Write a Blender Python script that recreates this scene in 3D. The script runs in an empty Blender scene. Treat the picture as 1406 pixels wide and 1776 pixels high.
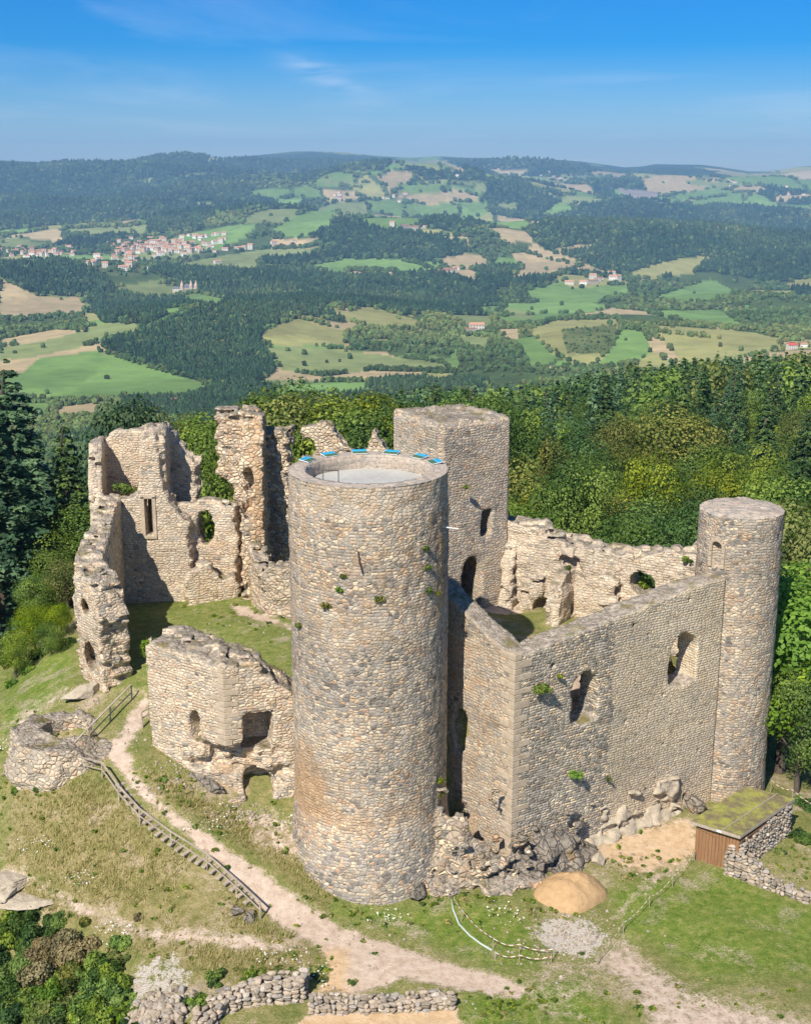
import bpy, math, random
import numpy as np
from mathutils import Vector
R = math.radians
random.seed(7); rng = np.random.default_rng(7)
S = bpy.context.scene
C = S.collection

# ------------------------------------------------------------------ camera
FPX, U0, V0 = 2200.0, 703.0, 888.0
HCAM, TH = 36.0, R(15.2)
cam_d = bpy.data.cameras.new('camera'); cam = bpy.data.objects.new('camera', cam_d); C.objects.link(cam)
cam.location = (0, 0, HCAM); cam.rotation_euler = (R(90) - TH, 0, 0)
cam_d.sensor_fit = 'VERTICAL'; cam_d.sensor_height = 24; cam_d.lens = 24 * FPX / 1776
cam_d.clip_start = 1; cam_d.clip_end = 60000
S.camera = cam

# ------------------------------------------------------------------ light
SUN_AZ, SUN_EL = R(26), R(44)             # azimuth: from behind the camera towards its left
sv = Vector((-math.sin(SUN_AZ) * math.cos(SUN_EL), -math.cos(SUN_AZ) * math.cos(SUN_EL), math.sin(SUN_EL)))
sd = bpy.data.lights.new('sun', 'SUN'); sd.energy = 4.6; sd.angle = R(0.5); sd.color = (1.0, 0.93, 0.82)
so = bpy.data.objects.new('sun', sd); C.objects.link(so)
so.rotation_euler = sv.to_track_quat('Z', 'Y').to_euler()
W = bpy.data.worlds.new('World'); S.world = W; W.use_nodes = True
nt = W.node_tree; nt.nodes.clear()
sky = nt.nodes.new('ShaderNodeTexSky'); sky.sky_type = 'NISHITA'; sky.sun_disc = False
sky.sun_elevation = SUN_EL; sky.sun_rotation = math.atan2(sv.x, sv.y)
sky.altitude = 900; sky.air_density = 1.0; sky.dust_density = 0.25; sky.ozone_density = 4.0
tcw = nt.nodes.new('ShaderNodeTexCoord')
def wn(t, **k):
    n = nt.nodes.new(t)
    for a, b in k.items(): setattr(n, a, b)
    return n
sep = wn('ShaderNodeSeparateXYZ'); nt.links.new(tcw.outputs['Generated'], sep.inputs[0])
def wmath(op, a, b=None, c=None):
    n = wn('ShaderNodeMath', operation=op)
    for i, x in enumerate((a, b, c)):
        if x is None: continue
        if hasattr(x, 'is_output'): nt.links.new(x, n.inputs[i])
        else: n.inputs[i].default_value = x
    return n.outputs[0]
# thin cirrus: noise on the cloud-layer plane (direction divided by its height)
zc = wmath('ADD', wmath('MAXIMUM', sep.outputs['Z'], 0.0), 0.05)
cx = wmath('DIVIDE', sep.outputs['X'], zc); cy = wmath('DIVIDE', sep.outputs['Y'], zc)
comb = wn('ShaderNodeCombineXYZ'); nt.links.new(wmath('MULTIPLY', cx, 0.55), comb.inputs[0]); nt.links.new(wmath('MULTIPLY', cy, 0.42), comb.inputs[1])
n1 = wn('ShaderNodeTexNoise'); nt.links.new(comb.outputs[0], n1.inputs['Vector'])
n1.inputs['Scale'].default_value = 0.75; n1.inputs['Detail'].default_value = 8; n1.inputs['Roughness'].default_value = 0.58; n1.inputs['Distortion'].default_value = 0.6
mr = wn('ShaderNodeMapRange'); nt.links.new(n1.outputs['Fac'], mr.inputs['Value'])
mr.inputs['From Min'].default_value = 0.5; mr.inputs['From Max'].default_value = 0.85; mr.inputs['To Max'].default_value = 0.26
# one brighter wisp left of centre
def gauss(src, c0, w): 
    d = wmath('DIVIDE', wmath('SUBTRACT', src, c0), w); return wmath('EXPONENT', wmath('MULTIPLY', wmath('MULTIPLY', d, d), -1.0))
n2 = wn('ShaderNodeTexNoise'); nt.links.new(comb.outputs[0], n2.inputs['Vector']); n2.inputs['Scale'].default_value = 2.2; n2.inputs['Detail'].default_value = 9; n2.inputs['Distortion'].default_value = 1.2
wz = wmath('ADD', sep.outputs['Z'], wmath('MULTIPLY', sep.outputs['X'], 0.35))
wisp = wmath('MULTIPLY', wmath('MULTIPLY', gauss(sep.outputs['X'], -0.06, 0.03), gauss(wz, 0.045, 0.0085)), wmath('MULTIPLY', wmath('SUBTRACT', n2.outputs['Fac'], 0.3), 1.3))
cl = wmath('MINIMUM', wmath('ADD', mr.outputs[0], wmath('MAXIMUM', wisp, 0.0)), 0.6)
mixc = wn('ShaderNodeMixRGB'); nt.links.new(cl, mixc.inputs['Fac']); mixc.inputs['Color2'].default_value = (8.2, 8.4, 9.2, 1)
hs = wn('ShaderNodeHueSaturation'); hs.inputs['Saturation'].default_value = 1.14; hs.inputs['Value'].default_value = 1.0
tr_ = wn('ShaderNodeValToRGB'); nt.links.new(wmath('MAXIMUM', sep.outputs['Z'], 0.0), tr_.inputs['Fac'])   # clear mountain sky: pale at the horizon, quickly deep blue
cr = tr_.color_ramp
for e_, (p_, c_) in zip([cr.elements[0], cr.elements[1]] + [cr.elements.new(.5) for _ in range(3)], ((0.0, (.54, .61, .74)), (1.0, (.9, .95, 1.0)), (.05, (.36, .56, .80)), (.12, (.05, .43, .84)), (.45, (.55, .8, 1.0)))): e_.position = p_; e_.color = (*c_, 1)
mt_ = wn('ShaderNodeMixRGB', blend_type='MULTIPLY'); mt_.inputs['Fac'].default_value = 1; nt.links.new(sky.outputs[0], mt_.inputs['Color1']); nt.links.new(tr_.outputs[0], mt_.inputs['Color2'])
nt.links.new(mt_.outputs[0], hs.inputs['Color']); nt.links.new(hs.outputs[0], mixc.inputs['Color1'])
bg = wn('ShaderNodeBackground'); bg.inputs['Strength'].default_value = 0.085; nt.links.new(mixc.outputs[0], bg.inputs['Color'])
wo = wn('ShaderNodeOutputWorld'); nt.links.new(bg.outputs[0], wo.inputs['Surface'])
S.view_settings.view_transform = 'Standard'; S.view_settings.look = 'None'
HAZE = 8.2e-5
S.view_settings.exposure = 0.6; S.view_settings.gamma = 1.0

# ------------------------------------------------------------------ helpers: picture point -> place
ct, st = math.cos(TH), math.sin(TH)
def ray(u, v):
    a, b = (u - U0) / FPX, (v - V0) / FPX
    return np.array([a, ct - b * st, -st - b * ct])
def PZ(u, v, z):
    d = ray(u, v); t = (z - HCAM) / d[2]; return np.array([d[0] * t, d[1] * t, z])
def PY(u, v, y):
    d = ray(u, v); t = y / d[1]; return np.array([d[0] * t, y, HCAM + d[2] * t])
def proj(x, y, z):
    dz = z - HCAM; f = y * ct - dz * st; f = np.maximum(f, 1e-3) if isinstance(f, np.ndarray) else max(f, 1e-3)
    return U0 + FPX * x / f, V0 - FPX * (y * st + dz * ct) / f
# noise
def _h(ix, iy, iz, seed):
    n = (ix.astype(np.int64) * 374761393 + iy.astype(np.int64) * 668265263 + iz.astype(np.int64) * 1274126177 + seed * 974634777) & 0xffffffff
    n = ((n ^ (n >> 13)) * 1103515245) & 0xffffffff
    n = ((n ^ (n >> 15)) * 2654435761) & 0xffffffff
    return ((n ^ (n >> 16)) & 0xffff) / 65535.0
def vnoise(x, y, z=None, seed=0):
    x = np.asarray(x, float); y = np.asarray(y, float); z = np.zeros_like(x) if z is None else np.asarray(z, float)
    ix, iy, iz = np.floor(x), np.floor(y), np.floor(z); fx, fy, fz = x - ix, y - iy, z - iz
    fx, fy, fz = [f * f * (3 - 2 * f) for f in (fx, fy, fz)]
    r = 0
    for a in (0, 1):
        for b in (0, 1):
            for c in (0, 1):
                r = r + _h(ix + a, iy + b, iz + c, seed) * (fx if a else 1 - fx) * (fy if b else 1 - fy) * (fz if c else 1 - fz)
    return r * 2 - 1
def fbm(x, y, z=None, seed=0, o=4):
    r = 0; a = 1; s = 0; f = 1
    for k in range(o):
        r = r + a * vnoise(np.asarray(x) * f, np.asarray(y) * f, None if z is None else np.asarray(z) * f, seed + k); s += a; a *= .5; f *= 2.03
    return r / s
def sstep(a, b, x):
    t = np.clip((x - a) / (b - a), 0, 1); return t * t * (3 - 2 * t)
def inpoly(px, py, poly):
    c = np.zeros(px.shape, bool); n = len(poly); j = n - 1
    for i in range(n):
        xi, yi = poly[i]; xj, yj = poly[j]
        if yi != yj:
            c ^= ((yi > py) != (yj > py)) & (px < (xj - xi) * (py - yi) / (yj - yi) + xi)
        j = i
    return c
def segdist(px, py, pts, closed=False):
    d = np.full(np.shape(px), 1e9); n = len(pts)
    for i in range(n if closed else n - 1):
        (ax, ay), (bx, by) = pts[i], pts[(i + 1) % n]
        vx, vy = bx - ax, by - ay; L = vx * vx + vy * vy + 1e-9
        t = np.clip(((px - ax) * vx + (py - ay) * vy) / L, 0, 1)
        d = np.minimum(d, np.hypot(px - ax - t * vx, py - ay - t * vy))
    return d
def sdpoly(px, py, poly):
    d = segdist(px, py, poly, True); return np.where(inpoly(px, py, poly), -d, d)

# ------------------------------------------------------------------ helpers: objects
def tag(o, label=None, cat=None, group=None, kind=None):
    if label: o['label'] = label
    if cat: o['category'] = cat
    if group: o['group'] = group
    if kind: o['kind'] = kind
    return o
def empty(name, loc, label=None, cat=None, group=None, rz=0):
    o = bpy.data.objects.new(name, None); C.objects.link(o); o.location = loc; o.rotation_euler = (0, 0, rz); o.empty_display_size = .3
    return tag(o, label, cat, group)
def mesh_np(name, V, F, mat=None, parent=None, uv=None, cols=None, smooth=True, fmat=None, mats=None):
    V = np.asarray(V, np.float32); F = np.asarray(F, np.int32)
    if parent is not None: V = V - np.array(parent.location, np.float32)
    m = bpy.data.meshes.new(name); k = F.shape[1]; nf = len(F)
    m.vertices.add(len(V)); m.vertices.foreach_set('co', V.ravel())
    m.loops.add(nf * k); m.loops.foreach_set('vertex_index', F.ravel())
    m.polygons.add(nf); m.polygons.foreach_set('loop_start', np.arange(0, nf * k, k, dtype=np.int32)); 
    try: m.polygons.foreach_set('loop_total', np.full(nf, k, np.int32))
    except Exception: pass
    m.polygons.foreach_set('use_smooth', np.full(nf, smooth, bool))
    if uv is not None:
        l = m.uv_layers.new(name='UVMap'); l.data.foreach_set('uv', np.asarray(uv, np.float32).ravel())
    if cols is not None:
        for cn, (dom, arr) in cols.items():
            a = m.attributes.new(cn, 'FLOAT_COLOR', dom); arr = np.asarray(arr, np.float32)
            if arr.shape[1] == 3: arr = np.hstack([arr, np.ones((len(arr), 1), np.float32)])
            a.data.foreach_set('color', arr.ravel())
    for q in (mats or ([mat] if mat else [])): m.materials.append(q)
    if fmat is not None: m.polygons.foreach_set('material_index', np.asarray(fmat, np.int32))
    m.update(calc_edges=True); m.validate()
    o = bpy.data.objects.new(name, m); C.objects.link(o)
    if parent is not None: o.parent = parent
    return o
class MB:
    """collects quads/tris, builds ONE mesh"""
    def __init__(s): s.V = []; s.F = []; s.n = 0
    def add(s, V, F):
        V = np.asarray(V, float); s.V.append(V)
        for f in F: s.F.append(tuple(int(i) + s.n for i in f))
        s.n += len(V)
    def box(s, c, size, ax=None, rz=0, bev=0):
        x, y, z = [k / 2 for k in size]
        v = np.array([[a * x, b * y, d * z] for a in (-1, 1) for b in (-1, 1) for d in (-1, 1)], float)
        if ax is not None: v = v @ np.array(ax, float)
        if rz: cc, ss = math.cos(rz), math.sin(rz); v = v @ np.array([[cc, ss, 0], [-ss, cc, 0], [0, 0, 1]])
        s.add(v + np.array(c, float), [(0, 1, 3, 2), (4, 6, 7, 5), (0, 4, 5, 1), (2, 3, 7, 6), (0, 2, 6, 4), (1, 5, 7, 3)])
    def bar(s, a, b, w, h):
        a = np.array(a, float); b = np.array(b, float); d = b - a; L = np.linalg.norm(d); d /= L
        up = np.array([0, 0, 1.]) if abs(d[2]) < .95 else np.array([1., 0, 0])
        sd_ = np.cross(d, up); sd_ /= np.linalg.norm(sd_); uu = np.cross(sd_, d)
        s.box((a + b) / 2, (L, w, h), ax=[d, sd_, uu])
    def tube(s, pts, rad, seg=8, cap=True):
        pts = [np.array(p, float) for p in pts]; n = len(pts)
        rad = rad if hasattr(rad, '__len__') else [rad] * n
        V = []; F = []
        for i, p in enumerate(pts):
            d = pts[min(i + 1, n - 1)] - pts[max(i - 1, 0)]; d = d / (np.linalg.norm(d) + 1e-9)
            up = np.array([0, 0, 1.]) if abs(d[2]) < .9 else np.array([1., 0, 0])
            a = np.cross(d, up); a /= np.linalg.norm(a); b = np.cross(d, a)
            for k in range(seg):
                t = 2 * math.pi * k / seg; V.append(p + rad[i] * (a * math.cos(t) + b * math.sin(t)))
        for i in range(n - 1):
            for k in range(seg):
                k2 = (k + 1) % seg; F.append((i * seg + k, i * seg + k2, (i + 1) * seg + k2, (i + 1) * seg + k))
        if cap: F.append(tuple(range(seg))[::-1]); F.append(tuple((n - 1) * seg + k for k in range(seg)))
        s.add(V, F)
    def build(s, name, mat, parent=None, smooth=False, bevel=0, uvm=None):
        V = np.vstack(s.V)
        if parent is not None: V = V - np.array(parent.location)
        m = bpy.data.meshes.new(name); m.from_pydata(V.tolist(), [], s.F); m.materials.append(mat)
        if smooth: m.polygons.foreach_set('use_smooth', np.ones(len(m.polygons), bool))
        m.update(); o = bpy.data.objects.new(name, m); C.objects.link(o)
        if parent is not None: o.parent = parent
        if bevel:
            b = o.modifiers.new('bevel', 'BEVEL'); b.width = bevel; b.segments = 2; b.limit_method = 'ANGLE'
        return o
def icosphere(sub=1):
    t = (1 + 5 ** .5) / 2
    v = [(-1, t, 0), (1, t, 0), (-1, -t, 0), (1, -t, 0), (0, -1, t), (0, 1, t), (0, -1, -t), (0, 1, -t), (t, 0, -1), (t, 0, 1), (-t, 0, -1), (-t, 0, 1)]
    v = [np.array(p) / np.linalg.norm(p) for p in v]
    f = [(0, 11, 5), (0, 5, 1), (0, 1, 7), (0, 7, 10), (0, 10, 11), (1, 5, 9), (5, 11, 4), (11, 10, 2), (10, 7, 6), (7, 1, 8), (3, 9, 4), (3, 4, 2), (3, 2, 6), (3, 6, 8), (3, 8, 9), (4, 9, 5), (2, 4, 11), (6, 2, 10), (8, 6, 7), (9, 8, 1)]
    for _ in range(sub):
        c = {}; nf = []
        def mid(a, b):
            k = (min(a, b), max(a, b))
            if k not in c: p = v[a] + v[b]; v.append(p / np.linalg.norm(p)); c[k] = len(v) - 1
            return c[k]
        for a, b, d in f:
            x, y, z = mid(a, b), mid(b, d), mid(d, a); nf += [(a, x, z), (b, y, x), (d, z, y), (x, y, z)]
        f = nf
    return np.array(v), np.array(f)
ICO = [icosphere(k) for k in range(5)]
def replicate(Pv, Pf, pos, scale, rot, squash=None):
    """many transformed copies of a prototype in one array"""
    n = len(pos); k = len(Pv); c, s_ = np.cos(rot), np.sin(rot)
    sc = scale if scale.ndim == 2 else np.repeat(scale[:, None], 3, 1)
    P = Pv[None] * sc[:, None, :]
    X = P[..., 0] * c[:, None] - P[..., 1] * s_[:, None]; Y = P[..., 0] * s_[:, None] + P[..., 1] * c[:, None]
    V = np.stack([X, Y, P[..., 2]], -1) + pos[:, None, :]
    F = Pf[None] + (np.arange(n) * k)[:, None, None]
    return V.reshape(-1, 3), F.reshape(-1, Pf.shape[1])

# ------------------------------------------------------------------ materials
class NB:
    def __init__(s, name):
        s.m = bpy.data.materials.new(name); s.m.use_nodes = True; s.t = s.m.node_tree; s.t.nodes.clear()
        s.out = s.t.nodes.new('ShaderNodeOutputMaterial')
    def n(s, t, ins=None, **k):
        n = s.t.nodes.new(t)
        for a, b in k.items(): setattr(n, a, b)
        for a, b in (ins or {}).items():
            if hasattr(b, 'is_output'): s.t.links.new(b, n.inputs[a])
            else: n.inputs[a].default_value = b
        return n
    def math(s, op, a, b=0, c=0, clamp=False):
        n = s.n('ShaderNodeMath', {0: a, 1: b, 2: c}, operation=op); n.use_clamp = clamp; return n.outputs[0]
    def vmath(s, op, a, b=None):
        ins = {0: a}
        if b is not None: ins[1] = b
        return s.n('ShaderNodeVectorMath', ins, operation=op).outputs[0]
    def mix(s, f, a, b, mode='MIX'):
        c = lambda x: (*x, 1) if isinstance(x, tuple) and len(x) == 3 else x
        return s.n('ShaderNodeMixRGB', {'Fac': f, 'Color1': c(a), 'Color2': c(b)}, blend_type=mode).outputs[0]
    def noise(s, vec, sc, det=4, rough=.55, dist=0, dims='3D'):
        n = s.n('ShaderNodeTexNoise', {'Scale': sc, 'Detail': det, 'Roughness': rough, 'Distortion': dist}, noise_dimensions=dims)
        if vec is not None: s.t.links.new(vec, n.inputs['Vector'])
        return n.outputs['Fac']
    def rng(s, v, a, b, c=0., d=1., smooth=False):
        n = s.n('ShaderNodeMapRange', {'Value': v, 'From Min': a, 'From Max': b, 'To Min': c, 'To Max': d})
        if smooth: n.interpolation_type = 'SMOOTHSTEP'
        return n.outputs[0]
    def ramp(s, f, stops, interp='LINEAR'):
        n = s.n('ShaderNodeValToRGB', {'Fac': f}); cr = n.color_ramp; cr.interpolation = interp
        while len(cr.elements) < len(stops): cr.elements.new(.5)
        for e, (p, c) in zip(cr.elements, stops): e.position = p; e.color = (*c, 1)
        return n.outputs[0]
    def bump(s, h, dist, strength=1., nrm=None):
        ins = {'Height': h, 'Distance': dist, 'Strength': strength}
        if nrm is not None: ins['Normal'] = nrm
        return s.n('ShaderNodeBump', ins).outputs[0]
    def pbr(s, col, rough=.9, nrm=None, spec=.2, **k):
        ins = {'Base Color': (*col, 1) if isinstance(col, tuple) and len(col) == 3 else col, 'Roughness': rough, 'Specular IOR Level': spec}
        if nrm is not None: ins['Normal'] = nrm
        ins.update(k); b = s.n('ShaderNodeBsdfPrincipled', ins); s.t.links.new(b.outputs[0], s.out.inputs[0]); return s.m
    def geo(s): return s.n('ShaderNodeNewGeometry')
    def pos(s): return s.geo().outputs['Position']

def hexl(h):
    c = [int(h[i:i + 2], 16) / 255 for i in (0, 2, 4)]; return tuple(((x + .055) / 1.055) ** 2.4 if x > .04 else x / 12.92 for x in c)

def stone_mat(name, w=.34, h=.22, pal=None, grey=None, mortar=(.34, .29, .225), gap=.05, bumpd=.07, gain=1.0, tops=True, rnd=.9, flat=.16, mean=(.40, .335, .26), course=.5):
    """rubble masonry laid in UV metres. attribute 'zone': R = share of dark grey stones, G = rust lichen, B = mortar washed over / smooth pointing"""
    b = NB(name)
    uvn = b.n('ShaderNodeUVMap', uv_map='UVMap').outputs[0]; pos = b.pos()
    zone = b.n('ShaderNodeAttribute', attribute_name='zone'); sepz = b.n('ShaderNodeSeparateColor', {0: zone.outputs['Color']})
    dist = b.n('ShaderNodeTexNoise', {'Vector': uvn, 'Scale': 1.6, 'Detail': 2}).outputs['Color']
    wob = b.vmath('MULTIPLY', b.vmath('SUBTRACT', dist, (.5, .5, .5)), (.30, .14, 0))
    vec = b.vmath('MULTIPLY', b.vmath('ADD', uvn, wob), (1 / w, 1 / h, 1))
    v1 = b.n('ShaderNodeTexVoronoi', {'Vector': vec, 'Scale': 1., 'Randomness': rnd}, voronoi_dimensions='2D', feature='F1')
    v2 = b.n('ShaderNodeTexVoronoi', {'Vector': vec, 'Scale': 1., 'Randomness': rnd}, voronoi_dimensions='2D', feature='DISTANCE_TO_EDGE')
    # courses: rows of squared stones, each row shifted; where the noise says so they replace the random rubble
    su = b.n('ShaderNodeSeparateXYZ', {0: b.vmath('ADD', uvn, b.vmath('MULTIPLY', wob, (.45, .45, 0)))})
    rv = b.math('MULTIPLY', su.outputs[1], 1 / (h * .92)); row = b.math('FLOOR', rv); fr_ = b.math('FRACT', rv)
    rr_ = b.n('ShaderNodeTexWhiteNoise', {'W': row}, noise_dimensions='1D').outputs['Value']
    W1 = b.math('ADD', b.math('MULTIPLY', su.outputs[0], b.math('MULTIPLY', b.rng(rr_, 0, 1, .75, 1.25), 1 / (w * 1.15))), b.math('MULTIPLY', row, 37.7))
    c1 = b.n('ShaderNodeTexVoronoi', {'W': W1, 'Scale': 1., 'Randomness': .85}, voronoi_dimensions='1D', feature='F1')
    c2 = b.n('ShaderNodeTexVoronoi', {'W': W1, 'Scale': 1., 'Randomness': .85}, voronoi_dimensions='1D', feature='DISTANCE_TO_EDGE')
    ev = b.math('MULTIPLY', b.math('MINIMUM', fr_, b.math('SUBTRACT', 1., fr_)), .75)
    ce = b.math('SMOOTH_MIN', c2.outputs['Distance'], ev, .18)
    isc = b.math('GREATER_THAN', b.noise(uvn, .9, 3), b.n('ShaderNodeValue').outputs[0] if False else .5 + (.5 - course) * .35)
    edge = b.math('ADD', b.math('MULTIPLY', isc, b.math('MAXIMUM', ce, 0.)), b.math('MULTIPLY', b.math('SUBTRACT', 1., isc), v2.outputs['Distance']))
    rc = b.n('ShaderNodeSeparateColor', {0: b.mix(isc, v1.outputs['Color'], c1.outputs['Color'])})
    pal = pal or ['9a8268', 'b39a7c', 'a98b72', 'c4ab8b', '8f8478', 'b98f6c', 'a1958a', 'cbb594']
    grey = grey or ['55524e', '6c6863', '7c7770', '8a8378', '4b4a49', '9a8f82']
    k = len(pal); col = b.ramp(rc.outputs[0], [(i / k, hexl(p)) for i, p in enumerate(pal)], 'CONSTANT')
    k = len(grey); gcol = b.ramp(rc.outputs[1], [(i / k, hexl(p)) for i, p in enumerate(grey)], 'CONSTANT')
    patch = b.noise(pos, .32, 3)
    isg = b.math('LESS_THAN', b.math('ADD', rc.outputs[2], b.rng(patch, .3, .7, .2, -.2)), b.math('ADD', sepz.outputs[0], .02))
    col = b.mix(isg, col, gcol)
    col = b.mix(flat, col, b.mix(b.noise(pos, .8, 3), tuple(c * 1.0 for c in mean), tuple(c * 1.12 for c in mean)))
    fine = b.noise(pos, 9, 5, .65)
    col = b.mix(1., col, b.ramp(fine, [(.25, (.68, .66, .64)), (.5, (1, 1, 1)), (.78, (1.28, 1.25, 1.2))]), 'MULTIPLY')
    mask = b.rng(edge, gap * .3, gap * 1.6)                     # 0 in the joint, 1 on the stone
    mort = b.mix(b.noise(pos, 4, 3), tuple(c * .8 for c in mortar), tuple(c * 1.15 for c in mortar))
    col = b.mix(mask, mort, col)
    # worn lime wash smeared over stones
    wash = b.rng(b.math('ADD', b.noise(pos, 1.3, 5, .65), b.math('MULTIPLY', sepz.outputs[2], .45)), .52, .85, 0, .8)
    col = b.mix(wash, col, b.mix(b.noise(pos, 2.5, 3), mortar, tuple(c * 1.2 for c in mortar)))
    # pits and lost mortar: small dark holes
    pit = b.rng(b.noise(b.vmath('MULTIPLY', pos, (1, 1, 1.5)), 4.6, 3, .6), .63, .70, 0, .72)
    col = b.mix(pit, col, (.05, .043, .036))
    # rust coloured lichen
    ru = b.rng(b.math('ADD', b.noise(pos, 1.1, 6, .7), b.math('MULTIPLY', sepz.outputs[1], .30)), .60, .88, 0, .62)
    col = b.mix(ru, col, b.mix(b.noise(pos, 6, 2), (.36, .17, .05), (.46, .28, .11)))
    # open joints
    col = b.mix(b.rng(edge, 0., gap * .9, .62, 0.), col, (.06, .052, .042))
    # grey weather bands and repairs
    bnd = b.rng(b.noise(b.vmath('MULTIPLY', pos, (.22, .22, .75)), 1., 4, .6), .5, .68, 0, .42)
    col = b.mix(bnd, col, b.mix(1., col, (.62, .66, .70), 'MULTIPLY'))
    col = b.n('ShaderNodeHueSaturation', {'Saturation': .9, 'Value': 1.1, 'Color': col}).outputs[0]
    # rain streaks and dark crust
    sx = b.vmath('MULTIPLY', pos, (1.3, 1.3, .16))
    strk = b.rng(b.noise(sx, 1., 5, .6), .52, .8, 0, .38)
    col = b.mix(strk, col, b.mix(.5, col, (.08, .075, .07)))
    big = b.rng(b.noise(pos, .18, 2), .3, .7, .86, 1.12)
    col = b.mix(1., col, b.n('ShaderNodeCombineColor', {0: big, 1: big, 2: big}).outputs[0], 'MULTIPLY')
    if tops:
        nz = b.n('ShaderNodeSeparateXYZ', {0: b.geo().outputs['Normal']}).outputs[2]
        tm = b.rng(b.math('ADD', nz, b.rng(fine, .3, .7, -.12, .12)), .55, .85)
        moss = b.rng(b.noise(pos, .9, 4, .6), .52, .66)
        tc = b.mix(moss, b.ramp(b.noise(pos, 3.5, 5, .7), [(.3, (.11, .095, .075)), (.5, (.25, .21, .165)), (.7, (.42, .37, .30))]), b.ramp(b.noise(pos, 3, 3), [(.3, (.10, .10, .035)), (.7, (.22, .17, .08))]))
        col = b.mix(tm, col, tc)
    if gain != 1: col = b.mix(1., col, (gain, gain, gain), 'MULTIPLY')
    # relief: domed stones, random depth, pits
    dome = b.math('POWER', b.math('MINIMUM', b.math('MULTIPLY', edge, 3.2), 1.), .6)
    soft = b.rng(sepz.outputs[2], 0, 1, 1, .55)
    hgt = b.math('ADD', b.math('MULTIPLY', b.math('MULTIPLY', dome, b.rng(rc.outputs[2], 0, 1, .45, 1.)), soft), b.math('SUBTRACT', b.math('MULTIPLY', fine, .55), b.math('MULTIPLY', pit, .7)))
    nrm = b.bump(hgt, bumpd, .95)
    return b.pbr(col, .93, nrm, .12)

def foliage_mat(name, c1, c2, c3, trans=.28, autumn=None):
    b = NB(name)
    at = b.n('ShaderNodeAttribute', attribute_name='leaf'); sc_ = b.n('ShaderNodeSeparateColor', {0: at.outputs['Color']})
    oi = b.n('ShaderNodeObjectInfo').outputs['Random']
    f = b.math('ADD', b.math('MULTIPLY', sc_.outputs[0], .75), b.math('MULTIPLY', sc_.outputs[1], .35))
    col = b.ramp(f, [(.15, c1), (.5, c2), (.9, c3)])
    hsv = b.n('ShaderNodeHueSaturation', {'Hue': b.rng(oi, 0, 1, .482, .512), 'Saturation': b.rng(oi, 0, 1, 1.08, .9), 'Value': b.rng(b.math('FRACT', b.math('MULTIPLY', oi, 7.31)), 0, 1, .78, 1.2), 'Color': col})
    d = b.n('ShaderNodeBsdfPrincipled', {'Base Color': hsv.outputs[0], 'Roughness': .6, 'Specular IOR Level': .25})
    t = b.n('ShaderNodeBsdfTranslucent', {'Color': b.mix(1., hsv.outputs[0], (1.5, 1.6, .6), 'MULTIPLY')})
    mx = b.n('ShaderNodeMixShader', {0: trans, 1: d.outputs[0], 2: t.outputs[0]}); b.t.links.new(mx.outputs[0], b.out.inputs[0])
    return b.m
def plain(name, c1, c2, sc=3., rough=.9, bd=.02, det=5, stretch=(1, 1, 1), spec=.2):
    b = NB(name); p = b.vmath('MULTIPLY', b.pos(), stretch); n_ = b.noise(p, sc, det, .65)
    f2 = b.noise(p, sc * 7, 4, .7)
    col = b.mix(b.rng(b.math('ADD', b.math('MULTIPLY', n_, .6), b.math('MULTIPLY', f2, .4)), .33, .67), c1, c2)
    return b.pbr(col, rough, b.bump(b.math('ADD', n_, b.math('MULTIPLY', f2, .4)), bd), spec)
M = {}
M['tower'] = stone_mat('tower_stone', .27, .17, bumpd=.055, gain=1.08, mean=(.41, .34, .275), course=.4, pal=['9c8a72', 'b8a080', 'a89478', 'c2ab8a', '8f8678', 'b9976e', 'a59a8a', 'cdb896', 'a9815c', 'b5a488'])
M['wall'] = stone_mat('hall_stone', .26, .155, gain=1.36, course=.6, mean=(.41, .34, .24), pal=['a28b6e', 'b09877', 'b8a383', 'a8906f', 'c0aa88', '9c8568'], mortar=(.33, .275, .195), bumpd=.065)
M['ruin'] = stone_mat('ruin_stone', .30, .18, gain=1.16, course=.42, mean=(.43, .365, .29), pal=['b39b7a', 'c2aa88', 'a98d6c', 'd0bb98', 'b08c68', 'bfa98b'], mortar=(.40, .335, .25), gap=.055, bumpd=.07)
M['rubble'] = stone_mat('rubble_stone', .34, .24, gain=1.18, course=.2, mean=(.44, .37, .28), pal=['b39b7a', 'c9b08c', 'a98d6c', 'd6c09c', 'b0845c', 'bfa98b'], mortar=(.38, .31, .22), gap=.08, bumpd=.13, rnd=1.)
M['ashlar'] = plain('dressed_stone', (.30, .235, .165), (.56, .46, .34), 2.3, .9, .04, det=7)
b = NB('grey_rock'); ps = b.pos(); r1 = b.noise(ps, 1.1, 8, .7); r2 = b.noise(ps, 5., 6, .7); cr_ = b.n('ShaderNodeTexVoronoi', {'Vector': b.vmath('ADD', ps, b.vmath('MULTIPLY', b.n('ShaderNodeTexNoise', {'Vector': ps, 'Scale': 2.}).outputs['Color'], (.6, .6, .6))), 'Scale': 1.7}, feature='DISTANCE_TO_EDGE').outputs['Distance']
cl_ = b.mix(b.rng(r1, .56, .66), b.ramp(b.math('ADD', b.math('MULTIPLY', r1, .5), b.math('MULTIPLY', r2, .5)), [(.36, (.16, .14, .115)), (.5, (.29, .25, .20)), (.64, (.46, .40, .32))]), b.ramp(r2, [(.35, (.22, .14, .07)), (.65, (.36, .26, .15))]))
cl_ = b.mix(b.rng(cr_, .0, .05, .45, 0), cl_, (.04, .037, .033))
M['rock'] = b.pbr(cl_, .93, b.bump(b.math('ADD', b.math('ADD', r1, b.math('MULTIPLY', r2, .5)), b.rng(cr_, 0, .08, -.4, 0)), .28), .1)
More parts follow.
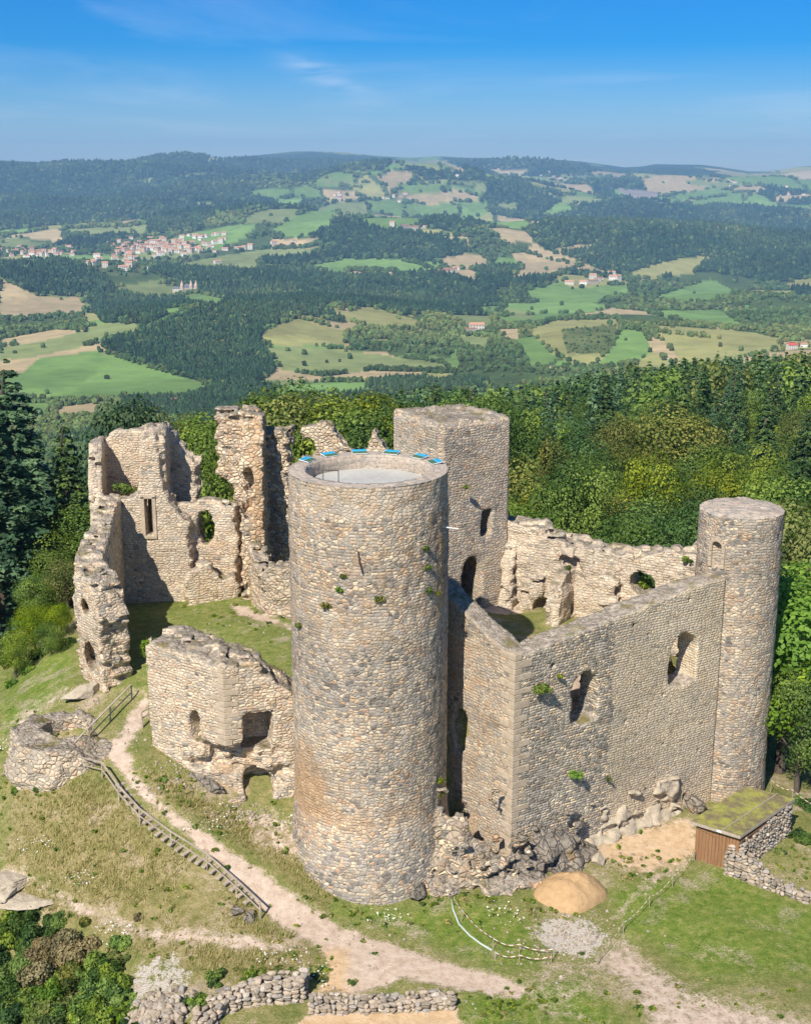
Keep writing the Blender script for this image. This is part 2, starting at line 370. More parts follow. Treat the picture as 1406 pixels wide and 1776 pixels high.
M['palerock'] = plain('pale_rock', (.34, .28, .20), (.62, .53, .40), 2.4, .92, .14, det=8)
M['concrete'] = plain('concrete_floor', (.36, .35, .32), (.50, .49, .45), .8, .9, .004)
M['sand'] = plain('yellow_sand', (.38, .235, .115), (.56, .38, .20), 3.2, .95, .09, det=8)
M['wood'] = plain('weathered_wood', (.25, .205, .155), (.50, .42, .33), 2., .85, .01, stretch=(1, 1, 1))
M['plank'] = plain('brown_planks', (.17, .085, .04), (.36, .20, .10), 2., .8, .01, stretch=(9, 9, .5))
M['metal'] = plain('dark_metal', (.03, .03, .03), (.09, .085, .08), 4, .6, .002, spec=.5)
M['white'] = plain('white_paint', (.60, .60, .58), (.75, .74, .71), 4, .6, .002)
M['bark'] = plain('bark', (.05, .04, .03), (.14, .11, .085), 3, .95, .03, stretch=(1, 1, .3))
M['dark'] = plain('deep_soot', (.02, .018, .016), (.05, .045, .04), 3, 1, .02)
M['hose'] = plain('pale_hose', (.36, .42, .36), (.50, .55, .48), 4, .5, .002)
b = NB('mossy_roof'); p = b.pos()
tr = b.noise(p, 1.6, 5, .7)
col = b.ramp(tr, [(.30, (.12, .10, .075)), (.45, (.19, .16, .08)), (.56, (.26, .25, .07)), (.72, (.33, .32, .07))])
M['mossroof'] = b.pbr(col, .95, b.bump(b.noise(p, 9, 5), .05), .1)
def tape_mat():
    b = NB('red_white_tape'); uvn = b.n('ShaderNodeUVMap', uv_map='UVMap').outputs[0]
    x = b.n('ShaderNodeSeparateXYZ', {0: uvn}).outputs[0]
    k = b.math('GREATER_THAN', b.math('FRACT', b.math('MULTIPLY', x, 2.6)), .55)
    return b.pbr(b.mix(k, (.72, .70, .68), (.42, .13, .08)), .5, None, .3)
M['tape'] = tape_mat()
M['leaf_y'] = foliage_mat('foliage_yellow_green', (.05, .10, .012), (.13, .195, .022), (.27, .32, .04))
M['leaf_g'] = foliage_mat('foliage_green', (.028, .07, .012), (.10, .17, .026), (.22, .30, .045))
M['leaf_o'] = foliage_mat('foliage_olive', (.05, .08, .018), (.125, .16, .032), (.25, .25, .06))
M['leaf_d'] = foliage_mat('foliage_dark', (.018, .05, .013), (.045, .10, .022), (.10, .17, .035))
M['leaf_b'] = foliage_mat('foliage_blue_green', (.024, .058, .028), (.06, .12, .052), (.13, .21, .09), .15)
M['leaf_c'] = foliage_mat('foliage_conifer', (.02, .05, .016), (.05, .10, .026), (.11, .17, .04), .12)
M['leaf_l'] = foliage_mat('foliage_lime', (.08, .16, .012), (.15, .26, .02), (.27, .37, .035), .35)
M['scrub'] = foliage_mat('dry_scrub', (.10, .085, .04), (.19, .16, .07), (.30, .25, .12), .15)
M['grass'] = foliage_mat('grass_blades', (.10, .135, .028), (.21, .215, .06), (.40, .34, .14), .25)

# ------------------------------------------------------------------ terrain heights
# far country: rows of (distance, picture rows at u = 0, 350, 700, 1050, 1406) turned into heights once
RT = [(95, None, (-5, 0, 2, 1, -1)), (150, None, (-16, -9, -5, -5, -8)), (230, None, (-42, -30, -20, -16, -14)), (350, None, (-78, -62, -45, -32, -22)), (600, None, (-120, -112, -95, -75, -62)),
      (1000, (770, 765, 745, 722, 690), None), (1500, (655, 650, 650, 645, 630), None), (2200, (560, 560, 560, 560, 565), None),
      (3000, (492, 490, 500, 510, 520), None), (4000, (436, 432, 440, 462, 472), None), (5500, (388, 378, 390, 405, 414), None),
      (7500, (335, 335, 332, 348, 360), None), (9500, (303, 303, 297, 315, 325), None)]
UT = np.array([0, 350, 700, 1050, 1406.])
SKU = [-400, 0, 60, 120, 160, 230, 300, 400, 470, 530, 600, 650, 690, 720, 760, 800, 870, 960, 1010, 1060, 1100, 1180, 1250, 1290, 1340, 1406, 1800]
SKV = [284, 276, 278, 281, 282, 277, 276, 275, 269, 262, 264, 270, 273, 274, 270, 273, 274, 278, 284, 291, 284, 286, 297, 296, 287, 288, 290]
def zof(u, v, r):
    d = ray(u, v); return HCAM + d[2] * r / math.hypot(d[0], d[1])
LR = []; ZT = []
UF = np.linspace(-500, 1900, 97)
for r, vs, zs in RT:
    if vs is not None: row = np.interp(UF, UT, [zof(u, v, r) for u, v in zip(UT, vs)])
    else: row = np.interp(UF, UT, zs)
    k = np.ones(13) / 13; row = np.convolve(np.pad(row, 6, 'edge'), k, 'valid'); LR.append(math.log(r)); ZT.append(row)
r12 = 12000; LR.append(math.log(r12)); ZT.append(np.array([zof(min(max(u, 0), 1406), np.interp(u, SKU, SKV), r12) for u in UF]))
LR.append(math.log(15000)); ZT.append(ZT[-1] - 260)
LR = np.array(LR); ZT = np.array(ZT)
BUMPS = [(330, 575, 1950, 46, 210, 330), (600, 560, 2300, 27, 200, 260), (1020, 590, 1750, 26, 190, 200), (690, 430, 4000, 62, 420, 420), (1180, 400, 4300, 105, 900, 600), (560, 345, 6500, 110, 900, 600),
         (150, 330, 8000, 115, 1700, 600), (930, 300, 9800, 90, 900, 500), (60, 500, 3000, 30, 300, 300), (460, 410, 4600, 66, 420, 400), (800, 350, 6800, 90, 700, 450), (930, 480, 3100, 26, 260, 240), (1330, 520, 2700, 30, 300, 220), (300, 500, 2900, 24, 350, 220), (1290, 330, 8300, 90, 800, 500), (360, 320, 9300, 110, 900, 500)]
def Hfar(x, y):
    r = np.maximum(np.hypot(x, y), 60.); u = U0 + FPX * ct * 0.985 * np.clip(x / np.maximum(y, 1.), -.7, .7) * 1.0
    u = np.where(y < 1, np.where(x < 0, -500, 1900), u); u = np.clip(u, -490, 1890)
    lr = np.log(r); i = np.clip(np.searchsorted(LR, lr) - 1, 0, len(LR) - 2); f = np.clip((lr - LR[i]) / (LR[i + 1] - LR[i]), 0, 1)
    g = (u + 500) / 25.; j = np.clip(g.astype(int), 0, 95); h = g - j
    z = (ZT[i, j] * (1 - h) + ZT[i, j + 1] * h) * (1 - f) + (ZT[i + 1, j] * (1 - h) + ZT[i + 1, j + 1] * h) * f
    am = np.interp(r, [60, 250, 700, 1500, 3000, 6000, 10500, 12000, 14000], [0, 3, 7, 15, 34, 66, 48, 5, 25])
    z = z + am * fbm(x / 520, y / 520, seed=3, o=4) + am * .5 * fbm(x / 1700, y / 1700, seed=9, o=2)
    for bu, bv, br, bh, bw, bd in BUMPS:
        d = ray(bu, bv); az = math.atan2(d[0], d[1]); bx, by = br * math.sin(az), br * math.cos(az)
        z = z + bh * np.exp(-((x - bx) / bw) ** 2 - ((y - by) / bd) ** 2)
    return z
# hill top: control points (picture point, height)
CP = [(1400, 1776, 0), (1150, 1776, 0), (900, 1776, 0), (703, 1776, -.3), (500, 1776, -.4), (330, 1776, -.6), (200, 1776, -1.2), (60, 1776, -2),
      (1300, 1650, 0), (1100, 1640, 0), (900, 1680, 0), (700, 1680, 0), (560, 1660, 0), (400, 1660, 0), (250, 1660, -.4), (100, 1640, -1.0), (0, 1600, -1),
      (1400, 1560, .1), (1240, 1540, .2), (1100, 1540, .4), (960, 1600, .1), (1200, 1470, .5), (1080, 1470, .5), (1000, 1530, .4), (885, 1540, .4), (790, 1560, .3), (690, 1570, .1), (600, 1545, .4), (540, 1480, 1.5),
      (1250, 1385, .6), (1330, 1390, .6), (1400, 1440, .8), (1400, 1330, 0),
      (475, 1590, .3), (430, 1545, 1.), (360, 1500, 1.9), (300, 1450, 2.7), (240, 1400, 3.6), (200, 1350, 4.4), (170, 1300, 5.1), (215, 1250, 5.8), (250, 1210, 6.4), (235, 1180, 6.9),
      (300, 1560, .7), (200, 1480, 1.9), (120, 1400, 3.3), (60, 1340, 4.1), (100, 1560, .1), (30, 1480, 1.3), (0, 1400, 2.4), (0, 1290, 4.2), (30, 1220, 5.0), (110, 1190, 6.1), (100, 1130, 6.0), (40, 1140, 4.3), (120, 1060, 6.4), (60, 1070, 3.5), (0, 1200, 3.6),
      (400, 1415, 2.9), (330, 1360, 4.0), (262, 1290, 5.2), (460, 1440, 2.3), (520, 1420, 2.5), (240, 1320, 5.0), (300, 1400, 3.6), (400, 1480, 2.1), (500, 1530, 1.0)]
CPX = np.array([PZ(*c) for c in CP])
ringx = []
for a in np.linspace(0, 2 * math.pi, 26, endpoint=False):
    x, y = 50 * math.sin(a), 72 + 44 * math.cos(a)
    if y > 40: ringx.append((x, y, float(Hfar(np.array([x]), np.array([y]))[0])))
ringx += [(-30, 30, -5), (0, 30, -2.5), (30, 30, -3), (24, 74, -.5), (-34, 66, 0)]
CPX = np.vstack([CPX, np.array(ringx)])
def rbf_fit(P):
    A = np.hypot(P[:, None, 0] - P[None, :, 0], P[:, None, 1] - P[None, :, 1]) + np.eye(len(P)) * .25
    n = len(P); B = np.zeros((n + 3, n + 3)); B[:n, :n] = A; B[:n, n] = 1; B[:n, n + 1:] = P[:, :2]; B[n, :n] = 1; B[n + 1:, :n] = P[:, :2].T
    return np.linalg.solve(B, np.concatenate([P[:, 2], [0, 0, 0]]))
def rbf_eval(P, w, x, y):
    sh = x.shape; x = x.ravel(); y = y.ravel(); out = np.zeros(len(x)); n = len(P)
    for k in range(0, len(x), 20000):
        a, b_ = x[k:k + 20000], y[k:k + 20000]
        out[k:k + 20000] = np.hypot(a[:, None] - P[None, :, 0], b_[:, None] - P[None, :, 1]) @ w[:n] + w[n] + w[n + 1] * a + w[n + 2] * b_
    return out.reshape(sh)
WOUT = rbf_fit(CPX)
CP2 = [(330, 1045, 8.0), (420, 1025, 8.3), (500, 1062, 8.3), (450, 1120, 8.6), (500, 1170, 8.7), (390, 1085, 8.5), (240, 1150, 7.3), (240, 1190, 6.8), (215, 1060, 7.9), (300, 1110, 8.0)]
CPI = np.array([PZ(*c) for c in CP2] + [(0, 80, 8.8), (-6, 90, 8.), (-20, 84, 7.5), (6, 85, 7)])
WIN = rbf_fit(CPI)
# plan of the castle (metres)
TWR = (PY(640, 1000, 61.0)[0], 61.0)                     # round tower centre
CC = PZ(884, 1508, .6)[:2]                               # hall corner
TT = (PY(1277, 1000, 68.6)[0], 68.6)                     # turret centre
DD = np.array([2.35, 62.7])                               # side wall meets the tower
KP = np.array([PY(766, 800, 74)[0], 74.0])               # keep near corner
KR = PY(882, 800, 76.8)[:2]; KL = PY(684, 800, 78.4)[:2]
BR = PY(1203, 960, 71.)[:2]
INN = [tuple(p) for p in (PY(262, 1200, 66.5)[:2] + [.3, 1.0], [-8.6, 64.1], [-5, 64.3], TWR, DD + [0, 0], KP + [.5, 1.5], [-1, 82], [-5, 92], [-21, 86], [-20, 80], PY(165, 1000, 72.5)[:2], PY(185, 1180, 70.)[:2], PY(225, 1190, 68.7)[:2])]
HALL = [tuple(p) for p in (DD, CC + [.3, 1.0], np.array(TT) + [-1.6, -1.0], BR + [0, .3], KR + [0, 1], KP + [0, 1])]
def Hnear(x, y):
    z = rbf_eval(CPX, WOUT, x, y)
    zi = rbf_eval(CPI, WIN, x, y)
    w = sstep(.35, -.35, sdpoly(x, y, INN)); z = z * (1 - w) + zi * w
    # hall floor: low along the front wall, rubble bank towards the back wall
    dfr = segdist(x, y, [tuple(CC), tuple(TT)])
    zh = 5.2 + sstep(2.0, 5.5, dfr) * 3.9 + .25 * fbm(x / 1.5, y / 1.5, seed=5)
    w = sstep(.3, -.3, sdpoly(x, y, HALL)); z = z * (1 - w) + zh * w
    return z
def H(x, y):
    x = np.asarray(x, float); y = np.asarray(y, float)
    d = np.hypot(x / 44., (y - 72) / 36.)
    w = sstep(1.05, .86, d); zf = Hfar(x, y)
    zn = np.where(w > 0, Hnear(x, y), 0)
    return zf * (1 - w) + zn * w
def H1(x, y): return float(H(np.array([x]), np.array([y]))[0])
def cast(u, v, r0=40., r1=13500., n=900):
    """where the line of sight through a picture point meets the land (used to place things)"""
    d = ray(u, v); hh = math.hypot(d[0], d[1]); r = np.exp(np.linspace(math.log(r0), math.log(r1), n))
    x, y, z = d[0] / hh * r, d[1] / hh * r, HCAM + d[2] / hh * r
    g = H(x, y) if r0 < 130 else Hfar(x, y); k = np.argmax(z < g)
    if z[k] >= g[k]: return None
    return np.array([x[k], y[k], g[k]])

# ------------------------------------------------------------------ near ground sheet
def grid_mesh(X, Y, Z):
    n, m = X.shape; V = np.stack([X.ravel(), Y.ravel(), Z.ravel()], 1); i = np.arange(n * m).reshape(n, m)
    return V, np.stack([i[:-1, :-1].ravel(), i[:-1, 1:].ravel(), i[1:, 1:].ravel(), i[1:, :-1].ravel()], 1)
gx = np.arange(-42, 42.01, .3); gy = np.arange(34, 110.01, .3)
GX, GY = np.meshgrid(gx, gy); GZ = H(GX, GY)
U_, V_ = proj(GX, GY, GZ)
inn = sdpoly(GX, GY, INN) < 0; hal = sdpoly(GX, GY, HALL) < 0
def pm(poly, soft=14, only=None, shrink=0):
    d = sdpoly(U_, V_, poly) + shrink + 9 * fbm(GX / 1.3, GY / 1.3, seed=21)
    m = sstep(soft, -soft, d); return m * (~(inn | hal) if only is None else only)
dirt = np.zeros_like(GX); pale = np.zeros_like(GX); lush = np.zeros_like(GX); dry = np.zeros_like(GX); sandm = np.zeros_like(GX)
PATHS = [[(172, 1300), (215, 1255), (250, 1200), (264, 1205), (252, 1262), (226, 1300), (238, 1338), (300, 1405), (370, 1450), (440, 1498), (520, 1556), (590, 1605), (680, 1632), (760, 1662), (860, 1688), (925, 1716), (900, 1732), (800, 1722), (700, 1705), (620, 1725), (540, 1725), (572, 1680), (560, 1652), (480, 1612), (462, 1585), (400, 1520), (310, 1440), (240, 1385), (200, 1335)],
         [(1005, 1672), (1080, 1618), (1120, 1655), (1200, 1715), (1300, 1735), (1406, 1770), (1406, 1850), (1150, 1850), (1090, 1730)],
         [(1016, 1470), (1100, 1438), (1195, 1418), (1215, 1470), (1180, 1500), (1110, 1512), (1050, 1500)]]
for k, p in enumerate(PATHS): dirt = np.maximum(dirt, pm(p, 16 if k == 0 else 34, None, (4, 2, 0)[k]) * (1, .66, .95)[k])
for p, s_ in (([(0, 1500), (60, 1518), (150, 1572), (250, 1606), (400, 1618), (520, 1640), (490, 1658), (380, 1645), (240, 1628), (140, 1592), (50, 1535), (0, 1520)], .75),
              ([(400, 1410), (470, 1400), (530, 1440), (560, 1500), (500, 1500), (440, 1470)], .55), ([(15, 1250), (60, 1225), (110, 1190), (130, 1205), (70, 1240), (30, 1280)], .6),
              ([(1150, 1500), (1200, 1500), (1100, 1560), (1080, 1600), (1040, 1600)], .55), ([(900, 1690), (1000, 1640), (1060, 1700), (1000, 1740), (1060, 1776), (930, 1776)], .4),
              ([(1200, 1620), (1290, 1640), (1300, 1680), (1210, 1670)], .35)):
    dirt = np.maximum(dirt, pm(p, 18) * s_)
dirt = np.maximum(dirt, pm([(400, 1850), (530, 1764), (795, 1748), (805, 1850)], 4)); sandm = np.maximum(sandm, pm([(400, 1850), (530, 1764), (795, 1748), (805, 1850)], 4))
sandm = np.maximum(sandm, pm([(540, 1650), (600, 1650), (600, 1725), (530, 1725)], 14)); sandm = np.maximum(sandm, pm(PATHS[2], 14) * .8)
pale = np.maximum(pale, pm([(940, 1588), (1000, 1588), (1056, 1622), (1026, 1664), (945, 1652), (922, 1625)], 24) * .8)
pale = np.maximum(pale, pm([(215, 1700), (235, 1665), (300, 1655), (335, 1680), (330, 1776), (240, 1776)], 16) * .55)
dirt = np.maximum(dirt, pm([(400, 1050), (515, 1085), (515, 1100), (420, 1068)], 7, inn) * .8)
dirt = np.maximum(dirt, hal * sstep(.05, .5, fbm(GX / 1.8, GY / 1.8, seed=33)))
for p in ([(1050, 1545), (1250, 1500), (1420, 1580), (1420, 1700), (1230, 1700), (1080, 1620)], [(560, 1560), (680, 1575), (860, 1560), (920, 1600), (940, 1680), (860, 1680), (700, 1620), (580, 1590)], [(0, 1180), (120, 1100), (130, 1180), (0, 1300)], [(800, 1720), (1000, 1700), (1090, 1776), (800, 1800)]):
    lush = np.maximum(lush, pm(p, 40))
lush = np.maximum(lush, inn * .55)
dry = pm([(20, 1360), (170, 1345), (300, 1470), (470, 1600), (570, 1650), (540, 1690), (330, 1700), (0, 1560)], 40)
dry = np.maximum(dry, pm([(240, 1330), (400, 1410), (540, 1440), (600, 1540), (560, 1580), (420, 1470), (250, 1370)], 25))
GZ = GZ + (.10 * fbm(GX / 2.2, GY / 2.2, seed=2) + .035 * fbm(GX / .6, GY / .6, seed=4)) * np.where(dirt > .5, .35, 1) + dry * .12 * fbm(GX / 1.1, GY / 1.1, seed=8)
edge = np.minimum.reduce([GX + 42, 42 - GX, GY - 34, 110 - GY]); GZ = GZ - .6 * sstep(1.2, 0, edge)
EDGE_DIRT = [(-30, 40)]
V, F = grid_mesh(GX, GY, GZ)
b = NB('hilltop_ground'); pos = b.pos()
a1 = b.n('ShaderNodeSeparateColor', {0: b.n('ShaderNodeAttribute', attribute_name='cover').outputs['Color']}); a2 = b.n('ShaderNodeSeparateColor', {0: b.n('ShaderNodeAttribute', attribute_name='cover_b').outputs['Color']})
nb = b.noise(pos, .45, 6, .62); nm = b.noise(pos, 2.2, 6, .68); nf = b.noise(pos, 11, 5, .7)
gcol = b.ramp(b.math('ADD', b.math('MULTIPLY', nb, .5), b.math('MULTIPLY', nm, .5)), [(.34, (.14, .18, .045)), (.48, (.245, .245, .085)), (.6, (.37, .31, .15))])
lcol = b.ramp(nm, [(.33, (.115, .185, .03)), (.52, (.20, .26, .05)), (.68, (.33, .31, .11))])
dcol = b.ramp(b.math('ADD', b.math('MULTIPLY', nb, .35), b.math('MULTIPLY', nm, .65)), [(.34, (.14, .15, .045)), (.46, (.25, .22, .085)), (.58, (.36, .29, .15)), (.7, (.44, .36, .21))])
g = b.mix(b.rng(b.math('ADD', a1.outputs[1], b.math('MULTIPLY', b.math('SUBTRACT', nb, .5), 1.2)), .2, .8), gcol, lcol)
g = b.mix(b.rng(b.math('ADD', a1.outputs[2], b.math('MULTIPLY', b.math('SUBTRACT', nb, .5), 1.2)), .2, .8), g, dcol)
g = b.mix(1., g, b.ramp(nf, [(.3, (.62, .66, .6)), (.5, (1, 1, 1)), (.72, (1.35, 1.3, 1.2))]), 'MULTIPLY')
soil = b.mix(a2.outputs[1], b.ramp(nm, [(.3, (.40, .295, .215)), (.5, (.52, .405, .31)), (.72, (.62, .51, .41))]), b.ramp(nm, [(.3, (.44, .29, .15)), (.6, (.60, .43, .26))]))
dm = b.rng(b.math('ADD', a1.outputs[0], b.math('ADD', b.math('MULTIPLY', b.math('SUBTRACT', nm, .5), .9), b.math('MULTIPLY', b.math('SUBTRACT', nf, .5), 1.3))), .34, .62)
stones = b.n('ShaderNodeTexVoronoi', {'Vector': pos, 'Scale': 5.5}, feature='F1')
peb = b.math('MULTIPLY', b.math('LESS_THAN', stones.outputs['Distance'], .22), b.math('GREATER_THAN', b.n('ShaderNodeSeparateColor', {0: stones.outputs['Color']}).outputs[0], .72))
soil = b.mix(b.math('MULTIPLY', peb, .7), soil, (.30, .27, .23))
bare = b.rng(b.math('ADD', nb, b.math('MULTIPLY', nf, .5)), .80, .95, 0, .8)
col = b.mix(bare, g, soil); col = b.mix(dm, col, soil)
pm_ = b.rng(b.math('ADD', a2.outputs[0], b.math('ADD', b.math('MULTIPLY', b.math('SUBTRACT', nm, .5), 1.5), b.math('MULTIPLY', b.math('SUBTRACT', nf, .5), 1.2))), .4, .6)
col = b.mix(pm_, col, b.mix(nf, (.42, .35, .27), (.74, .68, .60)))
flw = b.n('ShaderNodeTexVoronoi', {'Vector': pos, 'Scale': 7.}, feature='F1'); fr = b.n('ShaderNodeSeparateColor', {0: flw.outputs['Color']}).outputs[1]
fm = b.math('MULTIPLY', b.math('MULTIPLY', b.math('LESS_THAN', flw.outputs['Distance'], .16), b.math('GREATER_THAN', fr, .6)), b.math('GREATER_THAN', b.noise(pos, .55, 2), .66))
col = b.mix(b.math('MULTIPLY', fm, b.math('SUBTRACT', 1., dm)), col, (.68, .68, .62))
gm = b.pbr(col, .97, b.bump(b.math('ADD', b.math('MULTIPLY', nm, .5), b.math('MULTIPLY', nf, b.mix(dm, (.9, .9, .9), (.3, .3, .3)))), .16, .9), .05)
o = mesh_np('ground', V, F, gm, cols={'cover': ('POINT', np.stack([dirt.ravel(), lush.ravel(), dry.ravel()], 1)), 'cover_b': ('POINT', np.stack([pale.ravel(), sandm.ravel(), dirt.ravel() * 0], 1))})
tag(o, kind='structure')
def gz(x, y):
    """height of the built sheet"""
    x = np.asarray(x, float); y = np.asarray(y, float)
    fx = np.clip((x + 42) / .3, 0, len(gx) - 1.001); fy = np.clip((y - 34) / .3, 0, len(gy) - 1.001); i = fx.astype(int); j = fy.astype(int); a = fx - i; c = fy - j
    return (GZ[j, i] * (1 - a) + GZ[j, i + 1] * a) * (1 - c) + (GZ[j + 1, i] * (1 - a) + GZ[j + 1, i + 1] * a) * c
def G(u, v, r0=40.):
    """ground point seen at a picture point, on the built sheet"""
    d = ray(u, v); t = np.linspace(40, 130, 1800) / d[1]; x, y, z = d[0] * t, d[1] * t, HCAM + d[2] * t
    k = np.argmax(z < gz(x, y)); return np.array([x[k], y[k], float(gz(x[k], y[k]))])

# ------------------------------------------------------------------ far country sheet
FIELDS = [  # (cover, picture outline) traced once and laid on the land
 ('F', [(0, 300), (150, 308), (300, 296), (450, 318), (410, 368), (310, 382), (150, 380), (60, 396), (0, 398)]),
 ('F', [(0, 276), (160, 284), (400, 278), (540, 264), (690, 274), (660, 296), (480, 300), (380, 306), (250, 300), (0, 310)]),
 ('F', [(760, 272), (960, 278), (1060, 292), (1010, 300), (930, 306), (820, 300)]), ('F', [(1060, 290), (1180, 286), (1250, 297), (1200, 303), (1080, 300)]),
 ('F', [(700, 292), (800, 300), (860, 312), (740, 312)]),
 ('F', [(840, 312), (900, 312), (965, 350), (930, 384), (850, 372)]),
 ('F', [(0, 460), (110, 455), (180, 475), (210, 510), (250, 520), (290, 545), (250, 566), (180, 560), (145, 515), (60, 510), (0, 480)]),
 ('F', [(280, 490), (400, 465), (520, 470), (600, 482), (760, 475), (860, 500), (860, 530), (700, 548), (580, 530), (420, 535), (390, 520), (345, 506)]),
 ('F', [(175, 600), (240, 575), (330, 545), (440, 535), (515, 540), (515, 552), (455, 580), (455, 600), (480, 645), (430, 672), (370, 670), (260, 635)]),
 ('F', [(545, 455), (600, 420), (690, 400), (790, 415), (805, 440), (735, 455), (600, 448)]),
 ('F', [(910, 400), (1000, 360), (1090, 345), (1160, 358), (1300, 358), (1420, 372), (1420, 480), (1380, 480), (1230, 448), (1190, 445), (1100, 462), (1010, 452), (940, 430)]),
 ('F', [(400, 560), (560, 533), (600, 560), (520, 545)]),
 ('D', [(0, 555), (145, 545), (150, 560), (0, 580)]),
 ('D', [(600, 575), (650, 560), (720, 575), (790, 590), (780, 622), (700, 610), (610, 607)]),
 ('D', [(1080, 500), (1190, 478), (1406, 515), (1406, 600), (1300, 575), (1290, 572), (1100, 535)]),
 ('D', [(620, 555), (760, 545), (900, 600), (930, 660), (800, 660), (790, 590), (700, 560)]),
 ('T', [(0, 485), (20, 490), (45, 505), (75, 515), (140, 515), (148, 535), (145, 546), (60, 553), (0, 556)]),
 ('g', [(0, 580), (60, 572), (135, 568), (200, 560), (248, 562), (240, 578), (150, 600), (60, 618), (0, 625)]),
 ('T', [(0, 588), (95, 570), (150, 572), (80, 590), (0, 602)]),
 ('G', [(0, 640), (60, 622), (170, 608), (260, 637), (370, 672), (330, 690), (100, 697), (0, 686)]),
 ('T', [(0, 630), (70, 618), (40, 645), (0, 655)]), ('G', [(40, 697), (110, 700), (90, 716), (50, 722)]), ('T', [(90, 705), (165, 698), (172, 722), (100, 726)]),
 ('G', [(308, 513), (345, 508), (402, 521), (380, 533), (335, 531)]),
 ('Y', [(458, 572), (515, 550), (598, 574), (600, 607), (540, 600), (455, 598)]),
 ('g', [(455, 601), (540, 602), (640, 612), (770, 630), (780, 645), (640, 642), (560, 652), (490, 642)]),
 ('Y', [(575, 532), (650, 532), (722, 556), (725, 572), (650, 570), (600, 555)]), ('T', [(575, 531), (640, 532), (600, 541)]),
 ('Y', [(625, 588), (682, 586), (670, 601), (630, 598)]),
 ('G', [(535, 460), (600, 450), (680, 448), (742, 462), (730, 476), (600, 480), (548, 468)]), ('T', [(600, 470), (690, 471), (680, 480), (610, 480)]),
 ('g', [(300, 460), (400, 440), (480, 430), (560, 425), (540, 445), (450, 452), (445, 473), (330, 466)]), ('T', [(470, 415), (560, 412), (540, 430), (470, 432)]),
 ('G', [(470, 400), (520, 370), (580, 360), (575, 395), (530, 412), (480, 410)]), ('G', [(480, 345), (530, 342), (520, 358), (480, 360)]),
 ('T', [(190, 385), (250, 378), (235, 392), (197, 396)]), ('g', [(110, 397), (262, 390), (252, 410), (120, 408)]), ('G', [(0, 400), (22, 398), (22, 408), (0, 410)]),
 ('g', [(310, 301), (385, 300), (380, 306), (312, 308)]), ('g', [(345, 350), (375, 349), (370, 358), (345, 358)]), ('g', [(230, 312), (265, 308), (268, 318), (240, 320)]), ('g', [(150, 370), (210, 368), (180, 378)]),
 ('T', [(680, 342), (790, 330), (846, 345), (740, 357)]), ('G', [(690, 320), (780, 318), (760, 333), (700, 335)]), ('G', [(785, 350), (846, 350), (846, 368), (795, 392), (800, 365)]),
 ('G', [(700, 352), (790, 358), (760, 380), (700, 375)]), ('g', [(860, 352), (900, 352), (890, 368), (862, 366)]),
 ('T', [(760, 408), (810, 410), (815, 422), (772, 416)]), ('T', [(885, 437), (910, 437), (960, 455), (1010, 460), (962, 480), (880, 488), (905, 465)]),
 ('T', [(960, 431), (1040, 422), (1022, 436), (962, 440)]), ('G', [(910, 505), (980, 487), (990, 500), (1085, 492), (1092, 515), (1000, 530), (920, 525)]),
 ('Y', [(1080, 475), (1180, 447), (1232, 444), (1202, 475), (1100, 486)]), ('G', [(1120, 518), (1230, 484), (1243, 490), (1272, 505), (1270, 515), (1180, 526)]),
 ('Y', [(1290, 503), (1370, 503), (1376, 515), (1292, 513)]), ('G', [(1118, 537), (1245, 537), (1302, 567), (1290, 573), (1190, 560), (1130, 546)]),
 ('Y', [(1368, 486), (1420, 485), (1420, 505), (1382, 500)]), ('T', [(862, 570), (905, 568), (897, 588), (868, 587)]),
 ('Y', [(915, 572), (960, 555), (1070, 552), (1078, 570), (1330, 597), (1340, 608), (1180, 645), (1025, 645), (955, 612)]),
 ('S', [(972, 572), (1068, 563), (1076, 592), (1048, 613), (985, 612)]),
 ('G', [(1076, 570), (1114, 570), (1130, 606), (1102, 632), (1022, 642), (1058, 606)]), ('T', [(1120, 580), (1150, 590), (1190, 640), (1130, 610)]),
 ('T', [(1350, 592), (1420, 588), (1420, 600), (1355, 602)]), ('G', [(1190, 350), (1285, 335), (1292, 355), (1200, 361)]), ('T', [(1262, 325), (1320, 321), (1332, 334), (1272, 334)]),
 ('Q', [(1068, 328), (1140, 331), (1142, 349), (1098, 350)]), ('T', [(1340, 340), (1406, 335), (1406, 345), (1350, 350)]), ('g', [(1180, 310), (1290, 318), (1260, 330), (1200, 322)]),
 ('g', [(700, 278), (760, 282), (770, 296), (690, 293)]), ('T', [(850, 294), (915, 292), (918, 304), (860, 303)]), ('g', [(960, 303), (1060, 305), (1040, 312), (970, 312)]), ('g', [(870, 535), (925, 540), (920, 555), (868, 548)]),
 ('g', [(790, 578), (850, 585), (845, 610), (800, 600)]), ('g', [(560, 308), (640, 318), (630, 326), (560, 320)]), ('Y', [(735, 645), (790, 648), (785, 664), (740, 662)])]
TOWNS = [[(150, 440), (200, 415), (330, 400), (420, 405), (400, 430), (300, 462), (230, 478), (150, 475)], [(0, 428), (120, 425), (160, 440), (120, 455), (0, 458)]]
COV = {'F': (.024, .05, .02), 'D': (.07, .105, .035), 'S': (.12, .14, .05), 'G': (.165, .265, .075), 'g': (.215, .25, .095), 'Y': (.30, .29, .11), 'T': (.42, .325, .18), 'Q': (.26, .22, .20), 'B': (.10, .125, .055)}
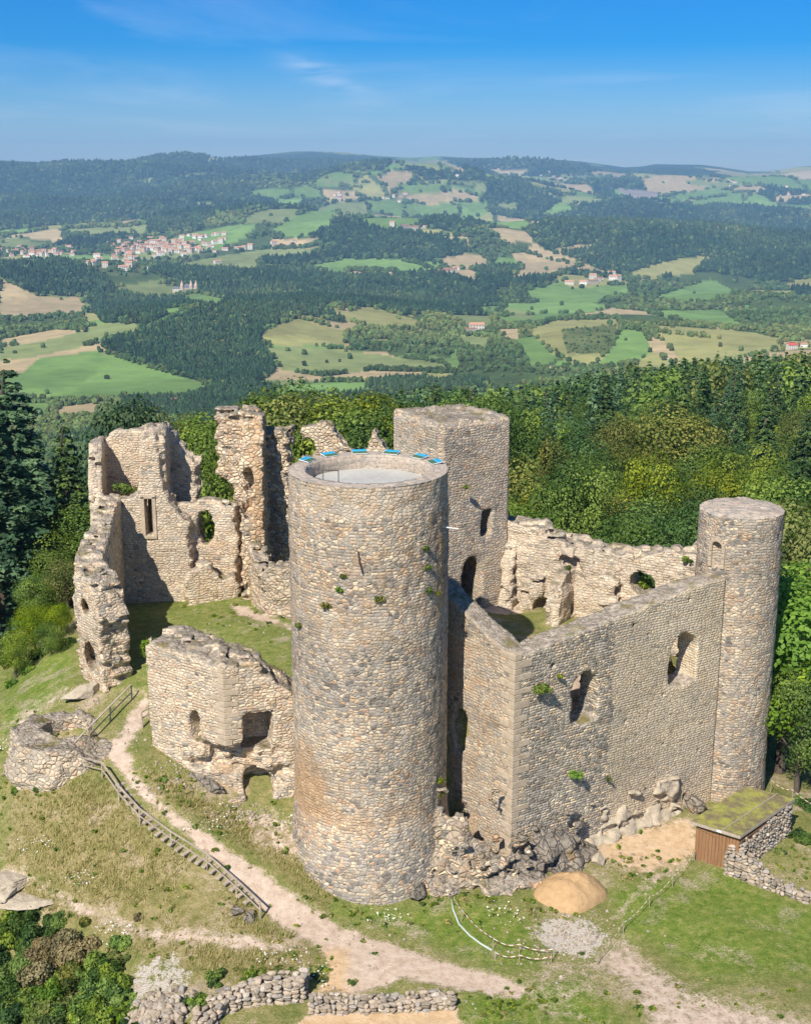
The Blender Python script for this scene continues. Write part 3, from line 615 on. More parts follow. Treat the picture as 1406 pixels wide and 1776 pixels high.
def landcover(x, y, z):
    """-> code array (index into KEYS) ; bocage patchwork by world cells where nothing is traced"""
    u, v = proj(x, y, z); KEYS = 'FDSGgYTQB'; r = np.hypot(x, y)
    wob = .012 * r * FPX / np.maximum(r, 1)    # edge wobble
    u = u + 3.0 * fbm(x / 60, y / 90, seed=50, o=3); v = v + 1.6 * fbm(x / 60, y / 120, seed=51, o=3)
    # patchwork cells
    cs = np.interp(r, [0, 2000, 6000, 14000], [95, 130, 210, 420]); lv = np.floor(np.log2(cs / 60.)); cell = 95. * 2 ** np.maximum(lv - 0, 0)
    wx = x + 38 * fbm(x / 170, y / 170, seed=60); wy = y + 38 * fbm(x / 170, y / 170, seed=61)
    X = wx / cell; Y = wy / (cell * 1.5); ix = np.floor(X); iy = np.floor(Y); d1 = np.full(x.shape, 9.); d2 = np.full(x.shape, 9.); hid = np.zeros(x.shape)
    for a in (-1, 0, 1):
        for c in (-1, 0, 1):
            px = ix + a + _h(ix + a, iy + c, ix * 0, 70); py = iy + c + _h(ix + a, iy + c, ix * 0, 71)
            d = np.hypot(X - px, Y - py); h = _h(ix + a, iy + c, ix * 0, 72)
            near = d < d1; d2 = np.where(near, d1, np.minimum(d2, d)); hid = np.where(near, h, hid); d1 = np.where(near, d, d1)
    hedge = (d2 - d1) * cell < np.interp(r, [0, 3000, 9000], [5, 9, 26])
    reg = fbm(x / 900, y / 900, seed=80, o=3) + .45 * (u > 560) * (v < 420) - .05 * (u < 450) - .1 * (v > 470)
    thr = np.clip(.60 + .55 * reg, .12, .93)
    code = np.full(x.shape, 1); fld = hid < thr
    q = (hid * 97.3) % 1.; fc = np.select([q < .34, q < .62, q < .8], [3, 4, 5], 6)
    code = np.where(fld & ~hedge, fc, np.where((q > .55), 1, 0)); code = np.where(fld & hedge, 1, code)
    code = np.where((r < 560), 1, code)
    for kx, poly in FIELDS:
        us = [p[0] for p in poly]; vs = [p[1] for p in poly]
        sel = (u > min(us) - 1) & (u < max(us) + 1) & (v > min(vs) - 1) & (v < max(vs) + 1) & (r > 560)
        if sel.any():
            idx = np.where(sel)[0] if sel.ndim == 1 else None
            m = inpoly(u[sel], v[sel], poly); t = code[sel]; t[m] = KEYS.index(kx); code[sel] = t
    for poly in TOWNS: code = np.where(inpoly(u, v, poly) & (code < 3), 8, code)
    return code, hid
rr = np.exp(np.arange(math.log(60), math.log(14900), .0088)); aa = np.linspace(R(-33), R(33), 900)
A_, R_ = np.meshgrid(aa, rr); FX, FY = R_ * np.sin(A_), R_ * np.cos(A_); FZ = Hfar(FX, FY)
insd = (np.abs(FX) < 41) & (FY < 109); FZ = FZ - 4.0 * insd
FZ = FZ - .35 * ((np.abs(FX) < 44) & (FY < 112) & ~insd)
code, hid = landcover(FX.ravel(), FY.ravel(), FZ.ravel())
CT = np.array([COV[k] for k in 'FDSGgYTQB']); fcol = CT[code]
vary = (hid * 53.7) % 1.; isf = (code >= 3)[:, None]
fcol = fcol * np.where(isf, (.82 + .36 * vary)[:, None] * (1 + .10 * fbm(FX.ravel() / 45, FY.ravel() / 45, seed=91))[:, None], (1 + .3 * fbm(FX.ravel() / 30, FY.ravel() / 30, seed=92))[:, None])
V, F = grid_mesh(FX, FY, FZ)
b = NB('countryside'); pos = b.pos(); cc_ = b.n('ShaderNodeAttribute', attribute_name='landcover').outputs['Color']
nn = b.noise(pos, .03, 7, .65); n3 = b.noise(pos, .35, 5, .65)
col = b.mix(1., cc_, b.ramp(nn, [(.3, (.78, .8, .76)), (.5, (1, 1, 1)), (.7, (1.22, 1.16, 1.08))]), 'MULTIPLY')
rows = b.noise(b.vmath('MULTIPLY', pos, (.03, .4, .1)), 1., 2); col = b.mix(.5, col, b.mix(1., col, b.ramp(rows, [(.35, (.86, .88, .86)), (.65, (1.12, 1.1, 1.08))]), 'MULTIPLY'))
o = mesh_np('hills', V, F[:, ::-1], b.pbr(col, .97, b.bump(n3, 1.2, .6), .05), cols={'landcover': ('POINT', fcol)}); tag(o, kind='structure')
# sheet behind and beside the camera, so that the ground has no edge there
Xb, Yb = np.meshgrid(np.linspace(-400, 400, 41), np.linspace(-300, 52, 23)); Zb = -6 - .0004 * (Xb ** 2) - .10 * np.maximum(40 - Yb, 0)
V, F = grid_mesh(Xb, Yb, Zb); o = mesh_np('meadow', V, F, gm); tag(o, kind='structure')

# ------------------------------------------------------------------ masonry: solids from distance fields, meshed by surface nets
def nets(Fv, org, h):
    n = Fv.shape; s = Fv < 0; c = [m - 1 for m in n]
    sl = lambda a, o: a[o[0]:o[0] + c[0], o[1]:o[1] + c[1], o[2]:o[2] + c[2]]
    offs = [(i, j, k) for i in (0, 1) for j in (0, 1) for k in (0, 1)]
    cnt = sum(sl(s, o).astype(np.int8) for o in offs); act = (cnt > 0) & (cnt < 8)
    acc = np.zeros(tuple(c) + (3,)); num = np.zeros(tuple(c))
    for i, a in enumerate(offs):
        for b_ in offs[i + 1:]:
            if sum(abs(p - q) for p, q in zip(a, b_)) != 1: continue
            fa, fb = sl(Fv, a), sl(Fv, b_); x = ((fa < 0) != (fb < 0)) & act
            t = np.where(x, fa / np.where(x, fa - fb, 1), 0)
            for d in range(3): acc[..., d] += np.where(x, a[d] + t * (b_[d] - a[d]), 0)
            num += x
    idx = -np.ones(tuple(c), int); w = np.argwhere(act); idx[act] = np.arange(len(w))
    V = (w + acc[act] / num[act][:, None]) * h + org
    Q = []
    for d in range(3):
        e1, e2 = [(1, 2), (2, 0), (0, 1)][d]
        a = [slice(0, m) for m in n]; b_ = [slice(0, m) for m in n]; a[d] = slice(0, n[d] - 1); b_[d] = slice(1, n[d])
        A, B = s[tuple(a)], s[tuple(b_)]
        for flip, mm in ((False, A & ~B), (True, ~A & B)):
            p = np.argwhere(mm); ok = (p[:, e1] > 0) & (p[:, e2] > 0) & (p[:, e1] < n[e1] - 1) & (p[:, e2] < n[e2] - 1); p = p[ok]
            g = []
            for da, db in ((0, 0), (-1, 0), (-1, -1), (0, -1)):
                q = p.copy(); q[:, e1] += da; q[:, e2] += db; g.append(idx[q[:, 0], q[:, 1], q[:, 2]])
            g = np.stack(g if not flip else g[::-1], 1); Q.append(g[(g >= 0).all(1)])
    return V, np.vstack(Q)
def ruin(name, parent, prims, lo, hi, h, mat, rough=.05, cut=None, zone=None, chunk=0, seed=1, brk=.5, tint=None):
    """prims: (A, B, thick, z0, top) walls; top(s, t) -> height.  The whole becomes one masonry mesh with UVs in metres"""
    nx, ny, nz = [int((b_ - a) / h) + 1 for a, b_ in zip(lo, hi)]
    X, Y, Z = np.meshgrid(lo[0] + h * np.arange(nx), lo[1] + h * np.arange(ny), lo[2] + h * np.arange(nz), indexing='ij')
    bl = _h(np.floor(X / .55), np.floor(Y / .55), np.floor(Z / .33), seed) - .5
    lfn = fbm(X / 1.1, Y / 1.1, Z / 1.1, seed + 5, 3)
    def pd(P, x, y, z, noisy=True):
        if callable(P): return P(x, y, z)
        A, B, th, z0, top = P[:5]; A = np.array(A, float)[:2]; B = np.array(B, float)[:2]; L = np.linalg.norm(B - A); e = (B - A) / L
        s_ = (x - A[0]) * e[0] + (y - A[1]) * e[1]; t_ = -(x - A[0]) * e[1] + (y - A[1]) * e[0]
        tp = top(s_, t_) if callable(top) else top
        ends = np.maximum(-s_, s_ - L)
        dz = z - tp
        if noisy: dz = dz + brk * (.55 * lfn + .5 * bl); ends = ends + (brk * .35 * (lfn + bl) if len(P) < 6 else 0)
        return np.maximum(np.maximum(np.abs(t_) - th / 2, ends), np.maximum(dz * .8, z0 - z))
    Fv = np.full(X.shape, 9.)
    for P in prims: Fv = np.minimum(Fv, pd(P, X, Y, Z))
    if cut is not None: Fv = np.maximum(Fv, cut(X, Y, Z, bl, lfn))
    Fv = Fv + rough * fbm(X / .5, Y / .5, Z / .35, seed + 9, 2) + rough * .8 * fbm(X / 2.5, Y / 2.5, Z / 2.5, seed + 19, 2) + chunk * bl * (np.abs(Fv) < .6)
    for a in range(3):                                   # close the solid at the box
        sl = [slice(None)] * 3; sl[a] = 0; Fv[tuple(sl)] = .3; sl[a] = -1; Fv[tuple(sl)] = .3
    V, Q = nets(Fv, np.array(lo, float), h)
    # frame of the nearest wall for each face
    fc = V[Q].mean(1); nrm = np.cross(V[Q[:, 2]] - V[Q[:, 0]], V[Q[:, 3]] - V[Q[:, 1]]); nrm /= np.linalg.norm(nrm, axis=1)[:, None] + 1e-9
    best = np.full(len(fc), 9e9); E = np.tile([1., 0.], (len(fc), 1))
    for P in prims:
        if callable(P): continue
        d = np.abs(pd(P, fc[:, 0], fc[:, 1], fc[:, 2], False)); e = (np.array(P[1], float)[:2] - np.array(P[0], float)[:2]); e /= np.linalg.norm(e)
        m = d < best; best[m] = d[m]; E[m] = e
    T = np.stack([-E[:, 1], E[:, 0]], 1); ne = np.abs((nrm[:, :2] * E).sum(1)); nn_ = np.abs((nrm[:, :2] * T).sum(1)); flat = np.abs(nrm[:, 2]) > .8
    P4 = V[Q]; s4 = (P4[..., :2] * E[:, None]).sum(-1); t4 = (P4[..., :2] * T[:, None]).sum(-1)
    uu = np.where((ne > nn_)[:, None], t4 + 31, s4); vv = P4[..., 2]
    uu = np.where(flat[:, None], s4, uu); vv = np.where(flat[:, None], t4 + 17, vv)
    uv = np.stack([uu, vv], -1).reshape(-1, 2)
    zc = zone(V) if zone else np.tile([.18, .0, .2], (len(V), 1))
    o = mesh_np(name, V, Q, mat, parent, uv=uv, cols={'zone': ('POINT', zc)})
    return o
def prof(pts):
    xs, ys = zip(*pts); return lambda s_, t_: np.interp(s_, xs, ys)
def zc3(V, a, b_, c): return np.stack([np.broadcast_to(np.asarray(k, float), (len(V),)) for k in (a, b_, c)], 1)
def leafquads(pos, nrm, size, g):
    """one folded leaf card per point (real little two-sided blades)"""
    n = len(pos); a = np.cross(nrm, g.normal(size=(n, 3))); a /= np.linalg.norm(a, axis=1)[:, None] + 1e-9; c = np.cross(nrm, a)
    s_ = (size * g.uniform(.6, 1.3, n))[:, None]; asp = .62
    V = np.stack([pos - a * s_, pos - c * s_ * asp + nrm * s_ * .12, pos + a * s_, pos + c * s_ * asp + nrm * s_ * .12], 1)
    return V.reshape(-1, 3), np.arange(n * 4).reshape(n, 4)

# ---- the round tower
tx, ty = TWR; ZTOP = PY(640, 846, 57.1)[2]; RT_ = 3.98
tower = empty('round_tower', (tx, ty, 0), 'tall round cobbled stone tower with picture panels round its open top', 'tower')
zz = np.concatenate([np.arange(-1.5, ZTOP, .16), [ZTOP]]); na = 300
th_ = np.linspace(0, 2 * np.pi, na + 1)
prof_r = np.interp(zz, [-1.5, .2, 1.8, 3.2, 4.2, 8, ZTOP - 1.45, ZTOP - 1.35, ZTOP], [4.9, 4.58, 4.28, 4.08, 3.98, 3.98, 3.97, 3.93, 3.93])
T_, Z_ = np.meshgrid(th_, zz); Rr = prof_r[:, None] + .045 * fbm(T_ * 9, Z_ / .45, seed=3) + .03 * vnoise(T_ * 16, Z_ / .3, seed=8)
Rr[:, -1] = Rr[:, 0]
Vx, Vy = tx + Rr * np.sin(T_), ty - Rr * np.cos(T_); V, F = grid_mesh(Vx, Vy, Z_)
u0 = (T_ * 4.1).ravel(); uv = np.stack([u0, Z_.ravel()], 1)[F].reshape(-1, 2)
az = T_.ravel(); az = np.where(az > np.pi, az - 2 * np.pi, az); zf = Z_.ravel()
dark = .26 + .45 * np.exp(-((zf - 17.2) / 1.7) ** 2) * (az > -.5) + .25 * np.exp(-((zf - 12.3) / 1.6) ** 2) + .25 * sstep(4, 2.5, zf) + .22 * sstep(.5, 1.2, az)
rust = 1.6 * np.exp(-((az + .95) / .42) ** 2) * np.exp(-((zf - 5.6) / 2.0) ** 2) + .8 * np.exp(-((az - 1.1) / .12) ** 2) * sstep(14.5, 16, zf) * sstep(20, 18.5, zf) + .34 * sstep(12, 15, zf) + .15 + .5 * np.exp(-((zf - 4.6) / .8) ** 2)
wash = .25 + .35 * sstep(ZTOP - 1.7, ZTOP - 1.2, zf) + .25 * np.exp(-((zf - 14.6) / .8) ** 2)
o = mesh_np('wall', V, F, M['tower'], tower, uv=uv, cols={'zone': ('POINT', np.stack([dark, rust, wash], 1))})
# parapet: rim top, inner face
RI = 3.08; zdeck = ZTOP - .72
rads = np.concatenate([np.linspace(3.93, RI, 7), [RI, RI, RI]]); zs = np.concatenate([np.full(7, ZTOP), [ZTOP - .35, ZTOP - .7, zdeck - .05]])
T_, K_ = np.meshgrid(th_, np.arange(len(rads))); Rr = rads[K_] + .02 * vnoise(T_ * 20, K_ * 1., seed=5); Rr[:, -1] = Rr[:, 0]
Z_ = zs[K_] + .035 * fbm(T_ * 12, K_ / 2., seed=6) * (K_ > 0); Z_[:, -1] = Z_[:, 0]
Rr[0] = 3.93; Z_[0] = ZTOP
V, F = grid_mesh(tx + Rr * np.sin(T_), ty - Rr * np.cos(T_), Z_); cum = np.concatenate([[0], np.cumsum(np.hypot(np.diff(rads), np.diff(zs)))])
uv = np.stack([(T_ * 3.6).ravel(), cum[K_].ravel() + 40], 1)[F].reshape(-1, 2)
M['rim'] = stone_mat('rim_stone', .42, .34, pal=['a08a76', 'b39a84', 'a58f7b', 'bda58e'], mortar=(.36, .31, .25), bumpd=.03, gap=.04, tops=False)
o = mesh_np('parapet', V, F, M['rim'], tower, uv=uv, cols={'zone': ('POINT', np.tile([.15, .05, .55], (len(V), 1)))}); tag(o, 'low parapet with flat mortared rim')
th2 = np.linspace(0, 2 * np.pi, 65)[:-1]; mb = MB()
V = [(tx + (RI + .02) * math.sin(t), ty - (RI + .02) * math.cos(t), zdeck) for t in th2] + [(tx + (RI + .02) * math.sin(t), ty - (RI + .02) * math.cos(t), zdeck - .2) for t in th2]
mb.add(V, [tuple(range(64))[::1], tuple(range(64, 128))[::-1]] + [(k, (k + 1) % 64, 64 + (k + 1) % 64, 64 + k) for k in range(64)])
mb.build('deck', M['concrete'], tower)
mb = MB(); hx, hy = tx - 2.15, ty - 1.2
for dx, dy in ((0, 0), (.75, -.15)): mb.bar((hx + dx, hy + dy, zdeck), (hx + dx, hy + dy, zdeck + .95), .04, .04)
mb.bar((hx, hy, zdeck + .93), (hx + .75, hy - .15, zdeck + .93), .04, .04)
mb.build('hatch_rail', M['metal'], tower)
def panel_mat():
    b = NB('landscape_picture'); uvn = b.n('ShaderNodeUVMap', uv_map='UVMap').outputs[0]; s_ = b.n('ShaderNodeSeparateXYZ', {0: uvn})
    y = b.math('ADD', s_.outputs[1], b.math('MULTIPLY', b.math('SUBTRACT', b.noise(uvn, 4, 3), .5), .22))
    c = b.ramp(y, [(0, (.05, .10, .03)), (.28, (.10, .17, .05)), (.47, (.035, .085, .06)), (.53, (.10, .42, .55)), (.8, (.02, .33, .56)), (1, (.02, .29, .52))])
    return b.pbr(c, .35, None, .4)
PM = panel_mat()
for k, pu in enumerate((519, 554, 619, 686, 739, 766)):
    a = [R(118), R(144), R(171), R(-161.5), R(-133), R(-110)][k]
    rc_ = 3.52; cxp, cyp = tx + rc_ * -math.sin(a), ty - rc_ * math.cos(a) if True else 0
    out = np.array([-math.sin(a), -math.cos(a), 0]); tan = np.array([out[1], -out[0], 0])
    if out[1] < 0 and False: pass
    n0 = np.array([0, 0, 1.]); tilt = R(9); up = out * math.cos(tilt) + n0 * math.sin(tilt); c0 = np.array([tx, ty, 0]) + out * rc_ + np.array([0, 0, ZTOP + .085])
    tan = np.cross(up, np.cross(out, n0) * 0 + n0); tan /= np.linalg.norm(tan); nn_ = np.cross(tan, up)
    if nn_[2] < 0: nn_ = -nn_; tan = -tan
    mb = MB(); mb.box(c0, (.80, .60, .035), ax=[tan, up, nn_]); mb.box(c0 - [0, 0, .07], (.6, .4, .12), ax=[tan, out, n0])
    fr_ = mb.build('panel_frame', M['white'], tower); 
    if k == 0: fr_['label'] = 'leftmost slanted picture panel on the rim'
    w_, h_ = .385, .285; q = [c0 + nn_ * .022 + tan * a_ * w_ + up * b_ * h_ for a_, b_ in ((-1, -1), (1, -1), (1, 1), (-1, 1))]
    pi = mesh_np('picture', np.array(q) - np.array(tower.location), np.array([[0, 1, 2, 3]]), PM, None, uv=np.array([(0, 0), (1, 0), (1, 1), (0, 1)]), smooth=False); pi.parent = fr_
# iron pipe and bracket on the tower face
def on_tower(a, z, r=4.0): return np.array([tx + r * math.sin(a), ty - r * math.cos(a), z])
mb = MB(); mb.tube([on_tower(-.10, 18.6, 4.02), on_tower(-.08, 18.1, 4.12), on_tower(-.045, 17.5, 4.05)], .035, 6); mb.build('iron_pipe', M['metal'], tower)
mb = MB(); mb.tube([on_tower(1.25, 19.0, 3.9), on_tower(1.30, 18.9, 4.6)], .035, 6); mb.build('water_spout', M['white'], tower)

# ---- square keep
kz = PY(766, 741, 74)[2]
kb = (KR + KL) - KP
keep = empty('square_keep', (*KP, 0), 'square stone keep with pointed arch doorway behind the round tower', 'tower')
KE = (KR - KP) / np.linalg.norm(KR - KP); KN = (KL - KP) / np.linalg.norm(KL - KP); kL1 = np.linalg.norm(KR - KP); kL2 = np.linalg.norm(KL - KP)
def kfun(x, y, z):
    s_ = (x - KP[0]) * KE[0] + (y - KP[1]) * KE[1]; t_ = (x - KP[0]) * KN[0] + (y - KP[1]) * KN[1]
    return np.maximum(np.maximum(np.maximum(-s_, s_ - kL1), np.maximum(-t_, t_ - kL2)), np.maximum((z - kz - .3 * fbm(x / 1.2, y / 1.2, seed=4) - .25 * ((s_ < .7) | (t_ < .7) | (s_ > kL1 - .7) | (t_ > kL2 - .7))) * .9, 6.5 - z))
sA = lambda u, y: ((PY(u, 900, y)[:2] - KP) @ KE)
def kcut(x, y, z, bl, lf):
    s_ = (x - KP[0]) * KE[0] + (y - KP[1]) * KE[1]; t_ = (x - KP[0]) * KN[0] + (y - KP[1]) * KN[1]
    sc_ = 2.25; hw = .78; zs_ = 11.2; za = 12.75
    ww = np.where(z > zs_, hw * np.sqrt(np.clip(1 - ((z - zs_) / (za - zs_)) ** 1.6, 0, 1)), hw)
    arch = np.where(z > za, .5, np.abs(s_ - sc_) - ww); hole = np.maximum(arch, t_ - 2.6)
    w2 = np.maximum(np.maximum(np.abs(s_ - 3.35) - .38, np.abs(z - 14.7) - .85), t_ - 1.6)
    return -np.minimum(hole, w2)
o = ruin('wall', keep, [kfun, (KP, KR, .3, 6, kz), (KP, KL, .3, 6, kz)], (-2.2, 73, 6), (7.6, 83.2, kz + 1), .15, M['tower'], rough=.035, cut=kcut, seed=3, brk=0,
         zone=lambda V: zc3(V, .16 + .25 * (fbm(V[:, 0], V[:, 1], V[:, 2] / 3, seed=6) > .15), .22, .35))
def quoins(parent, P, e1, e2, z0, z1, hh=.34, out=.02, L=(.62, .36), mat=None, seed=0, fn=None):
    """dressed corner stones: one part, blocks alternate long and short"""
    g = random.Random(seed); mb = MB(); z = z0; k = 0
    e1 = np.array([*e1, 0.]); e2 = np.array([*e2, 0.])
    while z < z1:
        h_ = hh * g.uniform(.8, 1.2); a = L[k % 2] * g.uniform(.85, 1.2); c = L[(k + 1) % 2] * g.uniform(.85, 1.2); dx = fn(z) if fn else 0
        base = np.array([P[0], P[1], z + h_ / 2]) - (e1 + e2) * (out + g.uniform(-.006, .01)); 
        mb.box(base + e1 * a / 2 + e2 * c / 2, (a, c, h_ - .022), ax=[e1, e2, np.array([0, 0, 1.])]); z += h_; k += 1
    return mb.build('quoins', mat or M['ashlar'], parent, bevel=.025)
quoins(keep, KP, KE, KN, 9, kz - .2, seed=2); quoins(keep, KR, -KE, KN, 9, kz - .2, seed=3)

# ---- great hall: front wall (corner to turret), side wall, back wall
tr_z = PY(1277, 880, 68.6)[2]
turx, tury = TT
zC = PY(885, 1136, CC[1])[2]
Tend = np.array(TT) + np.array([-1.15, -2.1]); eF = (Tend - CC) / np.linalg.norm(Tend - CC); nF = np.array([eF[1], -eF[0]])  # outward
LF = np.linalg.norm(Tend - CC)
zT = PY(1252, 1000, Tend[1])[2]
front = empty('hall_front_wall', (*CC, 0), 'high straight stone wall with two ragged windows between hall corner and round turret', 'wall')
def fcut(x, y, z, bl, lf):
    s_ = (x - CC[0]) * eF[0] + (y - CC[1]) * eF[1]; t_ = -((x - CC[0]) * nF[0] + (y - CC[1]) * nF[1])     # t: depth into the wall
    def win(sc_, zb, zt, hw, lean, fl):
        zm = zt - hw * .9; ww = hw + fl * np.clip(t_ - .2, 0, 2) + .1 * bl + .06 * lf
        zb2 = zb - .75 * np.clip(t_ * 0 + 0, 0, 1) + .5 * np.clip(.9 - t_, 0, .9) * 0
        a = np.where(z > zm, np.hypot(s_ - sc_ - lean, (z - zm) * .95) - ww, np.abs(s_ - sc_ - lean) - ww)
        sill = (zb + .55 * (t_ - .2) * 0 + .9 * np.abs(s_ - sc_) * .25) - z
        return np.maximum(a, sill)
    w1 = win(SW1, ZW1[0], ZW1[1], .86, 0, -.06); w2 = win(SW2, ZW2[0], ZW2[1], .98, 0, -.06)
    cut_ = np.minimum(w1, w2)
    for sc_, zc_, r_ in PUTLOG: cut_ = np.minimum(cut_, np.maximum(np.maximum(np.abs(s_ - sc_), np.abs(z - zc_)) - r_, t_ - .45))
    return -cut_
def on_front(u, v):
    """(s, z) on the outer face of the front wall seen at a picture point"""
    d = ray(u, v); A = np.array([[d[0], -eF[0]], [d[1], -eF[1]]]); t, s_ = np.linalg.solve(A, CC + nF * .0); return s_, HCAM + d[2] * t
SW1, _ = on_front(1014, 1215); ZW1 = (on_front(1014, 1256)[1], on_front(1018, 1170)[1]); SW2, _ = on_front(1185, 1145); ZW2 = (on_front(1187, 1188)[1], on_front(1190, 1102)[1])
PUTLOG = [(*on_front(u, v), r) for u, v, r in ((1187, 1383, .16), (1085, 1252, .09), (1053, 1305, .09), (1150, 1205, .08), (1125, 1100, .09), (960, 1155, .09), (1060, 1075, .09), (1100, 1320, .08), (1150, 1290, .08), (1210, 1300, .08), (1195, 1040, .1), (1100, 1085, .1), (1055, 1395, .08))]
t0 = 1.5
def ftop(s_, t_): return np.interp(s_, [0, LF * .3, LF * .5, LF * .75, LF], [zC - .25, zC + (zT - zC) * .3 - .1, zC + (zT - zC) * .5, zC + (zT - zC) * .75 + .08, zT])
A_f = CC - nF * t0 / 2; B_f = Tend - nF * t0 / 2
xs = [CC[0], Tend[0]]; 
def fzone(V):
    s_ = (V[:, 0] - CC[0]) * eF[0] + (V[:, 1] - CC[1]) * eF[1]; z = V[:, 2]; sd_ = on_front(1060, 1250)[0]; k = sstep(sd_ + .15, sd_ - .15, s_ + .12 * vnoise(z, z * 0, seed=3))
    up = sstep(10.5, 11.6, z) * (1 - k)
    return zc3(V, .05 + .72 * k - .25 * k * sstep(1.2, .3, s_) + .25 * up * (fbm(s_ / 2, z / .7, seed=2) > 0), .06 + .10 * k, .52 - .42 * k)
o = ruin('masonry', front, [(A_f, B_f, t0, -1, ftop, 1)], (CC[0] - .6, CC[1] - 1., -1.2), (Tend[0] + 1.2, Tend[1] + 2.6, zT + 1), .13, M['wall'], rough=.03, cut=fcut, zone=fzone, seed=11, brk=.22)
side = empty('hall_side_wall', (*DD, 0), 'bright stone wall with sloping coping between round tower and hall corner', 'wall')
eS = (DD - CC) / np.linalg.norm(DD - CC); nS = np.array([-eS[1], eS[0]])     # outward = towards the tower side
LS = np.linalg.norm(DD - CC); zD = PY(783, 1022, DD[1])[2]
if nS[0] > 0: nS = -nS
S0 = CC + eF * .02 + eS * .02
A_s = CC - nS * .62 + eS * 0.02; B_s = DD - nS * .62 + eS * 1.2
def on_side(u, v):
    d = ray(u, v); A = np.array([[d[0], -eS[0]], [d[1], -eS[1]]]); t, s_ = np.linalg.solve(A, CC); return s_, HCAM + d[2] * t
hs_, hz_ = on_side(797, 1265)
def scut(x, y, z, bl, lf):
    s_ = (x - CC[0]) * eS[0] + (y - CC[1]) * eS[1]
    return np.maximum(-np.minimum(np.hypot((s_ - hs_) / .55, (z - hz_) / 1.25) - 1 + .3 * bl + .2 * lf, 9) * .5, (x - CC[0]) * nF[0] + (y - CC[1]) * nF[1] + .03)
o = ruin('masonry', side, [(A_s, B_s, 1.2, -1, lambda s_, t_: np.interp(s_, [0, LS + 1.2], [zC - .3, zD]) + t_ * -.12, 1)], (DD[0] - 1.6, CC[1] - .8, -1.2), (CC[0] + 2, DD[1] + 2, zD + 1.2), .13, M['tower'], rough=.045, cut=scut, seed=13, brk=.12,
         zone=lambda V: zc3(V, .14, .42, .42))
quoins(front, CC, eF, eS, .6, zC - .12, hh=.36, L=(.42, .95), seed=5, out=.03)
back = empty('hall_back_wall', (*KR, 0), 'long broken inner wall with moss on top from square keep to round turret', 'wall')
zB = [PY(u, v, 76.8 + (71 - 76.8) * (u - 882) / 321.)[2] for u, v in ((882, 905), (940, 915), (985, 942), (1040, 953), (1100, 962), (1150, 958), (1203, 955))]
LB = np.linalg.norm(BR - KR); eB = (BR - KR) / LB; nB = np.array([eB[1], -eB[0]])
if nB[1] > 0: nB = -nB
def on_back(u, v):
    d = ray(u, v); A = np.array([[d[0], -eB[0]], [d[1], -eB[1]]]); t, s_ = np.linalg.solve(A, KR); return s_, HCAM + d[2] * t
bt = prof([(k / 6 * LB, z - .1) for k, z in enumerate(zB)])
gs, gz_ = on_back(1112, 1012)
def bcut(x, y, z, bl, lf):
    s_ = (x - KR[0]) * eB[0] + (y - KR[1]) * eB[1]; t_ = (x - KR[0]) * nB[0] + (y - KR[1]) * nB[1]
    hole = np.hypot((s_ - gs) / .8, (z - gz_) / .72) - 1 + .25 * bl
    def nick(u, v, a, c, dp): 
        p, q = on_back(u, v); return np.maximum(np.hypot((s_ - p) / a, (z - q) / c) - 1 + .45 * bl + .3 * lf, -t_ - dp)
    h2 = np.minimum(nick(940, 1052, .55, .55, .55), nick(985, 975, .7, .45, .45)); h2 = np.minimum(h2, nick(870, 1010, .3, 1.2, .4)); h2 = np.minimum(h2, nick(1000, 1000, .35, .7, .3))
    return -np.minimum(hole, h2) * .6
o = ruin('masonry', back, [(KR - nB * .9 - eB * .8, BR - nB * .9 + eB * 1.2, 1.8, 7.5, lambda s_, t_: bt(s_ - .8, t_) + .16 * fbm(s_ / .8, t_, seed=5), 1),
                           (KR + eB * (on_back(982, 1030)[0]) , KR + eB * (on_back(982, 1030)[0]) + nB * 2.3, .95, 7.5, lambda s_, t_: 13.6 - 1.35 * s_ + .3 * vnoise(s_ * 3, t_, seed=2)), (KR + eB * .2, KR + eB * .35 + nB * 1.0, .9, 7.5, lambda s_, t_: 13.4 - 2.6 * s_), (KR + eB * on_back(925, 1000)[0], KR + eB * on_back(925, 1000)[0] + nB * .45, 1.6, 7.5, 11.2), (KR + eB * on_back(1060, 1000)[0], KR + eB * on_back(1060, 1000)[0] + nB * .5, 1.2, 7.5, 12.2)],
         (5.2, BR[1] - 1.2, 7.2), (BR[0] + 2.2, KR[1] + 3.0, 16.4), .13, M['ruin'], rough=.11, cut=bcut, zone=lambda V: zc3(V, .10, .18, .58), seed=17, brk=.8, chunk=.12)
# turret
tur = empty('round_turret', (turx, tury, 0), 'slim round stone turret with small arched window at the right end of hall wall', 'tower')
zz = np.arange(-1.5, tr_z + .01, .15); na = 200; th_ = np.linspace(0, 2 * np.pi, na + 1); T_, Z_ = np.meshgrid(th_, zz)
ra = np.interp(zz, [-1.5, 1, 3, tr_z], [2.5, 2.42, 2.38, 2.30])
Rr = ra[:, None] + .04 * fbm(T_ * 6, Z_ / .4, seed=13) + .02 * vnoise(T_ * 12, Z_ / .3, seed=8); Rr[:, -1] = Rr[:, 0]
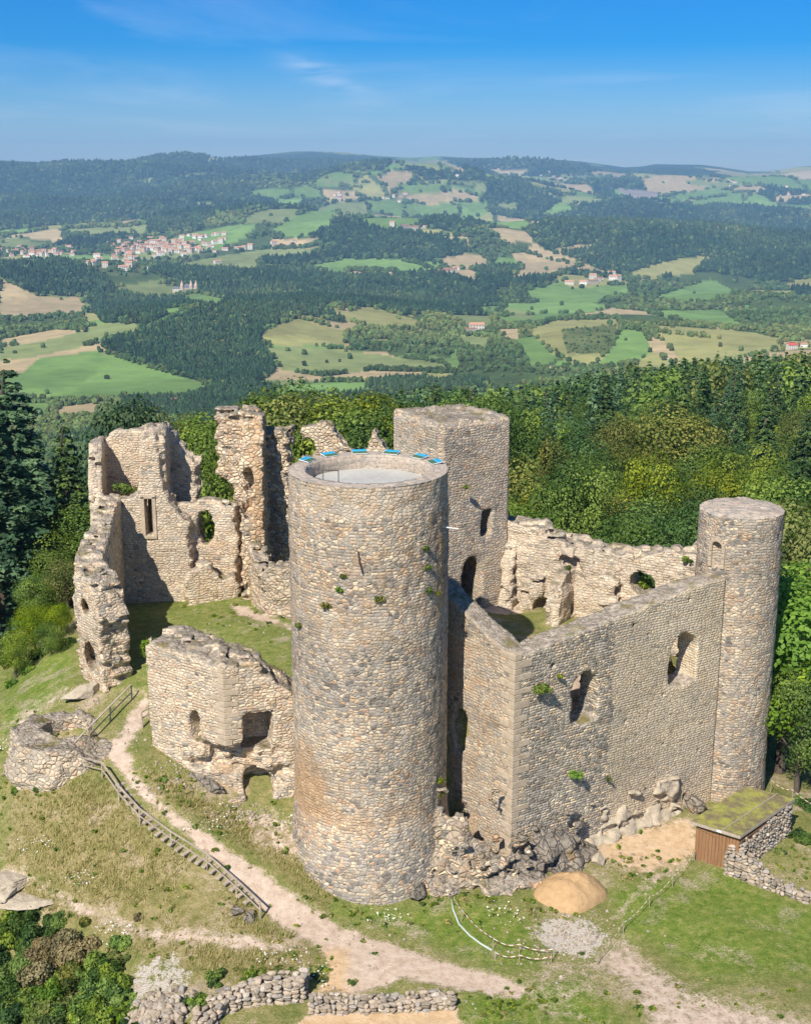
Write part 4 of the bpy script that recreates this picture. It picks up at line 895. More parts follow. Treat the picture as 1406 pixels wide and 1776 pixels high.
# arched recess of the window
aw = math.atan2(PY(1234, 960, 66.5)[0] - turx, tury - 66.6) 
zw = PY(1233, 965, 66.6)[2]; da = (T_ - (aw % (2 * np.pi))) * 2.35
inside = (np.where(Z_ > zw + .45, np.hypot(da, Z_ - zw - .45), np.abs(da)) < .30) & (Z_ > zw - .75)
Rr = np.where(inside, Rr - .38, Rr); Z_ = Z_ + (Z_ > tr_z - .1) * .1 * fbm(T_ * 8, T_ * 0, seed=4); Z_[:, -1] = Z_[:, 0]
V, F = grid_mesh(turx + Rr * np.sin(T_), tury - Rr * np.cos(T_), Z_); uv = np.stack([(T_ * 2.35).ravel(), Z_.ravel()], 1)[F].reshape(-1, 2)
azf = ((T_ - (R(-50) % (2 * np.pi))) + np.pi) % (2 * np.pi) - np.pi
zn_ = np.stack([np.full(V.shape[0], .22) + .15 * (Z_.ravel() > tr_z - 4), .30 + .5 * np.exp(-(azf.ravel() / .25) ** 2) * sstep(14, 12, Z_.ravel()), .30 + 0 * V[:, 0]], 1)
o = mesh_np('wall', V, F, M['tower'], tur, uv=uv, cols={'zone': ('POINT', zn_)})
nr = 14; T2, K2 = np.meshgrid(th_, np.arange(nr + 1)); R2 = 2.30 * (1 - K2 / nr); Z2 = tr_z + .02 + .12 * np.sin(K2 / nr * 2) + .10 * fbm(R2 * np.sin(T2) * 1.5, R2 * np.cos(T2) * 1.5, seed=40) * (K2 > 0)
Z2[0] = Z_[-1]; R2[0] = Rr[-1]; Z2[:, -1] = Z2[:, 0]
V, F = grid_mesh(turx + R2 * np.sin(T2), tury - R2 * np.cos(T2), Z2)
o = mesh_np('top', V, F, M['rim'], tur, uv=V[:, :2][F].reshape(-1, 2), cols={'zone': ('POINT', np.tile([.2, .1, .5], (len(V), 1)))})
mb = MB(); g = random.Random(4)
for k in range(9):                           # voussoirs of the little arch
    a = math.pi * k / 8; da_ = math.cos(a) * .40; z = zw + .45 + math.sin(a) * .40; p = np.array([turx + 2.345 * math.sin(aw + da_ / 2.35), tury - 2.345 * math.cos(aw + da_ / 2.35), z])
    e = np.array([math.cos(aw), math.sin(aw), 0]); mb.box(p, (.16, .12, .20), ax=[e * math.sin(a) * -1 + np.array([0, 0, 1]) * math.cos(a), np.array([math.sin(aw), -math.cos(aw), 0]), e * math.cos(a) + np.array([0, 0, 1]) * math.sin(a)])
for sgn in (-1, 1):
    for k in range(4):
        da_ = sgn * .41; p = np.array([turx + 2.345 * math.sin(aw + da_ / 2.35), tury - 2.345 * math.cos(aw + da_ / 2.35), zw + .28 - k * .30]); mb.box(p, (.19, .12, .27), ax=[np.array([math.cos(aw), math.sin(aw), 0]), np.array([math.sin(aw), -math.cos(aw), 0]), np.array([0, 0, 1.])])
mb.build('window_surround', M['ashlar'], tur, bevel=.02)

# ---- left hand ruins
def W2(u, y, v=1000): return PY(u, v, y)[:2]
# curved curtain wall at the left
P0 = W2(203, 69.2, 1150); P1 = W2(160, 71.6, 1100); P2 = W2(172, 75.2, 950); P3 = W2(196, 81.0, 900)
curt = empty('curtain_wall', (*P0, 6), 'broken curved wall standing left of the gateway, its torn end facing the path', 'wall')
zc0 = PY(185, 1000, 70.5)[2]
o = ruin('masonry', curt, [(P0, P1, 1.9, 4.5, prof([(0, zc0 - 2.2), (.5, zc0 - .6), (1.2, zc0 + .1), (4, zc0 + .3)])), (P1, P2, 1.6, 4.5, prof([(-1, zc0 + .2), (3.5, PY(180, 925, 75)[2])]), 1), (P2, P3, 1.4, 5, prof([(0, PY(185, 925, 75)[2]), (2.5, PY(200, 893, 78)[2] + .2), (6, 15.2)]), 1)],
         (-21.5, 67.0, 4.2), (-14.2, 82, 16.4), .14, M['ruin'], rough=.07, seed=21, brk=.75, chunk=.10, zone=lambda V: zc3(V, .10, .05 + .3 * (V[:, 2] < 9), .25),
         cut=lambda x, y, z, bl, lf: -np.minimum(np.hypot((x - PY(158, 1130, 70)[0]) / .45, (z - 8.2) / .9) - 1 + .4 * bl + np.abs(y - 70) * 0, np.hypot((x - PY(147, 1045, 70)[0]) / .3, (z - 11.2) / .5) - 1 + .4 * bl) * .5 + np.where(y > 71.8, -9, 0))
# two storey dwelling with slit window
D0, D1 = 81.0, 85.0
dwell = empty('ruined_dwelling', (*W2(260, D0), 7), 'roofless two storey ruin with narrow slit window at the far left', 'ruin')
zfl = PY(225, 862, D0)[2]; zt1 = PY(235, 748, D1)[2]; zp = PY(275, 748, D0 + .5)[2]
sU = lambda u, y=D0: (W2(u, y)[0])
slx = sU(264.5, D0 - .6); slz0 = PY(265, 928, D0 - .6)[2]; slz1 = PY(265, 865, D0 - .6)[2]
def dcut(x, y, z, bl, lf):
    slit = np.maximum(np.maximum(np.abs(x - slx) - .25 - .22 * np.clip(y - D0, 0, 1.5) * 0, np.maximum(slz0 - z, z - slz1)), y - D0 - 1.5)
    hx0 = sU(363, 82); hz0 = PY(363, 912, 82)[2]; hole = np.maximum(np.hypot((x - hx0) / .62, (z - hz0) / 1.15) - 1 + .3 * bl, 0 - 9) * .6
    soot = 9.
    return -np.minimum(slit, hole)
dprims = [(W2(172, D0), W2(334, D0), 1.3, 6.5, lambda s_, t_: np.interp(s_, [0, 2.4, 3.0, 3.4, 4.4, 4.8, 6], [zfl, zfl, zfl + .3, zp - .5, zp, zfl + .4, zfl - 1.6])),
          (W2(176, D0 - .4), W2(186, D1 + .3), .9, 10, prof([(0, zfl + .5), (.8, PY(175, 800, 82)[2]), (2.5, PY(185, 765, 83)[2]), (4.5, PY(190, 757, 85)[2])])),
          (W2(184, D1), W2(296, D1), .9, 10, prof([(0, zt1 - .6), (1.6, zt1 + .1), (2.6, zt1 + .1), (4.2, zt1 + .3)])),
          (W2(268, D0 - .3, 800), W2(283, D1 + .5, 800), 1.5, 10, prof([(0, zp - .3), (1, zp + .3), (5, zt1 + .2)])),
          (W2(292, 84.2), W2(352, 83.4), .9, 8, prof([(0, zt1 + .35), (1.0, PY(322, 748, 84)[2]), (1.7, PY(340, 775, 84)[2]), (2.2, PY(350, 795, 84)[2])])),
          (W2(322, 82.0), W2(415, 81.6), 1.1, 6.5, prof([(0, PY(335, 875, 82)[2]), (1.8, PY(360, 868, 82)[2]), (3.5, PY(400, 868, 82)[2])])),
          (W2(322, 79.6), W2(412, 80.6), .9, 6.5, prof([(0, PY(330, 990, 80)[2]), (1.6, PY(360, 975, 80)[2]), (2.2, PY(385, 1000, 80)[2]), (3.5, PY(400, 990, 80)[2])]))]
def dzone(V):
    dk = .10 + .45 * (V[:, 1] > 83.2) * sstep(.0, .3, fbm(V[:, 0] / .8, V[:, 1], V[:, 2] / .8, seed=3)) * (V[:, 0] > W2(286, 83)[0])
    return zc3(V, dk, .12 + .35 * (V[:, 0] > W2(350, 82)[0]) * (V[:, 2] < 13), .45)
o = ruin('masonry', dwell, dprims, (-22, 78.6, 6.2), (-10.0, 87, 20.6), .15, M['ruin'], rough=.06, seed=31, brk=.85, cut=dcut, zone=dzone, chunk=.05)
mb = MB(); yy = D0 - .66
for dx in (-.37, .37): mb.box((slx + dx, yy, (slz0 + slz1) / 2), (.24, .12, slz1 - slz0 + .3))
mb.box((slx, yy, slz1 + .16), (.98, .12, .28)); mb.box((slx, yy, slz0 - .14), (.98, .14, .2)); mb.build('window_frame', M['ashlar'], dwell, bevel=.02)
mb = MB(); mb.box((slx + .02, D0 + .3, slz0 + .9), (.06, .1, 1.8)); mb.build('window_bar', M['wood'], dwell)
# tall pillar
pil = empty('ruined_pillar', (*W2(440, 81), 7), 'tall torn pillar of masonry with wing walls standing left of the round tower', 'ruin')
zpt = PY(420, 722, 82.5)[2]
pprims = [(W2(382, 83.2, 780), W2(452, 82.6, 780), 1.2, 15.4, prof([(0, zpt + .1), (1.2, zpt + .2), (2.4, zpt + .55), (2.8, zpt + .3)])),
          (W2(405, 82.9), W2(452, 82.6), 1.2, 7, zpt),
          (W2(436, 79.6, 900), W2(444, 83.5, 760), 1.5, 7, prof([(0, 9.6), (.35, 13), (.9, 16.5), (1.5, 18.8), (2.3, zpt + .2), (4, zpt + .2)])),
          (W2(443, 84.2, 850), W2(505, 83.6, 850), 1.1, 7, prof([(0, PY(450, 735, 84)[2]), (1.4, PY(475, 742, 84)[2]), (2.3, PY(500, 742, 84)[2]), (2.5, PY(500, 742, 84)[2])]))]
def pcut(x, y, z, bl, lf):
    a = np.hypot((x - W2(396, 83)[0]) / .75, (z - PY(396, 850, 83)[2]) / .95) - 1 + .4 * bl
    c = np.maximum(np.hypot((x - W2(430, 81, 800)[0]) / .5, (z - 15.3) / 1.6) - 1 + .5 * bl, (y - 81.5) * .7)
    return -np.minimum(a, c) * .6
o = ruin('masonry', pil, pprims, (-13.2, 78.6, 6.4), (-6.4, 86, zpt + 1.6), .14, M['rubble'], rough=.10, seed=41, brk=.6, cut=pcut, chunk=.22,
         zone=lambda V: zc3(V, .10 + .3 * (V[:, 1] > 83.2), .10 + .75 * np.exp(-((V[:, 0] - W2(452, 81)[0]) / .6) ** 2) * (V[:, 1] < 83) + .25, .25))
# low rubble wall right of the pillar
lw = empty('low_rubble_wall', (*W2(485, 77), 8), 'low pale rubble wall between torn pillar and round tower', 'wall')
o = ruin('masonry', lw, [(W2(448, 79.2, 1020), W2(470, 77, 1020), 1.2, 7, prof([(0, 12.5), (1, 11.6), (2.3, 11.2)])), (W2(462, 77, 1020), W2(530, 75.8, 1020), 1.4, 7, prof([(0, 11.4), (.8, 11.9), (2.3, 11.9)]))], (-10.4, 74.6, 6.8), (-4.6, 80.4, 13.6), .14, M['rubble'], rough=.09, seed=51, brk=.7, chunk=.18, zone=lambda V: zc3(V, .03, .1, .55))
# fragments behind the tower
fg = empty('wall_fragment', (*W2(570, 88), 8), 'ragged wall stump with a hollow, seen over the left rim of the round tower', 'ruin')
o = ruin('masonry', fg, [(W2(527, 88.2, 760), W2(612, 87.6, 760), 1.2, 7, prof([(0, PY(535, 740, 88)[2]), (.8, PY(550, 735, 88)[2]), (1.9, PY(575, 730, 88)[2]), (2.4, PY(590, 750, 88)[2]), (3.3, PY(608, 775, 88)[2])]))], (-8, 86, 7), (-3, 90, 20.6), .15, M['rubble'], rough=.1, seed=61, brk=.6, chunk=.16,
         cut=lambda x, y, z, bl, lf: -(np.hypot((x - W2(541, 88)[0]) / .5, (z - PY(540, 775, 88)[2]) / .75) - 1 + .4 * bl) * .5, zone=lambda V: zc3(V, .08, .15, .4))
fg2 = empty('wall_fragment', (*W2(653, 88), 8), 'small pointed wall stump beside the square keep', 'ruin')
o = ruin('masonry', fg2, [(W2(634, 88, 770), W2(674, 87.8, 770), 1.1, 7, prof([(0, PY(640, 785, 88)[2]), (.7, PY(652, 742, 88)[2]), (1.0, PY(660, 755, 88)[2]), (1.6, PY(672, 780, 88)[2])]))], (-3.8, 86, 7), (-.2, 90, 20.2), .15, M['rubble'], rough=.1, seed=71, brk=.5, chunk=.16, zone=lambda V: zc3(V, .05, .1, .4))
# front block with the collapsed corner
KK = PZ(396, 1402, 2.9)[:2]; KLft = PZ(262, 1292, 5.2)[:2]; KRgt = PZ(530, 1392, 2.8)[:2] + [0, .4]
blk = empty('gate_bastion', (*KK, 3), 'pale stone block with mossy top and collapsed lower corner below the courtyard', 'ruin')
zk = PY(396, 1152, KK[1])[2]; zl = PY(290, 1098, KLft[1] + .8)[2]; zr = PY(508, 1195, KRgt[1] + .5)[2]
e1_ = (KLft - KK) / np.linalg.norm(KLft - KK); e2_ = (KRgt - KK) / np.linalg.norm(KRgt - KK); n1_ = np.array([-e1_[1], e1_[0]]); n2_ = np.array([-e2_[1], e2_[0]])
if n1_[1] < 0: n1_ = -n1_
if n1_ @ e2_ < 0: n1_ = -n1_
if n2_[1] < 0: n2_ = -n2_
L1_ = np.linalg.norm(KLft - KK); L2_ = np.linalg.norm(KRgt - KK)
zmass = PY(440, 1130, 64.5)[2]
bprims = [(KK + n1_ * 1.5, KLft + n1_ * 1.5, 3.0, 1.5, lambda s_, t_: np.interp(s_, [0, 2.5, L1_], [zk, zk + .25, zl]) - .22 * np.abs(t_) ** 1.5, 1),
          (KK + n2_ * 1.3, KRgt + n2_ * 1.3, 2.6, 1.5, lambda s_, t_: np.interp(s_, [0, 1.6, 2.6, L2_ - .3, L2_ + 1], [zk + .1, zk - .1, zk - .9, zr, zr - 1.0]) - .1 * np.abs(t_), 1)]
def on_b(u, v):
    d = ray(u, v); A = np.array([[d[0], -e2_[0]], [d[1], -e2_[1]]]); t, s_ = np.linalg.solve(A, KK); return s_, HCAM + d[2] * t
def on_a(u, v):
    d = ray(u, v); A = np.array([[d[0], -e1_[0]], [d[1], -e1_[1]]]); t, s_ = np.linalg.solve(A, KK); return s_, HCAM + d[2] * t
b1 = on_b(448, 1268); b2 = on_b(452, 1375); b3 = on_b(412, 1330); a1_ = on_a(338, 1262); b4 = on_b(398, 1295)[1]
def bcut2(x, y, z, bl, lf):
    s2 = (x - KK[0]) * e2_[0] + (y - KK[1]) * e2_[1]; t2 = (x - KK[0]) * n2_[0] + (y - KK[1]) * n2_[1]
    s1 = (x - KK[0]) * e1_[0] + (y - KK[1]) * e1_[1]; t1 = (x - KK[0]) * n1_[0] + (y - KK[1]) * n1_[1]
    j = .5 * bl + .35 * lf
    big = np.maximum(np.maximum(np.abs(s2 - b1[0]) - .78, np.abs(z - b1[1] + .1) - 1.1) + .3 * j, t2 - 1.9)
    arch = np.maximum(np.hypot((s2 - b2[0]) / .8, (z - b2[1] - .1) / 1.15) - 1 + .15 * j, t2 - 1.8) * .6
    mid = np.maximum(np.maximum(np.abs(s2 - (b1[0] - .75)) - .8, np.abs(z - (b3[1] + .1)) - .9) + .9 * j, t2 - .75)
    corner = np.maximum(s2 + s1 - 1.15 + .9 * j + .25 * np.abs(z - b4 + 1.6), np.abs(z - (b4 - 1.55)) - 1.5 + .5 * j)
    a_ = np.maximum(np.hypot((s1 - a1_[0]) / .42, (z - a1_[1]) / .95) - 1 + .5 * j, t1 - .9) * .6; a2 = np.maximum(np.hypot((s1 - a1_[0] + .8) / .4, (z - a1_[1] + 1.4) / .8) - 1 + .6 * j, t1 - .35) * .6
    return -np.minimum.reduce([big, arch, mid, corner, a_, a2])
zbk = lambda V: zc3(V, .12 + .25 * (V[:, 2] < 4.2), .12 + .5 * (V[:, 2] < b4) * (np.hypot(V[:, 0] - KK[0], V[:, 1] - KK[1]) < 1.6), .35)
o = ruin('masonry', blk, bprims, (KLft[0] - .8, KK[1] - .8, 1.6), (KRgt[0] + 1.8, KLft[1] + 4, zk + 1.5), .12, M['ruin'], rough=.045, seed=81, brk=.75, chunk=.07, cut=bcut2, zone=zbk)
quoins(blk, KK, e1_, e2_, b4 + .05, zk - .35, hh=.33, L=(.8, .42), seed=9, out=.03)
# foot of grey rock under the bastion
def rockmass(name, prs, mat, label, cat='rock', seed=0, sub=3, amp=.35, sq=(1, 1, 1), group=None):
    """one rock: rounded polyhedron, faceted by noise"""
    (p, s_) = prs; v, f = ICO[4]; g = np.random.default_rng(seed); P = v.copy()
    for k in range(16):
        n_ = g.normal(size=3); n_ /= np.linalg.norm(n_); d = P @ n_; lim = g.uniform(.42, .8); P = P - np.outer(np.maximum(d - lim, 0) * .92, n_)
    w3 = [v[:, k] * s_[k] for k in range(3)]; P = P * (1 + amp * .5 * fbm(v[:, 0] * 1.3 + seed, v[:, 1] * 1.3, v[:, 2] * 1.3, seed, 3) - .22 * np.abs(fbm(w3[0] * 1.6 + seed, w3[1] * 1.6, w3[2] * 2.2, seed + 3, 4)) + .05 * fbm(w3[0] * 6, w3[1] * 6, w3[2] * 6, seed, 2))[:, None] * np.array(s_)
    o = mesh_np(name, P, f, mat); o.location = p; o.rotation_euler = (0, 0, g.uniform(0, 6)); return tag(o, label, cat, group)
q = G(305, 1370)
rockmass('rock_ledge', ((*(KK * .45 + KLft * .55 + [.1, -.05]), 3.6), (2.9, .6, 1.0)), M['rock'], 'grey bedrock ledge under the left face of the bastion', seed=3).rotation_euler.z = math.atan2(*(KLft - KK)[::-1])
# bread oven / cistern ring
ov = G(108, 1300); oc = PZ(108, 1260, 6.2)[:2]
oven = empty('ruined_oven', (*oc, 5), 'low round stone ring with a dark hollow beside the path fence', 'ruin')
def ofun(x, y, z):
    r = np.hypot((x - oc[0]) / 1.2, (y - oc[1])); a = r - 2.15 + .35 * fbm(x, y, z, seed=6) - .22 * np.clip(6 - z, 0, 2)
    hole = np.hypot((x - oc[0] - .15) / 1.15, (y - oc[1] - .25)) - 1.1
    return np.maximum(np.maximum(a * .9, -np.where(z > 4.0, hole, 9)), np.maximum(z - 6.2 - .28 * fbm(x / .8, y / .8, seed=3) + .9 * sstep(.6, 2.2, x - oc[0]) + .4 * sstep(.3, -1.5, y - oc[1]), 1 - z))
o = ruin('masonry', oven, [ofun], (oc[0] - 4, oc[1] - 3.4, 1.2), (oc[0] + 4, oc[1] + 3.4, 7.4), .13, M['rubble'], rough=.08, seed=91, brk=0, chunk=.12, zone=lambda V: zc3(V, .35, 0, .55))

# ---- stones
def ledge(name, label, A, B, wid, tops, mat, seed, hh=.12):
    e = empty(name, (*A, 0), label, 'rock')
    def fn(x, y, z):
        d = segdist(x, y, [tuple(A), tuple(B)]); s_ = ((x - A[0]) * (B - A)[0] + (y - A[1]) * (B - A)[1]) / np.linalg.norm(B - A); tp = np.interp(s_, *tops)
        n3 = fbm(x / 1.2, y / 1.2, z / .8, seed=seed, o=3); rid = np.abs(fbm(x / .7 + z * .5, y / .7, z / .9, seed=seed + 3, o=3))
        return (d - wid * np.clip(1 - np.clip((z - gz(x, y)) / np.maximum(tp, .05), 0, 1) ** 1.6, 0, 1) ** .6 + .55 * n3 + .5 * rid + .28 * (tp < .1)) * .6
    lo = np.minimum(A, B) - wid - .8; hi = np.maximum(A, B) + wid + .8
    return ruin('rock', e, [fn], (lo[0], lo[1], -.6), (hi[0], hi[1], 3.2), hh, M[mat], rough=.2, seed=seed, brk=0, chunk=.24, zone=lambda V: zc3(V, .4, .3, .2))
ledge('bedrock', 'dark grey bedrock bulging out under the hall wall near its corner', CC + nF * .35 - eF * .2, CC + nF * .55 + eF * 3.9, 1.15, ([0, 1.2, 2.4, 3.6, 4.1], [.8, 1.5, 2.1, 1.6, .4]), 'rock', 201, .1)
ledge('bedrock', 'low broken grey rock spreading from tower foot to the sand heap', CC + np.array([-3.6, -1.6]), CC + np.array([1.2, -1.0]), .75, ([0, 1, 2.5, 5], [.3, .5, .45, .5]), 'rubble', 211, .1)
ledge('bedrock', 'pale rock ledge along the foot of the hall wall towards the turret', CC + nF * .1 + eF * 4.2, CC + nF * .1 + eF * 11.2, .42, ([0, 2, 5, 7], [.5, .4, .5, .35]), 'palerock', 221)
foot = empty('rock_buttress', (*(CC * .5 + np.array(TWR) * .5), 0), 'crumbling mass of rock and rubble filling the gap between round tower and side wall', 'rock')
fa, fb = CC + np.array([-.15, .0]), np.array([TWR[0] + 3.2, TWR[1] - 1.9])
def footfun(x, y, z):
    r = segdist(x, y, [tuple(fa + [-.5, -.3]), tuple((fa + fb) / 2 + [-.1, -.4]), tuple(fb)]); s_ = np.clip(((x - fa[0]) * (fb - fa)[0] + (y - fa[1]) * (fb - fa)[1]) / ((fb - fa) @ (fb - fa)), 0, 1)
    top = np.interp(s_, [0, .25, .6, 1.], [1.2, 2.2, 4.2, 4.6]); return (r - 1.7 * np.clip(1 - (z + .5) / (top + .5), 0, 1) ** .75 + .6 * fbm(x / .9, y / .9, z / 1.3, seed=15) + .2) * .6
o = ruin('rubble', foot, [footfun], (-1.2, 55.0, -1), (8, 63.5, 5.6), .13, M['rubble'], rough=.12, seed=95, brk=0, chunk=.09, zone=lambda V: zc3(V, .6, .55, .25))
def boulder(u, v, s_, label, mat='rock', seed=0, cat='boulder', group=None, sink=.35):
    p = G(u, v); s_ = tuple(k * 1.35 for k in s_); return rockmass('boulder', ((p[0], p[1], p[2] + s_[2] * (1 - sink) * .6), s_), M[mat], label, cat, seed, group=group)
for k, (u, v, s_, m_, lb) in enumerate([(1036, 1495, (.5, .45, .4), 'palerock', 'tan rock between hall wall and sandy ground'), (1195, 1400, (.9, .5, .6), 'rock', 'pale grey boulder under the turret beside the shed'),
        (722, 1556, (.62, .4, .45), 'rock', 'dark grey boulder at the front foot of the round tower'), (432, 1594, (.42, .35, .22), 'rock', 'flat grey stone block left of the stair foot'), (412, 1585, (.36, .3, .2), 'rock', 'smaller flat grey stone beside the stair foot'),
         
         (150, 1205, (1.2, .5, .45), 'palerock', 'pale rubble at the outer foot of curtain wall'), (1290, 1402, (.8, .5, .5), 'palerock', 'tan rock at the turret foot behind the shed')]):
    boulder(u, v, s_, lb, m_, 100 + k)
boulder(45, 1565, (1.5, 1.0, .22), 'sloping bare pale rock at the left edge of the picture', 'palerock', 150); boulder(2, 1540, (1.7, 1.3, .32), 'cracked pale outcrop cut by the left picture edge', 'palerock', 151)

def stonewall(name, pts, th, hgt, label, seed=0, size=.34, cat='wall', z_=None, matn='rubble_b'):
    """dry stone wall: hundreds of separate stones stacked into one mesh"""
    g = np.random.default_rng(seed); P = []; Sx = []; RZ = []
    for (a, b_) in zip(pts[:-1], pts[1:]):
        a2, b2_ = np.array(a[:2]), np.array(b_[:2]); L = np.linalg.norm(b2_ - a2); e = (b2_ - a2) / L; n_ = np.array([-e[1], e[0]]); rz = math.atan2(e[1], e[0])
        for t in np.arange(-th / 2 + size * .3, th / 2, size * .62):
            s_ = 0
            while s_ < L:
                w = size * g.uniform(.6, 1.35); zt = np.interp(s_, [0, L], [a[2], b_[2]]) * g.uniform(.85, 1.08); c = a2 + e * (s_ + w / 2) + n_ * (t + g.uniform(-.04, .04)); z0 = float(gz(c[0], c[1])) - .15; z = z0
                while z < z0 + .15 + zt:
                    hh = size * g.uniform(.42, .72); P.append((c[0] + g.uniform(-.05, .05), c[1] + g.uniform(-.05, .05), z + hh / 2)); Sx.append((w * .56, size * .42, hh * .62)); RZ.append(rz + g.uniform(-.25, .25)); z += hh * .92
                s_ += w * .92
    v, f = ICO[2]; vs = []
    P, Sx, RZ = map(np.array, (P, Sx, RZ)); V = []; F = []; CL = []
    for kind in range(8):
        vv = v.copy(); gg = np.random.default_rng(kind + 5)
        for k in range(8):
            n_ = gg.normal(size=3); n_ /= np.linalg.norm(n_); d = vv @ n_; vv = vv - np.outer(np.maximum(d - gg.uniform(.5, .8), 0), n_)
        m = np.arange(len(P)) % 8 == kind
        a, c = replicate(vv, f, P[m], Sx[m], RZ[m]); F.append(c + sum(len(q) for q in V)); V.append(a); CL.append(np.repeat(g.uniform(0, 1, (m.sum(), 3)), len(vv), 0))
    o = mesh_np(name, np.vstack(V), np.vstack(F), M[matn], cols={'leaf': ('POINT', np.vstack(CL))}, smooth=False); o.data.polygons.foreach_set('use_smooth', np.ones(len(o.data.polygons), bool)); return tag(o, label, cat)
b = NB('loose_stones'); at = b.n('ShaderNodeSeparateColor', {0: b.n('ShaderNodeAttribute', attribute_name='leaf').outputs['Color']}); ps = b.pos()
c_ = b.ramp(at.outputs[0], [(0, (.22, .19, .155)), (.3, (.36, .30, .23)), (.6, (.46, .38, .29)), (.85, (.30, .28, .26)), (1, (.55, .48, .40))]); nf_ = b.noise(ps, 7, 5, .7)
M['rubble_b'] = b.pbr(b.mix(1., c_, b.ramp(nf_, [(.3, (.7, .69, .66)), (.7, (1.25, 1.22, 1.2))]), 'MULTIPLY'), .93, b.bump(nf_, .06), .1)
w1 = [(*G(u, v)[:2], h_) for u, v, h_ in ((350, 1790, .45), (378, 1752, .6), (440, 1735, .8), (527, 1728, 1.0))]
stonewall('dry_stone_wall', w1, .9, .8, 'pale dry stone wall with squared end stone beside the rubble heap', 1, .38)
w2 = [(*G(u, v)[:2], h_) for u, v, h_ in ((535, 1752, .38), (660, 1748, .36), (778, 1744, .36))]
stonewall('low_stone_edging', w2, .75, .35, 'low stone edging running right from the squared wall end', 2, .34)
w3 = [(*G(u, v)[:2], h_) for u, v, h_ in ((1256, 1512, 1.35), (1300, 1528, 1.2), (1330, 1540, .6), (1360, 1550, .35), (1460, 1580, .35))]
stonewall('stepped_stone_wall', w3, .6, 1., 'pale stepped stone wall running right from the wooden shed', 3, .34)
boulder(765, 1738, (.55, .4, .35), 'large pale squared stone ending the low edging', 'palerock', 160); boulder(522, 1722, (.25, .3, .55), 'upright squared stone at the end of dry wall', 'palerock', 161)
# rubble heap
g = np.random.default_rng(5); q = G(280, 1765); P = []; 
for k in range(420):
    a, r_ = g.uniform(0, 6.28), abs(g.normal(0, .5)); x, y = q[0] + math.cos(a) * r_ * 1.7 - .1, q[1] + math.sin(a) * r_ * 1.7; P.append((x, y, float(gz(x, y)) + .55 * math.exp(-r_ * r_ * 2) + g.uniform(-.05, .08)))
P = np.array(P); v, f = ICO[2]; vv = v.copy()
for k in range(8):
    n_ = g.normal(size=3); n_ /= np.linalg.norm(n_); d = vv @ n_; vv = vv - np.outer(np.maximum(d - g.uniform(.5, .8), 0), n_)
V, F = replicate(vv, f, P, g.uniform(.07, .26, len(P))[:, None] * g.uniform(.7, 1.2, (len(P), 3)), g.uniform(0, 6, len(P)))
tag(mesh_np('rubble_heap', V, F, M['rubble_b'], cols={'leaf': ('POINT', np.repeat(g.uniform(0, 1, (len(P), 3)), len(vv), 0))}), 'heap of loose pale stones left of the dry stone wall', 'rubble', kind='stuff')
# fallen stones strewn under the walls
P = []
for (u, v, du, dv, n_) in ((300, 1330, 60, 25, 60), (400, 1415, 60, 18, 110), (460, 1420, 50, 18, 60), (140, 1205, 30, 18, 60), (600, 1640, 200, 40, 60), (960, 1640, 90, 60, 170), (1000, 1620, 50, 30, 120), (1110, 1500, 90, 40, 60), (300, 1370, 70, 12, 60), (420, 1070, 100, 40, 50), (430, 1415, 40, 10, 60), (650, 1730, 160, 30, 60), (230, 1280, 40, 20, 30)):
    for k in range(n_):
        uu, vv_ = g.normal(u, du * .6), g.normal(v, dv * .6)
        p = G(uu, vv_); P.append((p[0], p[1], p[2] + .01))
P = np.array(P); P = P[sdpoly(P[:, 0], P[:, 1], HALL) > 0]
V, F = replicate(vv, f, P, (g.uniform(.025, .10, len(P)) ** 1)[:, None] * g.uniform(.6, 1.2, (len(P), 3)), g.uniform(0, 6, len(P)))
tag(mesh_np('scattered_stones', V, F, M['rubble_b'], cols={'leaf': ('POINT', np.repeat(g.uniform(0, 1, (len(P), 3)), len(vv), 0))}), 'small stones strewn over the paths and under the walls', 'stones', kind='stuff')
# sand heap
p = G(990, 1560); na, nr_ = 48, 16; T_, K_ = np.meshgrid(np.linspace(0, 2 * np.pi, na + 1), np.linspace(0, 1, nr_))
X_ = p[0] + K_ * 1.75 * np.cos(T_) * (1 + .12 * np.sin(2 * T_ + 1)); Y_ = p[1] + .3 + K_ * 1.45 * np.sin(T_) * (1 + .1 * np.sin(3 * T_)); hh = 1.05 * np.maximum(np.cos(np.clip(K_, 0, 1) * np.pi / 2), 0) ** .75 * (1 + .16 * np.sin(T_ + .8) * K_) * (1 + .22 * fbm(X_ / .7, Y_ / .7, seed=4) + .10 * fbm(X_ / .2, Y_ / .2, seed=5)) + .04 * fbm(X_ / .15, Y_ / .15, seed=6)
Z_ = gz(X_, Y_) + hh - .12 * (K_ > .98); Z_[:, -1] = Z_[:, 0]; V, F = grid_mesh(X_, Y_, Z_)
tag(mesh_np('sand_heap', V, F, M['sand']), 'rounded heap of yellow sand on the grass before the hall wall', 'sand heap')

